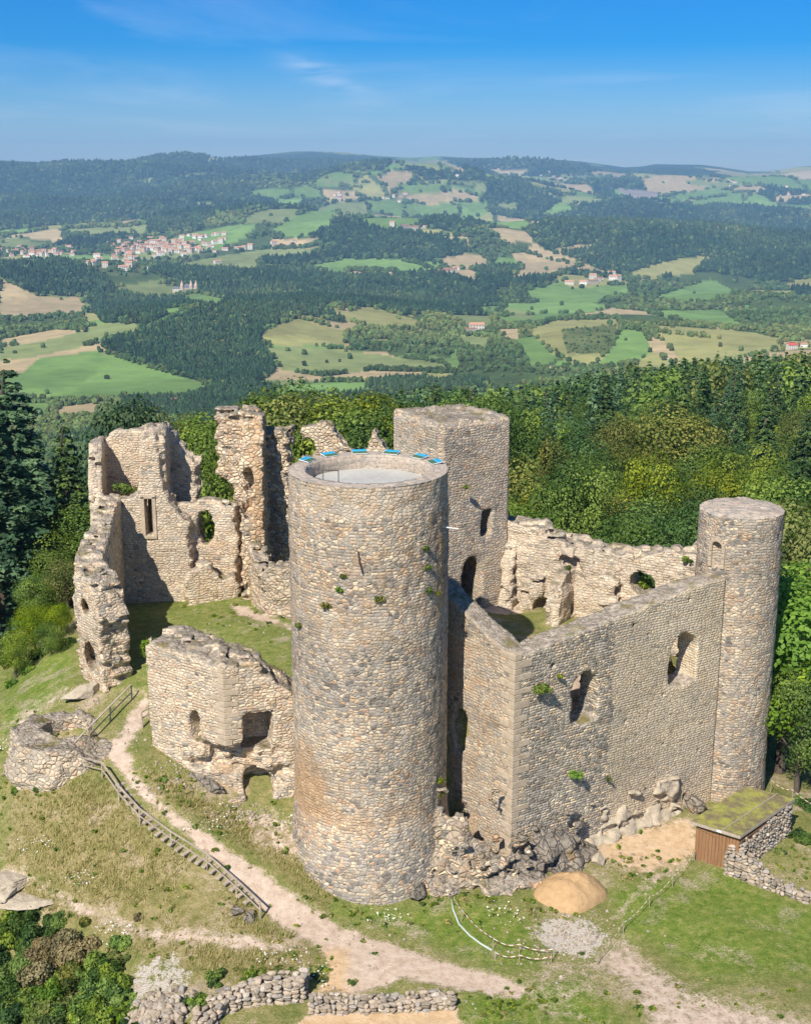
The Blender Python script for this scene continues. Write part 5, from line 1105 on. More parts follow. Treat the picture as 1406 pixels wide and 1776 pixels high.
# ---- path fence and stair
def gp(u, v, dz=0): p = G(u, v); return np.array([p[0], p[1], p[2] + dz])
def fence(name, pts, label, hgt=1.0, rails=(.95, .5), posts=None, seed=0, w=.08):
    P = [gp(*q) for q in pts]; e = empty(name, tuple(P[0]), label, 'fence'); g = random.Random(seed)
    tops = []
    for p in P:
        mb = MB(); lean = np.array([g.uniform(-.05, .05), g.uniform(-.05, .05), 0]); mb.bar(p - [0, 0, .25], p + lean + [0, 0, hgt + .03], w, w); mb.build('post', M['wood'], e, bevel=.01); tops.append(lean)
    for a, b_, l0, l1 in zip(P[:-1], P[1:], tops[:-1], tops[1:]):
        for h_ in rails:
            mb = MB(); mb.bar(a + l0 * h_ + [0, 0, h_ * hgt], b_ + l1 * h_ + [0, 0, h_ * hgt], w * .75 if h_ < rails[0] else w * 1.3, w * .6); mb.build('rail', M['wood'], e)
    return e
fence('wooden_fence', [(112, 1335), (178, 1350), (207, 1392), (243, 1432), (299, 1470), (359, 1512), (410, 1555), (452, 1595)], 'grey wooden handrail fence going down beside the stair', .95, (1.0, .55), seed=1, w=.075)
fence('wooden_fence', [(122, 1325), (158, 1290), (192, 1252), (229, 1214)], 'thin wooden fence between round stone ring and gateway', .95, (1.0, .5), seed=2, w=.07)
fence('wooden_fence', [(248, 1262), (268, 1250)], 'short stub of fence against the bastion', .95, (1.0, .6), seed=4, w=.09)
stair = empty('log_stair', tuple(gp(200, 1360)), 'narrow stair of timber treads dropping to the lower path', 'stairs')
A = [gp(u, v) for u, v in ((212, 1362), (232, 1392), (280, 1445), (338, 1488), (398, 1530), (446, 1572))]; pts_ = []
for a, b_ in zip(A[:-1], A[1:]):
    n_ = max(2, int(np.linalg.norm(b_ - a) / .42))
    for k in range(n_): pts_.append((a + (b_ - a) * k / n_, b_ - a))
for p, d in pts_:
    d = d / np.linalg.norm(d[:2]); n_ = np.array([-d[1], d[0], 0]); 
    mb = MB(); z = float(gz(p[0], p[1])); mb.box((p[0], p[1], z + .05), (.24, .85, .10), ax=[np.array([d[0], d[1], 0]), n_, np.array([0, 0, 1.])]); mb.build('tread', M['wood'], stair, bevel=.01)
# ---- barrier tape on pickets
def tape(pts, hs, label, seed=0, r=.022, mat='tape', posts=True):
    P = [gp(*q) for q in pts]; e = empty('barrier_tape', tuple(P[0]), label, 'barrier tape'); V = []; UV = []; F = []; s_ = 0; fine_ = []
    for i, (a, b_) in enumerate(zip(P[:-1], P[1:])):
        n_ = 10
        for k in range(n_ + (i == len(P) - 2)):
            t = k / n_; q = a * (1 - t) + b_ * t; q[2] += hs[i] * (1 - t) + hs[i + 1] * t - .18 * math.sin(math.pi * t); fine_.append(q)
    fine_ = np.array(fine_); L = np.concatenate([[0], np.cumsum(np.linalg.norm(np.diff(fine_, axis=0), axis=1))]); n_ = len(fine_)
    for k in range(n_):
        for c in range(5):
            a = 2 * math.pi * c / 4; V.append(fine_[k] + np.array([0, math.cos(a), math.sin(a)]) * r * (1, 1)[0]); UV.append((L[k], c / 4))
    for k in range(n_ - 1):
        for c in range(4): F.append((k * 5 + c, k * 5 + c + 1, (k + 1) * 5 + c + 1, (k + 1) * 5 + c))
    F = np.array(F); mesh_np('tape', V, F, M[mat], e, uv=np.array(UV)[F].reshape(-1, 2))
    if posts:
        for p, h_ in zip(P, hs):
            mb = MB(); mb.tube([p - [0, 0, .2], p + [0, 0, h_ + .08]], .02, 6); mb.build('picket', M['wood'], e)
    return e
tape([(778, 1560), (800, 1600), (855, 1648), (900, 1655), (960, 1662)], [.75, .7, .6, .5, .5], 'red and white tape curving over the grass from the tower foot', 1)
tape([(1036, 1675), (1080, 1620), (1125, 1575), (1165, 1540), (1203, 1495)], [.6, .6, .6, .6, .6], 'red and white tape leading from bare gravel up to the shed', 2)
tape([(858, 1665), (900, 1668), (955, 1672)], [.4, .35, .4], 'short lower tape ending at the white gravel', 3)
mb = MB(); mb.tube([gp(u, v, .04) for u, v in ((782, 1560), (786, 1580), (796, 1605), (815, 1625), (835, 1640), (853, 1650))], .05, 8); o = mb.build('hose', M['hose'], None, smooth=True); tag(o, 'pale green hose lying in the grass at the round tower foot', 'hose')
tape([(1335, 1378), (1372, 1395), (1420, 1425)], [.9, .9, .9], 'faint tape fence in the shade behind the shed', 5)

# ---- shed
zr0 = 2.75
rA = PY(1197, 1424, 60.4); rB = PY(1283, 1450, 59.0); rC = PY(1377, 1385, 62.6); rD = PY(1291, 1365, 63.6)
shed = empty('wooden_shed', (*((rA + rB + rC + rD)[:2] / 4), .3), 'small plank shed with mossy lean roof beside the hall wall', 'shed')
up = np.array([0, 0, 1.]); nR = np.cross(rB - rA, rD - rA); nR = nR / np.linalg.norm(nR); nR = nR if nR[2] > 0 else -nR
g = np.random.default_rng(2); n_, m_ = 60, 34; V = []
for i in range(n_ + 1):
    for j in range(m_ + 1):
        a, c = i / n_, j / m_; p = (rA * (1 - c) + rB * c) * (1 - a) + (rD * (1 - c) + rC * c) * a; V.append(p)
V = np.array(V); V[:, 2] += .035 * fbm(V[:, 0] / .3, V[:, 1] / .3, seed=5) + .03; i = np.arange((n_ + 1) * (m_ + 1)).reshape(n_ + 1, m_ + 1)
F = np.stack([i[:-1, :-1].ravel(), i[:-1, 1:].ravel(), i[1:, 1:].ravel(), i[1:, :-1].ravel()], 1)
roof = mesh_np('roof', V, F, M['mossroof'], shed); roof['label'] = 'moss covered flat roof'
mb = MB(); T3 = .16
vs = [rA, rB, rC, rD]; cn = sum(vs) / 4; vs = [cn + (q - cn) * 1.012 for q in vs]
mb.add([q - up * .0 for q in vs] + [q - up * T3 for q in vs], [(0, 1, 2, 3), (7, 6, 5, 4), (0, 4, 5, 1), (1, 5, 6, 2), (2, 6, 7, 3), (3, 7, 4, 0)]); mb.build('roof_boards', M['wood'], shed)
mb = MB(); mid = rA * .35 + rB * .65 ; midb = rD * .35 + rC * .65; mb.bar(mid + up * .05, midb + up * .05, .035, .05); b1_ = mb.build('roof_batten', M['wood'], shed)
ins = lambda a, c: (rA * (1 - c) + rB * c) * (1 - a) + (rD * (1 - c) + rC * c) * a
def boardwall(p, q, ztop0, ztop1, zb, th=.04, bw=.17, name='plank_wall'):
    mb = MB(); p = np.array(p[:2]); q = np.array(q[:2]); L = np.linalg.norm(q - p); n_ = int(L / bw); e = (q - p) / L
    for k in range(n_):
        c = p + e * (k + .5) * L / n_; zt = ztop0 + (ztop1 - ztop0) * (k + .5) / n_; zz_ = zb - random.uniform(0, .05); mb.box((c[0], c[1], (zt + zz_) / 2), (L / n_ - .014, th * random.uniform(.7, 1.2), zt - zz_), ax=[np.array([*e, 0]), np.array([-e[1], e[0], 0]), up])
    return mb.build(name, M['plank'], shed)
c00, c01, c10, c11 = ins(.06, .06), ins(.06, .93), ins(.94, .06), ins(.94, .93)
zb0 = float(gz(c01[0], c01[1])) - .1
boardwall(c00, c01, c00[2] - T3, c01[2] - T3, zb0); boardwall(c00, c10, c00[2] - T3, c10[2] - T3, zb0); boardwall(c10, c11, c10[2] - T3, c11[2] - T3, zb0)
boardwall(c01, c11, c01[2] - T3, c11[2] - T3, c01[2] - .62, name='gable_boards')
stw = [(*(c01[:2] + [.08, -.02]), c01[2] - .75 - zb0), (*(c11[:2] + [.08, 0]), c11[2] - .75 - zb0)]
mb = MB(); mb.bar(c01 * [1, 1, 0] + up * (c01[2] - .45) + [.06, -.04, 0], c11 * [1, 1, 0] + up * (c11[2] - .45) + [.06, -.04, 0], .10, .10); mb.bar(c00 + [-.02, -.05, -.38], (c00 + c01) / 2 + [-.02, -.05, -.62], .03, .09); mb.build('beam', M['ashlar'] if False else M['plank'], shed)
mb = MB(); lp = rA * .42 + rB * .58; dd = (rB - rA) / np.linalg.norm(rB - rA); mb.box(lp + np.cross(dd, up) * .03 - up * .08, (.26, .015, .13), ax=[dd, np.cross(dd, up), up]); mb.build('notice_plate', M['white'], shed)
stonewall('shed_stone_wall', stw, .34, 1.2, 'stone side wall carrying the open right side of the shed', 6, .30)

# ------------------------------------------------------------------ trees
def mesh_only(name, V, F, mat, cols):
    o = mesh_np(name, V, F, mat, cols=cols); me = o.data; C.objects.unlink(o); bpy.data.objects.remove(o); return me
def crown_leaves(kind, n, size, seed):
    """leaf cards of a crown about 1 unit tall (units = tree height)"""
    g = np.random.default_rng(seed)
    if kind in 'bw':
        K = 34 if kind == 'b' else 26; c = []; 
        while len(c) < K:
            p = g.uniform(-1, 1, 3)
            if .55 < np.linalg.norm(p) < 1: c.append(p * np.array([.27, .27, .33] if kind == 'b' else [.17, .17, .38]) * (1 - .25 * max(p[2], 0)) + [0, 0, .60 if kind == 'b' else .56])
        c = np.array(c); rad = g.uniform(.08, .145, K) * (1 if kind == 'b' else .85)
        w = rad ** 2; k = g.choice(K, n, p=w / w.sum()); d = g.normal(size=(n, 3)); d[:, 2] += .25; d /= np.linalg.norm(d, axis=1)[:, None]
        rr_ = rad[k] * np.where(g.uniform(size=n) < .93, g.uniform(.86, 1.12, n), g.uniform(.3, .9, n)); p = c[k] + d * rr_[:, None] * (1, 1, .85)[0]
        out = p - [0, 0, .55]; out /= np.linalg.norm(out, axis=1)[:, None] + 1e-6
        nr = d * .9 + out * .3 + g.normal(size=(n, 3)) * .28; nr /= np.linalg.norm(nr, axis=1)[:, None]
        lob = g.uniform(0, 1, K)[k]
    else:
        z = g.beta(1.05, 1.35, n) * .93 + .05; wh = np.round(z * 24 + g.uniform(-.2, .2, n)) / 24; z2 = wh + g.normal(0, .004, n)
        Rz = .205 * np.clip(1.02 - wh, 0, 1) ** .8 * (.8 + .4 * _h(np.round(wh * 24), wh * 0, wh * 0, seed)); nb_ = 9; br = np.floor(g.uniform(0, nb_, n)); ang = (br + .5 * (np.round(wh * 24) % 2)) * 2 * np.pi / nb_ + g.normal(0, .10, n) + _h(br, np.round(wh * 24), br * 0, seed + 1) * .5
        lenf = .72 + .5 * _h(br, np.round(wh * 24), br * 0, seed + 2); q = g.uniform(.12, 1, n) ** .6; r_ = Rz * lenf * q
        zz_ = z2 - r_ * .38 + .10 * r_ * g.normal(size=n) + .05 * (q > .9) * Rz; p = np.stack([r_ * np.cos(ang), r_ * np.sin(ang), zz_], 1)
        nr = np.stack([np.cos(ang) * .45, np.sin(ang) * .45, np.full(n, .85)], 1) + g.normal(size=(n, 3)) * .35; nr /= np.linalg.norm(nr, axis=1)[:, None]
        lob = _h(br, np.round(wh * 24), br * 0, seed + 3)
    V, F = leafquads(p, nr, size, g)
    col = np.stack([g.uniform(0, 1, n) * .5 + lob * .5, lob, g.uniform(0, 1, n)], 1)
    return V, F, np.repeat(col, 4, 0)
def trunk_mesh(name, kind, seed, hgt=1.):
    g = random.Random(seed); mb = MB(); t = .022 if kind in 'bw' else .016
    top = .62 if kind in 'bw' else .97
    pts = [np.array([g.uniform(-.008, .008) * k, g.uniform(-.008, .008) * k, -.05 + (top + .05) * k / 5]) for k in range(6)]
    mb.tube(pts, [t * (1.35, 1, .85, .7, .5, .2)[k] for k in range(6)], 7)
    if kind in 'bw':
        for k in range(7):
            a = k * 2.4 + g.uniform(0, .6); z0 = .22 + k * .055; r_ = (.19 if kind == 'b' else .12) * g.uniform(.7, 1.1); p0 = np.array([0, 0, z0]); p2 = np.array([math.cos(a) * r_, math.sin(a) * r_, z0 + g.uniform(.12, .24)])
            mb.tube([p0, (p0 + p2) / 2 + np.array([0, 0, -.02]), p2], [t * .5, t * .34, t * .12], 5)
    V = np.vstack(mb.V); m = bpy.data.meshes.new(name); m.from_pydata(V.tolist(), [], mb.F); m.materials.append(M['bark']); return m
PROTO = {}
def proto(kind, mat, var, n=9000, size=.0098):
    k = (kind, mat, var)
    if k not in PROTO:
        V, F, c = crown_leaves(kind, n, size, 100 + var * 7 + ord(kind)); PROTO[k] = (mesh_only('crown', V, F, M[mat], {'leaf': ('POINT', c)}), trunk_mesh('trunk', kind, var))
    return PROTO[k]
NAMES = {'b': 'broadleaf_tree', 'w': 'narrow_tree', 'c': 'conifer_tree'}
def tree(x, y, hgt, kind, mat, label, group=None, var=0, wide=1., z=None, n=9000, size=.0098, name=None, sink=0):
    cm, tm = proto(kind, mat, var, n, size); z = H1(x, y) if z is None else z
    e = empty(name or NAMES[kind], (x, y, z - .2 - sink), label, 'tree', group, random.uniform(0, 6.28)); e.scale = (hgt * wide, hgt * wide, hgt)
    for nm, me in (('crown', cm), ('trunk', tm)):
        o = bpy.data.objects.new(nm, me); C.objects.link(o); o.parent = e
    return e
rnd = random.Random(11); placed = []; SHR = []
def put(u, vtop, y, hgt, kind, mat, label, var=0, wide=1., **k):
    """tree whose top shows at (u, vtop), standing y metres out"""
    p = PY(u, vtop, y); x = p[0]; zt = p[2]; g0 = H1(x, y); h_ = zt - g0 if hgt is None else hgt
    placed.append((x, y, 2.6)); return tree(x, y, h_ + .2, kind, mat, label, None, var, wide, **k)
for u, v, y, mt, va, lb in ((540, 640, 112, 'leaf_y', 0, 'yellow green tree tallest behind the wall fragments'), (615, 645, 106, 'leaf_y', 2, 'rounded yellow green tree left of the square keep'), (465, 645, 110, 'leaf_y', 4, 'yellow green tree over the torn pillar'), (690, 655, 108, 'leaf_o', 1, 'olive tree just left of the square keep top'), (360, 675, 110, 'leaf_y', 3, 'yellow green tree left of the torn pillar'), (300, 690, 113, 'leaf_o', 0, 'olive tree above the two storey ruin'), (780, 650, 112, 'leaf_g', 4, 'green tree over the square keep'), (870, 655, 118, 'leaf_g', 2, 'green tree over the right corner of the keep'), (1020, 760, 112, 'leaf_g', 3, 'green round tree in the middle of the right wood'), (1330, 770, 120, 'leaf_g', 1, 'green round tree above the turret top'), (1100, 745, 125, 'leaf_o', 3, 'olive round tree higher in the right wood')):
    put(u, v, y, None, 'b', mt, lb, va, .85, n=12000, size=.0092)
put(12, 625, 91, None, 'c', 'leaf_b', 'big blue green fir at the left picture edge', 1, 1.4, n=11000, size=.0095)
put(-28, 700, 88, None, 'c', 'leaf_b', 'dark fir cut by the left picture edge below the big fir', 2, 1.4, n=9000, size=.0105)
put(200, 640, 106, None, 'b', 'leaf_c', 'dark shaggy pine standing up above the left ruin', 3, .55, n=7000, size=.012)
put(110, 730, 92, None, 'c', 'leaf_c', 'dark conifer right of the big fir, left of the two storey ruin', 1, 1.2)
put(435, 668, 128, None, 'c', 'leaf_b', 'pale blue spruce in the tree line left of the torn pillar top', 2, 1.)
put(575, 655, 104, None, 'b', 'leaf_y', 'large yellow green tree over the wall fragments', 1, 1.05, n=9000, size=.0105)
put(500, 640, 108, None, 'b', 'leaf_o', 'broad olive tree behind the torn pillar', 2, .9, n=12000, size=.0092)
put(725, 668, 101, None, 'b', 'leaf_y', 'yellow green tree behind the left corner of the square keep', 3, 1.0, n=8000, size=.011)
put(650, 665, 100, None, 'b', 'leaf_g', 'green tree above the pointed wall stump', 4, 1.0, n=8000, size=.011)
put(395, 715, 97, None, 'b', 'leaf_g', 'bright green tree filling the gap between two storey ruin and torn pillar', 5, .8, n=8000, size=.011)
put(920, 855, 97, None, 'b', 'leaf_l', 'bright lime bush tree beside the right side of the keep', 2, 1.2)
put(960, 735, 116, None, 'w', 'leaf_o', 'slim upright poplar behind the hall back wall', 1, .75)
put(1170, 690, 140, None, 'b', 'leaf_o', 'rounded brownish green tree high in the right wood', 4, 1.25, n=8000, size=.011)
put(1245, 770, 112, None, 'b', 'leaf_y', 'yellowish broadleaf tree just left above the round turret', 5, .75, n=8000, size=.011)
put(1060, 830, 104, None, 'b', 'leaf_o', 'wide grey green tree behind the hall back wall', 1, 1.35, n=9000, size=.0105)
put(1130, 850, 100, None, 'b', 'leaf_g', 'dark green tree touching the mossy back wall', 2, 1.25, n=9000, size=.0105)
put(1385, 945, 74, None, 'b', 'leaf_l', 'sunlit lime green tree right of the round turret', 3, 1.25, n=12000, size=.011)
put(1372, 1075, 71, None, 'b', 'leaf_l', 'lower lime green tree close behind the turret', 1, 1.3, n=8000, size=.012)
put(1335, 1215, 76, None, 'b', 'leaf_d', 'dark tree in the shade behind the turret', 4, 1.3)
put(1400, 830, 84, None, 'b', 'leaf_o', 'olive tree behind the lime green tree at the right edge', 1, 1., n=8000, size=.011)
put(1398, 1165, 68, 8.5, 'b', 'leaf_g', 'green tree at the right edge above the shed', 4, .9, n=8000, size=.013)
put(1340, 640, 190, None, 'c', 'leaf_c', 'tall conifer point in the wood at the upper right', 1, .9)
put(955, 670, 150, None, 'w', 'scrub', 'bare greyish dead tree in the wood right of the keep', 2, .5, n=900)
for u, v, y, mt, va, lb in ((95, 900, 89, 'leaf_g', 1, 'green tree between big fir and two storey ruin'), (142, 850, 91, 'leaf_g', 2, 'green tree touching the outer side of the two storey ruin'), (62, 985, 85, 'leaf_g', 3, 'green tree under the big fir'), (112, 965, 84, 'leaf_o', 4, 'olive tree outside the curtain wall'), (55, 1045, 79, 'leaf_l', 0, 'bright lime bushy tree on the left slope'), (22, 1095, 76, 'leaf_g', 1, 'green bushy tree at the left slope edge'), (96, 1040, 79, 'leaf_l', 2, 'bright bushy tree nearest the curtain wall'), (85, 1075, 76, 'leaf_g', 3, 'low green bushy tree on the left slope')):
    put(u, v, y, None, 'b', mt, lb, va, 1.25)
# the wood round the hill: every crown in view is a tree, nearest first
SKT = np.array([(-100, 640), (0, 645), (60, 700), (130, 735), (170, 735), (250, 705), (330, 690), (400, 668), (480, 645), (560, 655), (650, 668), (730, 680), (800, 668), (900, 668), (1000, 650), (1100, 632), (1200, 622), (1300, 612), (1500, 600)], float)
mats = ['leaf_g', 'leaf_g', 'leaf_o', 'leaf_y', 'leaf_d', 'leaf_c', 'leaf_o']
cnt = 0
ZONES = (('left of the ruins', -999, 330), ('behind the left ruins', 330, 690), ('behind the square keep', 690, 900), ('behind the hall back wall', 900, 1200), ('behind the round turret', 1200, 9999))
KN_ = {'leaf_g': 'green broadleaf tree', 'leaf_o': 'olive broadleaf tree', 'leaf_y': 'yellow green broadleaf tree', 'leaf_d': 'dark green broadleaf tree', 'leaf_c': 'dark conifer', 'leaf_b': 'blue green conifer', 'leaf_l': 'lime green tree'}
cands = []
for k in range(26000):
    y = 88 + 170 * rnd.random() ** 1.3; x = rnd.uniform(-.42, .42) * y; cands.append((y, x))
cands.sort()
for y, x in cands:
    if cnt >= 262: break
    d = np.hypot(x / 30., (y - 74) / 23.)
    if d < 1: continue
    sp = 5.9 + (y - 88) * .02
    if any((x - a) ** 2 + (y - b_) ** 2 < (sp * (.62 if c_ == 2.6 else 1)) ** 2 for a, b_, c_ in placed): continue
    z = H1(x, y); con = rnd.random() < (.34 if x > -.05 * y else .42)
    con = con and (y > 105 or x < -.15 * y); h_ = rnd.uniform(11, 20) if con else rnd.uniform(8, 16)
    u, v = proj(x, y, z + h_); sk = np.interp(u, SKT[:, 0], SKT[:, 1]) + rnd.uniform(-22, 26)
    zt = PY(min(max(u, -200), 1600), sk, y)[2]; h_ = min(h_, zt - z)
    ub, vb = proj(x, y, z + h_ * .97)
    if h_ < 5 or u < -130 or u > 1540: continue
    if 20 < u < 190 and y < 104: continue
    if con: mat = 'leaf_b' if rnd.random() < .4 else 'leaf_c'
    else:
        mat = rnd.choice(['leaf_g', 'leaf_g', 'leaf_g', 'leaf_o', 'leaf_y', 'leaf_d', 'leaf_d']) if u > 300 else rnd.choice(['leaf_g', 'leaf_d', 'leaf_o'])
    kind = 'c' if con else ('w' if rnd.random() < .12 else 'b')
    zn = next(n_ for n_, a, b_ in ZONES if a <= u < b_); dep = 'near edge' if y < 108 else ('middle' if y < 140 else 'far part')
    tree(x, y, h_, kind, mat, '%s in the %s of the wood %s' % (KN_[mat], dep, zn), 'trees of the wood round the hill', rnd.randrange(5), rnd.uniform(.8, 1.25), z=z)
    placed.append((x, y, 4.)); cnt += 1
YW = y
print('wood trees', cnt, 'to', YW)
# farther wood: one mass
def lod(kind, n, size, seed):
    V, F, c = crown_leaves(kind, n, size, seed); return V, F, c
g = np.random.default_rng(4); byp = {}
N = 15000; yy = np.exp(g.uniform(math.log(YW * .9), math.log(950), N)); xx = g.uniform(-.42, .42, N) * yy
zz = Hfar(xx, yy); hh = 7 + 13 * g.uniform(0, 1, N) ** 1.2; uu, vv_ = proj(xx, yy, zz + hh); ok = np.ones(N, bool)
# keep a natural spacing through a coarse cell filter growing with distance
cell = 6.3; key = np.floor(xx / cell).astype(np.int64) * 100003 + np.floor(yy / cell).astype(np.int64); _, fi = np.unique(key, return_index=True); m = np.zeros(N, bool); m[fi] = True; ok &= m
ok &= (yy > YW + 2) | (np.array([min((a - x_) ** 2 + (b_ - y_) ** 2 for a, b_, _c in placed) > 20 if y_ < YW + 2 else True for x_, y_ in zip(xx, yy)]))
sk = np.interp(uu, SKT[:, 0], SKT[:, 1]); pe = np.array([0.]); gap = (uu < 330) & (yy > 330)
ok &= (vv_ > sk - 10) & ~gap
xx, yy, zz, hh, uu = [a[ok] for a in (xx, yy, zz, hh, uu)]; tp = g.integers(0, 6, len(xx)); con = g.uniform(size=len(xx)) < np.where(uu > 700, .7, .4)
for near in (True, False):
    sel0 = (yy < 330) == near
    for t in range(6):
        for ck in (False, True):
            s_ = sel0 & (tp == t) & (con == ck)
            if not s_.any(): continue
            V, F, c = lod('c' if ck else 'b', 1000 if near else 300, .026 if near else .046, 200 + t)
            mt = (['leaf_c', 'leaf_b', 'leaf_c', 'leaf_c', 'leaf_b', 'leaf_d'] if ck else ['leaf_g', 'leaf_o', 'leaf_g', 'leaf_y', 'leaf_o', 'leaf_d'])[t]
            A_, B_ = replicate(V, F, np.stack([xx[s_], yy[s_], zz[s_] - .3], 1), np.stack([hh[s_] * (1.1 if not ck else 1.)] * 2 + [hh[s_]], 1), g.uniform(0, 6.28, s_.sum()))
            tint = np.repeat(g.uniform(-.25, .25, s_.sum()), len(V)); cc2 = np.tile(c, (s_.sum(), 1)); cc2[:, 0] = np.clip(cc2[:, 0] + tint, 0, 1)
            L = byp.setdefault(mt, ([], [], [], [0])); L[0].append(A_); L[1].append(B_ + L[3][0]); L[2].append(cc2); L[3][0] += len(A_)
def join_stuff(name, byp, label, cat):
    ks = list(byp); V = []; F = []; cl = []; fm = []; off = 0
    for i, k in enumerate(ks):
        a, b_, c, n_ = byp[k]; a = np.vstack(a); b_ = np.vstack(b_); V.append(a); F.append(b_ + off); cl.append(np.vstack(c)); fm.append(np.full(len(b_), i)); off += len(a)
    o = mesh_np(name, np.vstack(V), np.vstack(F), None, cols={'leaf': ('POINT', np.vstack(cl))}, mats=[M[k] for k in ks], fmat=np.concatenate(fm)); return tag(o, label, cat, kind='stuff')
join_stuff('distant_wood', byp, 'mixed wood of firs and broadleaf trees running down the far side of the castle hill', 'wood')

# trees of the valley: low crowns, ONE mass; forests dense, hedges and bocage looser
g = np.random.default_rng(9); N = 330000
r_ = np.exp(g.uniform(math.log(620), math.log(9800), N)); a_ = g.uniform(R(-22), R(22), N); x_, y_ = r_ * np.sin(a_), r_ * np.cos(a_); z_ = Hfar(x_, y_); cd, hd = landcover(x_, y_, z_)
pr = np.array([1., .5, .16, .0012, .003, .0012, .001, 0., .16])[cd]; pr = pr * np.where((r_ < 1250) & (cd < 2), 1., 1.)
cl_ = .5 + .5 * fbm(x_ / 120, y_ / 120, seed=99); pr = np.where(cd == 1, pr * sstep(.36, .62, cl_), pr)
up_, vp_ = proj(x_, y_, z_); hed = np.full(N, 9e9)      # hedgerows follow the field edges
for kx, poly in FIELDS:
    if kx in 'GgYT':
        us = [q[0] for q in poly]; vs = [q[1] for q in poly]; bb = (up_ > min(us) - 5) & (up_ < max(us) + 5) & (vp_ > min(vs) - 4) & (vp_ < max(vs) + 4)
        if bb.any(): hed[bb] = np.minimum(hed[bb], segdist(up_[bb], vp_[bb] * 1.0, poly, True))
pr = np.where((hed < 1.6) & (cd != 0), .75 * sstep(-.25, .2, fbm(x_ / 70, y_ / 70, seed=97)), pr)
kp = g.uniform(size=N) < pr; x_, y_, z_, r_, cd = [q[kp] for q in (x_, y_, z_, r_, cd)]; n_ = len(x_); print('valley trees', n_)
con = (cd == 0) & (g.uniform(size=n_) < .8); wdt = 5.0 * np.maximum(r_ / 1500, .8) ** .85 * g.uniform(.7, 1.3, n_); hgt = wdt * np.where(con, 1.7, 1.15) * np.interp(r_, [600, 2500, 6000, 9800], [1., .9, .75, .6]); hgt = np.where(cd == 2, hgt * .5, hgt); wdt = np.where(cd == 2, wdt * .6, wdt)
b = NB('valley_foliage'); at = b.n('ShaderNodeAttribute', attribute_name='leaf').outputs['Color']; vm = b.pbr(at, .95, None, .03)
Vs = []; Fs = []; Cs = []; off = 0
cone = []; 
for k, (zz_, rr_) in enumerate(((.0, .17), (.3, .24), (.62, .15))): cone += [(rr_ * math.cos(i * math.pi / 3 + k), rr_ * math.sin(i * math.pi / 3 + k), zz_) for i in range(6)]
cone += [(0, 0, 1.05)]; cf = []
for k in range(2):
    for i in range(6): j = (i + 1) % 6; cf += [(k * 6 + i, k * 6 + j, k * 6 + 6 + j), (k * 6 + i, k * 6 + 6 + j, k * 6 + 6 + i)]
for i in range(6): cf.append((12 + i, 12 + (i + 1) % 6, 18))
cone = np.array(cone, float); cf = np.array(cf)
for var in range(4):
    for ck in (True, False):
        s_ = (con == ck) & (np.arange(n_) % 4 == var)
        if not s_.any(): continue
        if ck: v, f = cone.copy(), cf; v = v + g.normal(0, .025, v.shape)
        else: v, f = ICO[1][0].copy(), ICO[1][1]; v = v * (1 + .22 * g.normal(size=(len(v), 1))) * [.52, .52, .5] + [0, 0, .5]
        A_, B_ = replicate(v, f, np.stack([x_[s_], y_[s_], z_[s_] - .5], 1), np.stack([wdt[s_] / (.48 if ck else 1.04)] * 2 + [hgt[s_]], 1) * g.uniform(.85, 1.15, (s_.sum(), 3)), g.uniform(0, 6.28, s_.sum()))
        base = np.array([.026, .054, .026]) if ck else np.array([.062, .10, .034]); reg_ = fbm(x_[s_] / 260, y_[s_] / 260, seed=120)[:, None]; c = base * (1 + .55 * reg_ + np.maximum(reg_, 0) * [.9, .25, 0]) * g.uniform(.6, 1.5, (s_.sum(), 1)) * (1 + g.uniform(-.12, .25, (s_.sum(), 3)) * [1, .4, .3])
        c = np.repeat(c, len(v), 0) * g.uniform(.85, 1.2, (s_.sum() * len(v), 1)); Vs.append(A_); Fs.append(B_ + off); Cs.append(c); off += len(A_)
tag(mesh_np('valley_woods', np.vstack(Vs), np.vstack(Fs), vm, cols={'leaf': ('POINT', np.vstack(Cs))}, smooth=False), 'dark forests, hedges and scattered trees covering the valley and far hills', 'woods', kind='stuff')

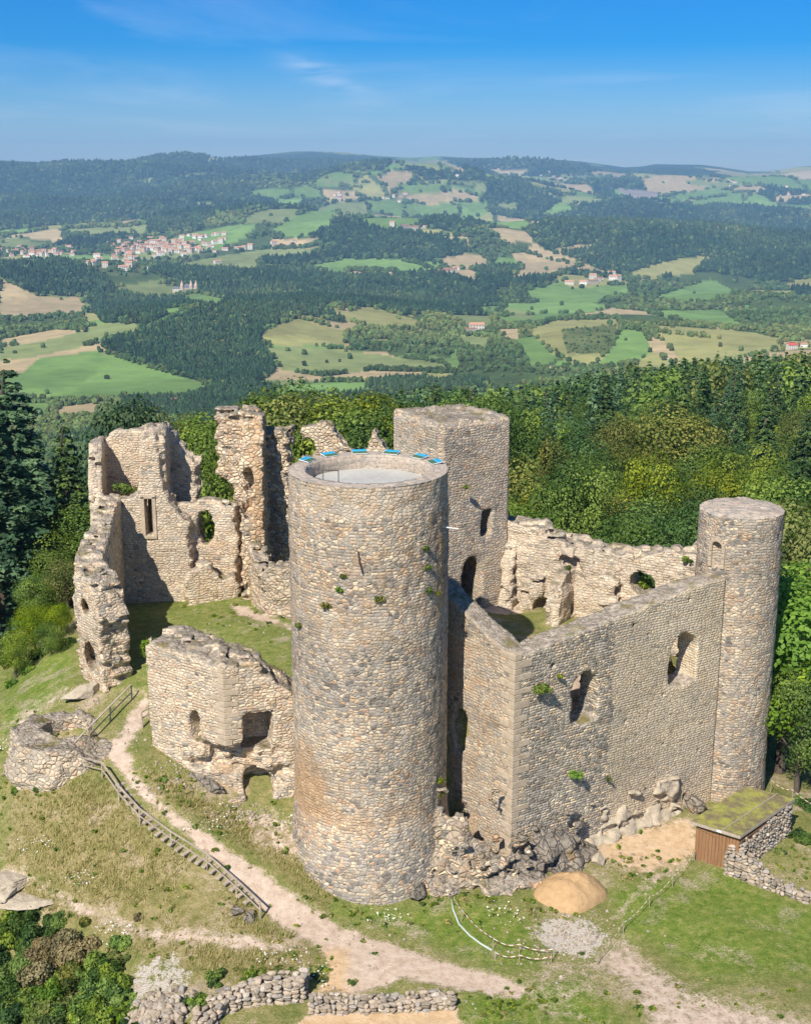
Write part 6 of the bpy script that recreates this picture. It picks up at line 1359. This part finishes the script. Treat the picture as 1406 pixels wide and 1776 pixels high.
# ------------------------------------------------------------------ houses in the valley
def simple_mat(n_, c, r=.9): b = NB(n_); return b.pbr(c, r, None, .1)
WL = [simple_mat('pale_render', (.62, .56, .47)), simple_mat('white_render', (.78, .75, .70)), simple_mat('pink_render', (.58, .42, .32)), simple_mat('grey_stone_render', (.40, .36, .31))]
RF = [simple_mat('red_tiles', (.44, .23, .15)), simple_mat('brown_tiles', (.30, .16, .10)), simple_mat('pale_tiles', (.50, .27, .17)), simple_mat('slate_roof', (.14, .15, .17)), simple_mat('bright_red_tiles', (.50, .09, .07))]
WIN = simple_mat('dark_window', (.03, .03, .035), .3)
def house_mesh(w, d, h, rise, mats, over=.4, windows=True):
    V = [(-w / 2, -d / 2, -3), (w / 2, -d / 2, -3), (w / 2, d / 2, -3), (-w / 2, d / 2, -3), (-w / 2, -d / 2, h), (w / 2, -d / 2, h), (w / 2, d / 2, h), (-w / 2, d / 2, h), (-w / 2, 0, h + rise), (w / 2, 0, h + rise)]
    F = [(0, 1, 5, 4), (1, 2, 6, 5), (2, 3, 7, 6), (3, 0, 4, 7), (4, 8, 7), (5, 6, 9)]; mi = [0] * 6
    def add(v, f, m):
        n_ = len(V); V.extend(v); F.append(tuple(i + n_ for i in f)); mi.append(m)
    o_ = over; zl = h - rise * o_ / (d / 2)
    for s_ in (-1, 1):
        for dz, flip in ((.25, 1), (.05, 0)):
            q = [(-w / 2 - o_, s_ * (d / 2 + o_), zl + dz), (w / 2 + o_, s_ * (d / 2 + o_), zl + dz), (w / 2 + o_, 0, h + rise + dz), (-w / 2 - o_, 0, h + rise + dz)]
            add(q, (0, 1, 2, 3) if (s_ < 0) == bool(flip) else (3, 2, 1, 0), 1)
    if windows:
        for k in range(max(2, int(w / 3.2))):
            for lv in range(max(1, int(h / 2.9))):
                x0 = -w / 2 + (k + .5) * w / max(2, int(w / 3.2)); z0 = 1. + lv * 2.9
                add([(x0 - .5, -d / 2 - .05, z0), (x0 + .5, -d / 2 - .05, z0), (x0 + .5, -d / 2 - .05, z0 + 1.3), (x0 - .5, -d / 2 - .05, z0 + 1.3)], (0, 1, 2, 3), 2)
    m = bpy.data.meshes.new('house'); m.from_pydata(V, [], F)
    for q in mats: m.materials.append(q)
    m.polygons.foreach_set('material_index', mi); return m
HM = [house_mesh(w, d, h, r2, (WL[a], RF[c], WIN)) for w, d, h, r2, a, c in ((11, 8, 5.5, 2.2, 0, 0), (14, 9, 6.5, 2.4, 1, 2), (10, 9, 8, 2.2, 2, 1), (18, 9, 6, 2.4, 0, 2), (9, 7, 4.5, 1.8, 1, 0), (24, 12, 6.5, 2.2, 3, 1), (12, 9, 9.5, 2.4, 0, 2), (30, 18, 6, 1.5, 1, 3), (13, 9, 6, 2.4, 0, 4))]
HN = ['cream house with red tiled roof', 'white house with pale tiled roof', 'pinkish house with brown tiled roof', 'long cream house with pale tiled roof', 'small white house with red tiled roof', 'long grey barn with brown tiled roof', 'tall cream house with pale tiled roof', 'wide white hall with slate roof', 'cream farmhouse with bright red roof']
rh = random.Random(3)
def house(u, v, k, where, group, sc=1., rz=None, r0=600):
    p = cast(u, v, r0, 11000, 500)
    if p is None: return
    o = bpy.data.objects.new('house', HM[k]); C.objects.link(o); o.location = (p[0], p[1], p[2]); o.scale = (sc,) * 3; o.rotation_euler = (0, 0, rh.uniform(-.7, .7) if rz is None else rz); o['label'] = HN[k] + ' ' + where; o['category'] = 'house'
    if group: o['group'] = group
for n_, (cu, cv, su, sv_), where, gp_ in ((128, (272, 432, 62, 9), 'in the dense middle of the valley town', 'houses of the valley town'), (26, (205, 455, 34, 9), 'in the lower suburb of the valley town', 'houses of the valley town'), (14, (345, 412, 40, 6), 'on the upper right edge of the valley town', 'houses of the valley town'), (42, (55, 440, 55, 7), 'in the left suburb by the picture edge', 'houses of the left suburb'),
                                     (10, (360, 430, 40, 10), 'on the meadow right of the town', 'houses right of the town')):
    for k in range(n_): 
        house(rh.gauss(cu, su * .75), rh.gauss(cv, sv_ * .85), rh.choice([0, 1, 2, 3, 4, 4, 6, 0, 1]), where, gp_, rh.uniform(.95, 1.45))
for cu, cv, n_, where in ((500, 428, 5, 'on the hillside above the green valley field'), (690, 345, 9, 'in the hill hamlet above the keep'), (575, 342, 5, 'on the slope left of the hill hamlet'), (520, 296, 4, 'high on the far dark ridge'), (785, 472, 4, 'among trees in the mid valley'), (1040, 488, 7, 'in the white hamlet by the green fields'), (1005, 492, 2, 'at the left end of the white hamlet'),
                          (955, 308, 4, 'far off below the blue ridge'), (1280, 318, 4, 'on the far right plateau'), (1370, 334, 4, 'at the far right edge of the plateau'), (720, 395, 4, 'beside the tan fields under the hill hamlet'), (415, 432, 4, 'beyond the town on the meadow'), (300, 425, 4, 'by the church quarter of the town'), (800, 312, 3, 'in the far green pastures'), (1260, 395, 2, 'above the right hand forest'), (100, 300, 2, 'lost in the left ridge forest')):
    for k in range(n_): house(cu + rh.gauss(0, 16), cv + rh.gauss(0, 4), rh.choice([0, 1, 3, 4, 5, 6]), where, None if n_ == 1 else 'houses ' + where, rh.uniform(1., 1.4))
house(826, 572, 3, 'alone among trees in mid valley', None, 1.25, .1); house(815, 575, 5, 'leaning on the lone farm in mid valley', None, .7, .1)
house(1372, 606, 8, 'half hidden behind the wood at right', None, .9, .2, 500); house(1392, 603, 4, 'beside the bright red roof at right', None, .9, .1, 500)
house(1063, 487, 1, 'highest of the white hamlet', None, 1.5, .1); house(295, 700, 5, 'small barn by the near fields', None, .6)
# chateau by its lawn
p = cast(328, 508, 600, 9000, 600); ch = empty('country_house', tuple(p), 'grey country mansion with pointed roofs on a lawn before the town', 'mansion')
def part_gable(nm, dx, dy, w, d, h, rise, wm, rm):
    o = bpy.data.objects.new(nm, house_mesh(w, d, h, rise, (wm, rm, WIN))); C.objects.link(o); o.parent = ch; o.location = (dx, dy, 0)
part_gable('main_wing', 0, 0, 34, 13, 11, 6, WL[3], RF[3]); part_gable('side_wing', -24, 2, 18, 11, 8, 4, WL[0], RF[3])
for dx in (-13, 6, 16):
    mb = MB(); mb.tube([(p[0] + dx, p[1] - 6, p[2] - 3), (p[0] + dx, p[1] - 6, p[2] + 15), (p[0] + dx, p[1] - 6, p[2] + 15.1), (p[0] + dx, p[1] - 6, p[2] + 26)], [3.4, 3.4, 3.8, .1], 12); mb.build('turret', WL[2] if dx else WL[0], ch)

# ------------------------------------------------------------------ bushes, scrub, ivy, grass
def bush_mesh(n, size, seed, rx=1., ry=1., rz=1., K=14, lo=.2):
    g = np.random.default_rng(seed); c = g.normal(size=(K, 3)); c /= np.linalg.norm(c, axis=1)[:, None]; c = c * g.uniform(.2, .72, (K, 1)) * [rx, ry, rz]; c[:, 2] = np.abs(c[:, 2]) * .9 + lo * rz; rad = g.uniform(.22, .42, K) * min(rx, ry, rz)
    k = g.integers(0, K, n); d = g.normal(size=(n, 3)); d[:, 2] += .3; d /= np.linalg.norm(d, axis=1)[:, None]; p = c[k] + d * (rad[k] * g.uniform(.7, 1.15, n))[:, None]; nr = d + g.normal(size=(n, 3)) * .5; nr /= np.linalg.norm(nr, axis=1)[:, None]
    V, F = leafquads(p, nr, size, g); lob = g.uniform(0, 1, K)[k]; return V, F, np.repeat(np.stack([g.uniform(0, 1, n) * .5 + lob * .5, lob, lob], 1), 4, 0)
def bush(p, s_, mat, label, n=1400, size=.09, seed=0, name='bush', cat='bush', group=None, lo=.2):
    V, F, c = bush_mesh(n, size, seed, *s_, lo=lo); o = mesh_np(name, V, F, M[mat], cols={'leaf': ('POINT', c)}); o.location = tuple(p); return tag(o, label, cat, group)
rb = random.Random(8)
BL = [(60, 1640, 1.7, 'leaf_d'), (200, 1700, 1.1, 'leaf_g'), (215, 1640, .7, 'leaf_g'), (150, 1600, .5, 'leaf_o'), (170, 1690, 1.3, 'leaf_g'), (100, 1600, .8, 'leaf_g'), (45, 1600, 1.2, 'leaf_d'), (210, 1735, 1.0, 'leaf_g'), (150, 1760, 1.4, 'leaf_g'), (90, 1780, 1.6, 'leaf_o'), (130, 1665, 1.4, 'scrub'), (90, 1655, 1.5, 'scrub'), (230, 1785, .9, 'leaf_d'), (20, 1620, 1.6, 'leaf_g'), (110, 1640, 1.3, 'scrub'), (80, 1690, 1.4, 'scrub'), (30, 1700, 1.6, 'leaf_g'), (130, 1700, 1.2, 'leaf_o'), (170, 1730, 1.2, 'leaf_g'), (60, 1750, 1.6, 'leaf_g'), (120, 1770, 1.4, 'leaf_g'), (15, 1770, 1.7, 'leaf_d'), (185, 1780, 1.1, 'leaf_g'), (200, 1670, .8, 'leaf_o'), (150, 1650, .9, 'scrub'), (-20, 1670, 1.7, 'leaf_d'), (230, 1755, .7, 'leaf_g'), (95, 1725, 1.2, 'leaf_l'), (20, 1740, 1.4, 'leaf_g'), (205, 1765, .8, 'leaf_l'), (-30, 1740, 1.7, 'leaf_g')]
WH = {'leaf_d': 'dark green', 'leaf_g': 'green', 'scrub': 'dry brownish', 'leaf_o': 'olive', 'leaf_l': 'lime green', 'leaf_y': 'yellow green'}
for k, (u, v, s_, m_) in enumerate(BL):
    p = G(max(u, -20), v); s_ *= 1.2; bush((p[0], p[1], p[2] - .15), (s_, s_, s_ * .72), m_, '%s bush in the lower left thicket' % WH[m_], int(3000 * s_), .085, 300 + k, group='bushes of the lower left thicket', lo=.05)
for k, (u, v, s_, m_, lb) in enumerate([(345, 1740, .85, 'leaf_g', 'green bush between rubble heap and dry stone wall'), (375, 1700, .75, 'leaf_g', 'round green bush above the dry stone wall'), (545, 1690, .5, 'leaf_o', 'low olive bush above the squared wall end'), (480, 1690, .55, 'leaf_o', 'low olive bush on the bank above dry wall'), (430, 1695, .6, 'leaf_g', 'low green bush on the bank above dry wall'), (240, 1592, .38, 'scrub', 'grey dead thistle clump on the dry slope'), (282, 1352, .38, 'leaf_g', 'small green bush beside the path under the bastion'),
        (62, 1368, .38, 'leaf_g', 'dark green bush below the round stone ring'), (28, 1372, .4, 'leaf_l', 'lime bush left below the stone ring'), (90, 1335, .5, 'leaf_o', 'olive bush at the foot of the stone ring'), (160, 1252, .32, 'leaf_g', 'little green bush growing beside the stone ring fence'), (800, 1410, .42, 'leaf_o', 'olive bush wedged between round tower and side wall'), (640, 1470, .1, 'leaf_g', 'tiny green tuft low on the round tower'),
        (1385, 1455, .9, 'leaf_d', 'dark bush right of the shed'), (1400, 1400, 1.1, 'leaf_g', 'green bush behind the shed at right edge'), (1350, 1480, .45, 'leaf_o', 'low olive shrub right of stepped wall'), (1060, 1100, .1, 'leaf_g', 'tiny tuft on hall coping'), (50, 1165, .9, 'leaf_l', 'lime green bush at the left slope edge'), (20, 1150, 1.2, 'leaf_y', 'yellow green bush at the left picture edge'),
        (100, 1080, 1.5, 'leaf_l', 'bright bush against the outer curtain wall'), (65, 1095, 1.5, 'leaf_g', 'green bush left of the curtain wall'), (110, 1030, 1.6, 'leaf_g', 'green bush higher behind the curtain wall'), (30, 1120, 1.5, 'leaf_g', 'green bush on the left slope'), (75, 1135, 1.2, 'leaf_g', 'green bush low on the left slope'), (20, 1190, .8, 'leaf_l', 'small lime bush lowest on the left slope'), (95, 1055, 1.8, 'leaf_g', 'tall green bush behind the curtain wall'), (0, 1085, 1.9, 'leaf_d', 'dark bush under the big fir'), (118, 1120, .9, 'leaf_g', 'green bush touching the foot of curtain wall'), (50, 1060, 2.0, 'leaf_g', 'high green bush between fir and curtain wall'), (560, 1590, .25, 'leaf_o', 'small weed clump by the path before round tower'), (1010, 1655, .2, 'leaf_o', 'weed clump beside the white gravel'), (650, 1655, .18, 'leaf_g', 'small weed in the middle of the path'), (610, 1705, .3, 'leaf_g', 'green weed patch in the sandy path'), (560, 1700, .3, 'leaf_o', 'weed patch left in the sandy path')]):
    if v in (1470, 1100): continue
    p = G(u, v); bush((p[0], p[1], p[2] - .08), (s_, s_, s_ * .8), m_, lb, int(1900 * s_ + 250), .07 if s_ < 1 else .09, 400 + k, lo=.05)
# sapling by the gateway
p = PY(266, 1122, 68.3); V, F, c = bush_mesh(1900, .085, 77, .8, .8, 1.3, 20); o = mesh_np('sapling', V, F, M['leaf_l'], cols={'leaf': ('POINT', c)}); o.location = (p[0], p[1], p[2] - .75); tag(o, 'yellow green sapling in front of the gateway shadow', 'sapling')
# plants rooted in the masonry
def wallplant(p, s_, mat, label, seed, n=420): bush(p, (s_, s_ * .8, s_ * .8), mat, label, n, .055, seed, 'wall_plant', 'plant', lo=-.1)
def Pf(u, v, out=.25): s_, z = on_front(u, v); q = CC + eF * s_ + nF * out; return (q[0], q[1], z)
def Pb(u, v, out=.2): s_, z = on_back(u, v); q = KR + eB * s_ + nB * out; return (q[0], q[1], z)
wallplant(Pf(932, 1190, .45), .62, 'leaf_y', 'yellowish bush growing out of the hall front wall near its corner', 1, 800); wallplant(Pf(966, 1172, .2), .25, 'leaf_y', 'small yellow tuft right of the yellowish wall bush', 2, 200); wallplant(Pf(990, 1340, .4), .5, 'leaf_l', 'green bush growing low on the hall front wall', 3, 700)
wallplant(Pf(1050, 1350, .2), .3, 'leaf_o', 'thin dry plant right of the low wall bush', 4, 150)
for k, (a, z, s_, m_, lb) in enumerate([(-.33, 16.6, .30, 'leaf_l', 'small green plant high on the left of round tower face'), (-.52, 15.7, .42, 'leaf_o', 'olive plant on the left of round tower face'), (-.28, 17.3, .22, 'leaf_o', 'upper small plant of the left group on the round tower'), (.15, 16.2, .36, 'leaf_o', 'olive plant in the middle of round tower face'), (.78, 18.4, .28, 'leaf_y', 'yellow plant high on the right of round tower'), (.80, 17.4, .32, 'leaf_y', 'yellow plant under the highest right one on round tower'), (.82, 16.2, .3, 'leaf_y', 'lower yellow plant on the right of round tower'),
        (1.0, 15.9, .3, 'leaf_o', 'olive plant near the shaded right edge of round tower'), (-1.0, 14.2, .28, 'leaf_o', 'dull plant near the left edge of round tower'), (1.1, 5.6, .42, 'leaf_y', 'yellow green plant low on the right edge of round tower'), (1.15, 4.8, .5, 'leaf_o', 'olive plant below it at the right foot of round tower'), (-.35, 2.2, .2, 'leaf_g', 'little green plant at the foot of round tower'), (.25, 2.4, .16, 'leaf_y', 'little yellow plant at the foot of round tower')]):
    q = on_tower(a, z, 4.02); wallplant(q, s_, m_, lb, 20 + k, 260)
for k, (u, v, y, s_, m_, lb) in enumerate([(212, 848, 82.4, .9, 'leaf_g', 'green plants on the upper floor of the two storey ruin'), (228, 852, 82.6, .7, 'leaf_g', 'smaller plants beside them on the upper floor'), (400, 845, 83, .4, 'leaf_o', 'olive tuft at the foot of the pillar wing'), (363, 912, 82.6, .6, 'leaf_l', 'green shrub showing through the broken window of the left ruin'), (1000, 1090, 68, .5, 'leaf_g', 'low weeds on the hall floor'), (1190, 972, 71, .4, 'leaf_g', 'green bush on the back wall beside the turret'), (1350, 950, 67.5, .35, 'leaf_o', 'tuft on the right side of the turret'), (808, 845, 74, .3, 'leaf_o', 'tuft on the keep wall'), (1115, 1018, 73.6, .9, 'leaf_g', 'leafy shrub filling the hole in the back wall')]):
    p = PY(u, v, y); wallplant(tuple(p), s_, m_, lb, 60 + k, int(900 * s_ + 150))
wallplant(Pb(985, 985, .1), .3, 'leaf_o', 'tuft in the broken hollow of the back wall', 81)
# grass: tufts of real blades over the hill top
g = np.random.default_rng(12); N = 150000; x_ = g.uniform(-27, 27, N); y_ = g.uniform(44, 84, N); dl = []
def samp(A): 
    i = np.clip(((x_ + 42) / .3).astype(int), 0, len(gx) - 1); j = np.clip(((y_ - 34) / .3).astype(int), 0, len(gy) - 1); return A[j, i]
dr, dd_, lu, pa = samp(dry), samp(dirt), samp(lush), samp(pale); ing = samp(inn * 1.); hl = samp(hal * 1.)
den = np.clip(.28 + .7 * dr + .0 * lu - 1.6 * dd_ - 2 * pa, .0, 1) * (1 - .55 * ing) * (hl < .5) * sstep(-.5, .35, fbm(x_ / 2.5, y_ / 2.5, seed=44)); kp = g.uniform(size=N) < den
okc = kp & (np.hypot(x_ - tx, y_ - ty) > 4.3); x_, y_, dr, lu = [q[okc] for q in (x_, y_, dr, lu)]; z_ = gz(x_, y_); n_ = len(x_); print('grass tufts', n_)
hb = (.08 + .17 * dr * g.uniform(.4, 1.3, n_)) * g.uniform(.6, 1.5, n_); nb_ = 4
ang = g.uniform(0, 6.28, (n_, nb_)); ln = g.uniform(.3, 1., (n_, nb_)) * hb[:, None]; bx = x_[:, None] + g.normal(0, .05, (n_, nb_)); by = y_[:, None] + g.normal(0, .05, (n_, nb_)); hz = hb[:, None] * g.uniform(.6, 1.2, (n_, nb_)); w_ = .013 + .008 * dr[:, None]
p0 = np.stack([bx - np.sin(ang) * w_, by + np.cos(ang) * w_, np.repeat(z_[:, None] - .02, nb_, 1)], -1); p1 = np.stack([bx + np.sin(ang) * w_, by - np.cos(ang) * w_, np.repeat(z_[:, None] - .02, nb_, 1)], -1); p2 = np.stack([bx + np.cos(ang) * ln, by + np.sin(ang) * ln, z_[:, None] + hz], -1)
V = np.stack([p0, p1, p2], 2).reshape(-1, 3); F = np.arange(len(V)).reshape(-1, 3); cl_ = np.clip(.15 + .55 * dr[:, None] + g.uniform(-.15, .35, (n_, nb_)), 0, 1).reshape(-1); cl_ = np.repeat(np.stack([cl_, cl_, cl_], 1), 3, 0)
tag(mesh_np('grass', V, F, M['grass'], cols={'leaf': ('POINT', cl_)}, smooth=False), 'short green and dry yellow grass over the castle hill', 'grass', kind='stuff')
# weeds: low leafy clumps and white flower heads between the grass
g = np.random.default_rng(77); byp = {}
b = NB('white_flowers'); M['flower'] = b.pbr((.72, .72, .64), .8, None, .1)
cen = [(130, 1480, 120, 90), (300, 1560, 150, 70), (430, 1440, 90, 40), (480, 1660, 90, 30), (60, 1400, 50, 40), (600, 1560, 60, 25), (700, 1600, 160, 25), (300, 1370, 50, 30), (1100, 1740, 200, 30), (420, 1070, 90, 40), (40, 1290, 40, 60), (1385, 1500, 40, 30), (800, 1560, 60, 12), (520, 1450, 30, 30), (960, 1570, 40, 20), (880, 1740, 60, 20), (1100, 1500, 60, 25), (470, 1700, 60, 14), (230, 1650, 90, 20)]
vs_ = [bush_mesh(70, .05, 700 + k, .22, .22, .18, 5) for k in range(4)]; P = []
for u, v, du, dv in cen:
    for k in range(36):
        uu, vv_ = g.normal(u, du * .7), g.normal(v, dv * .7)
        if not (-20 < uu < 1420 and vv_ < 1800): continue
        P.append(G(uu, vv_))
P = np.array(P); P = P[(np.hypot(P[:, 0] - tx, P[:, 1] - ty) > 4.7)]; P = P[(sdpoly(P[:, 0], P[:, 1], HALL) > 0)]
for k in range(4):
    for j, mt in enumerate(('leaf_y', 'leaf_g', 'grass')):
        s_ = (np.arange(len(P)) % 4 == k) & ((np.arange(len(P)) // 4) % 3 == j); V, F, c = vs_[k]
        if not s_.any(): continue
        A_, B_ = replicate(V, F, P[s_], g.uniform(.35, 1.25, s_.sum())[:, None] * [1.1, 1.1, .7], g.uniform(0, 6, s_.sum())); L = byp.setdefault(mt, ([], [], [], [0])); L[0].append(A_); L[1].append(B_ + L[3][0]); L[2].append(np.tile(c, (s_.sum(), 1))); L[3][0] += len(A_)
fp = []
for u, v, du in ((60, 1470, 22), (140, 1530, 18), (490, 1665, 25), (545, 1700, 25), (670, 1597, 14), (880, 1590, 22), (1240, 1480, 16), (20, 1300, 14), (370, 1430, 30), (200, 1620, 20), (520, 1440, 20)):
    for k in range(34): q = G(g.normal(u, du), g.normal(v, du * .5)); fp.append(q + [0, 0, g.uniform(.12, .32)])
fp = np.array(fp); V, F = leafquads(fp, g.normal(0, .3, (len(fp), 3)) + [0, -.3, 1], .045, g); byp['flower'] = ([V], [F], [np.ones((len(V), 3)) * .5], [len(V)])
join_stuff('weeds', byp, 'low weeds and white flower heads dotted over the slopes', 'weeds')
# ------------------------------------------------------------------ haze
hb_ = MB(); hb_.box((0, 7400, (-420 + 330) / 2), (26000, 15600, 750)); b = NB('valley_air'); b.t.nodes.remove(b.out); out = b.t.nodes.new('ShaderNodeOutputMaterial')
pv = b.n('ShaderNodeVolumePrincipled', {'Color': (.38, .67, 1., 1), 'Density': HAZE, 'Anisotropy': 0.0}); b.t.links.new(pv.outputs[0], out.inputs['Volume'])
hz_o = hb_.build('haze', b.m); tag(hz_o, 'thin blue air over the valley', 'haze', kind='stuff')
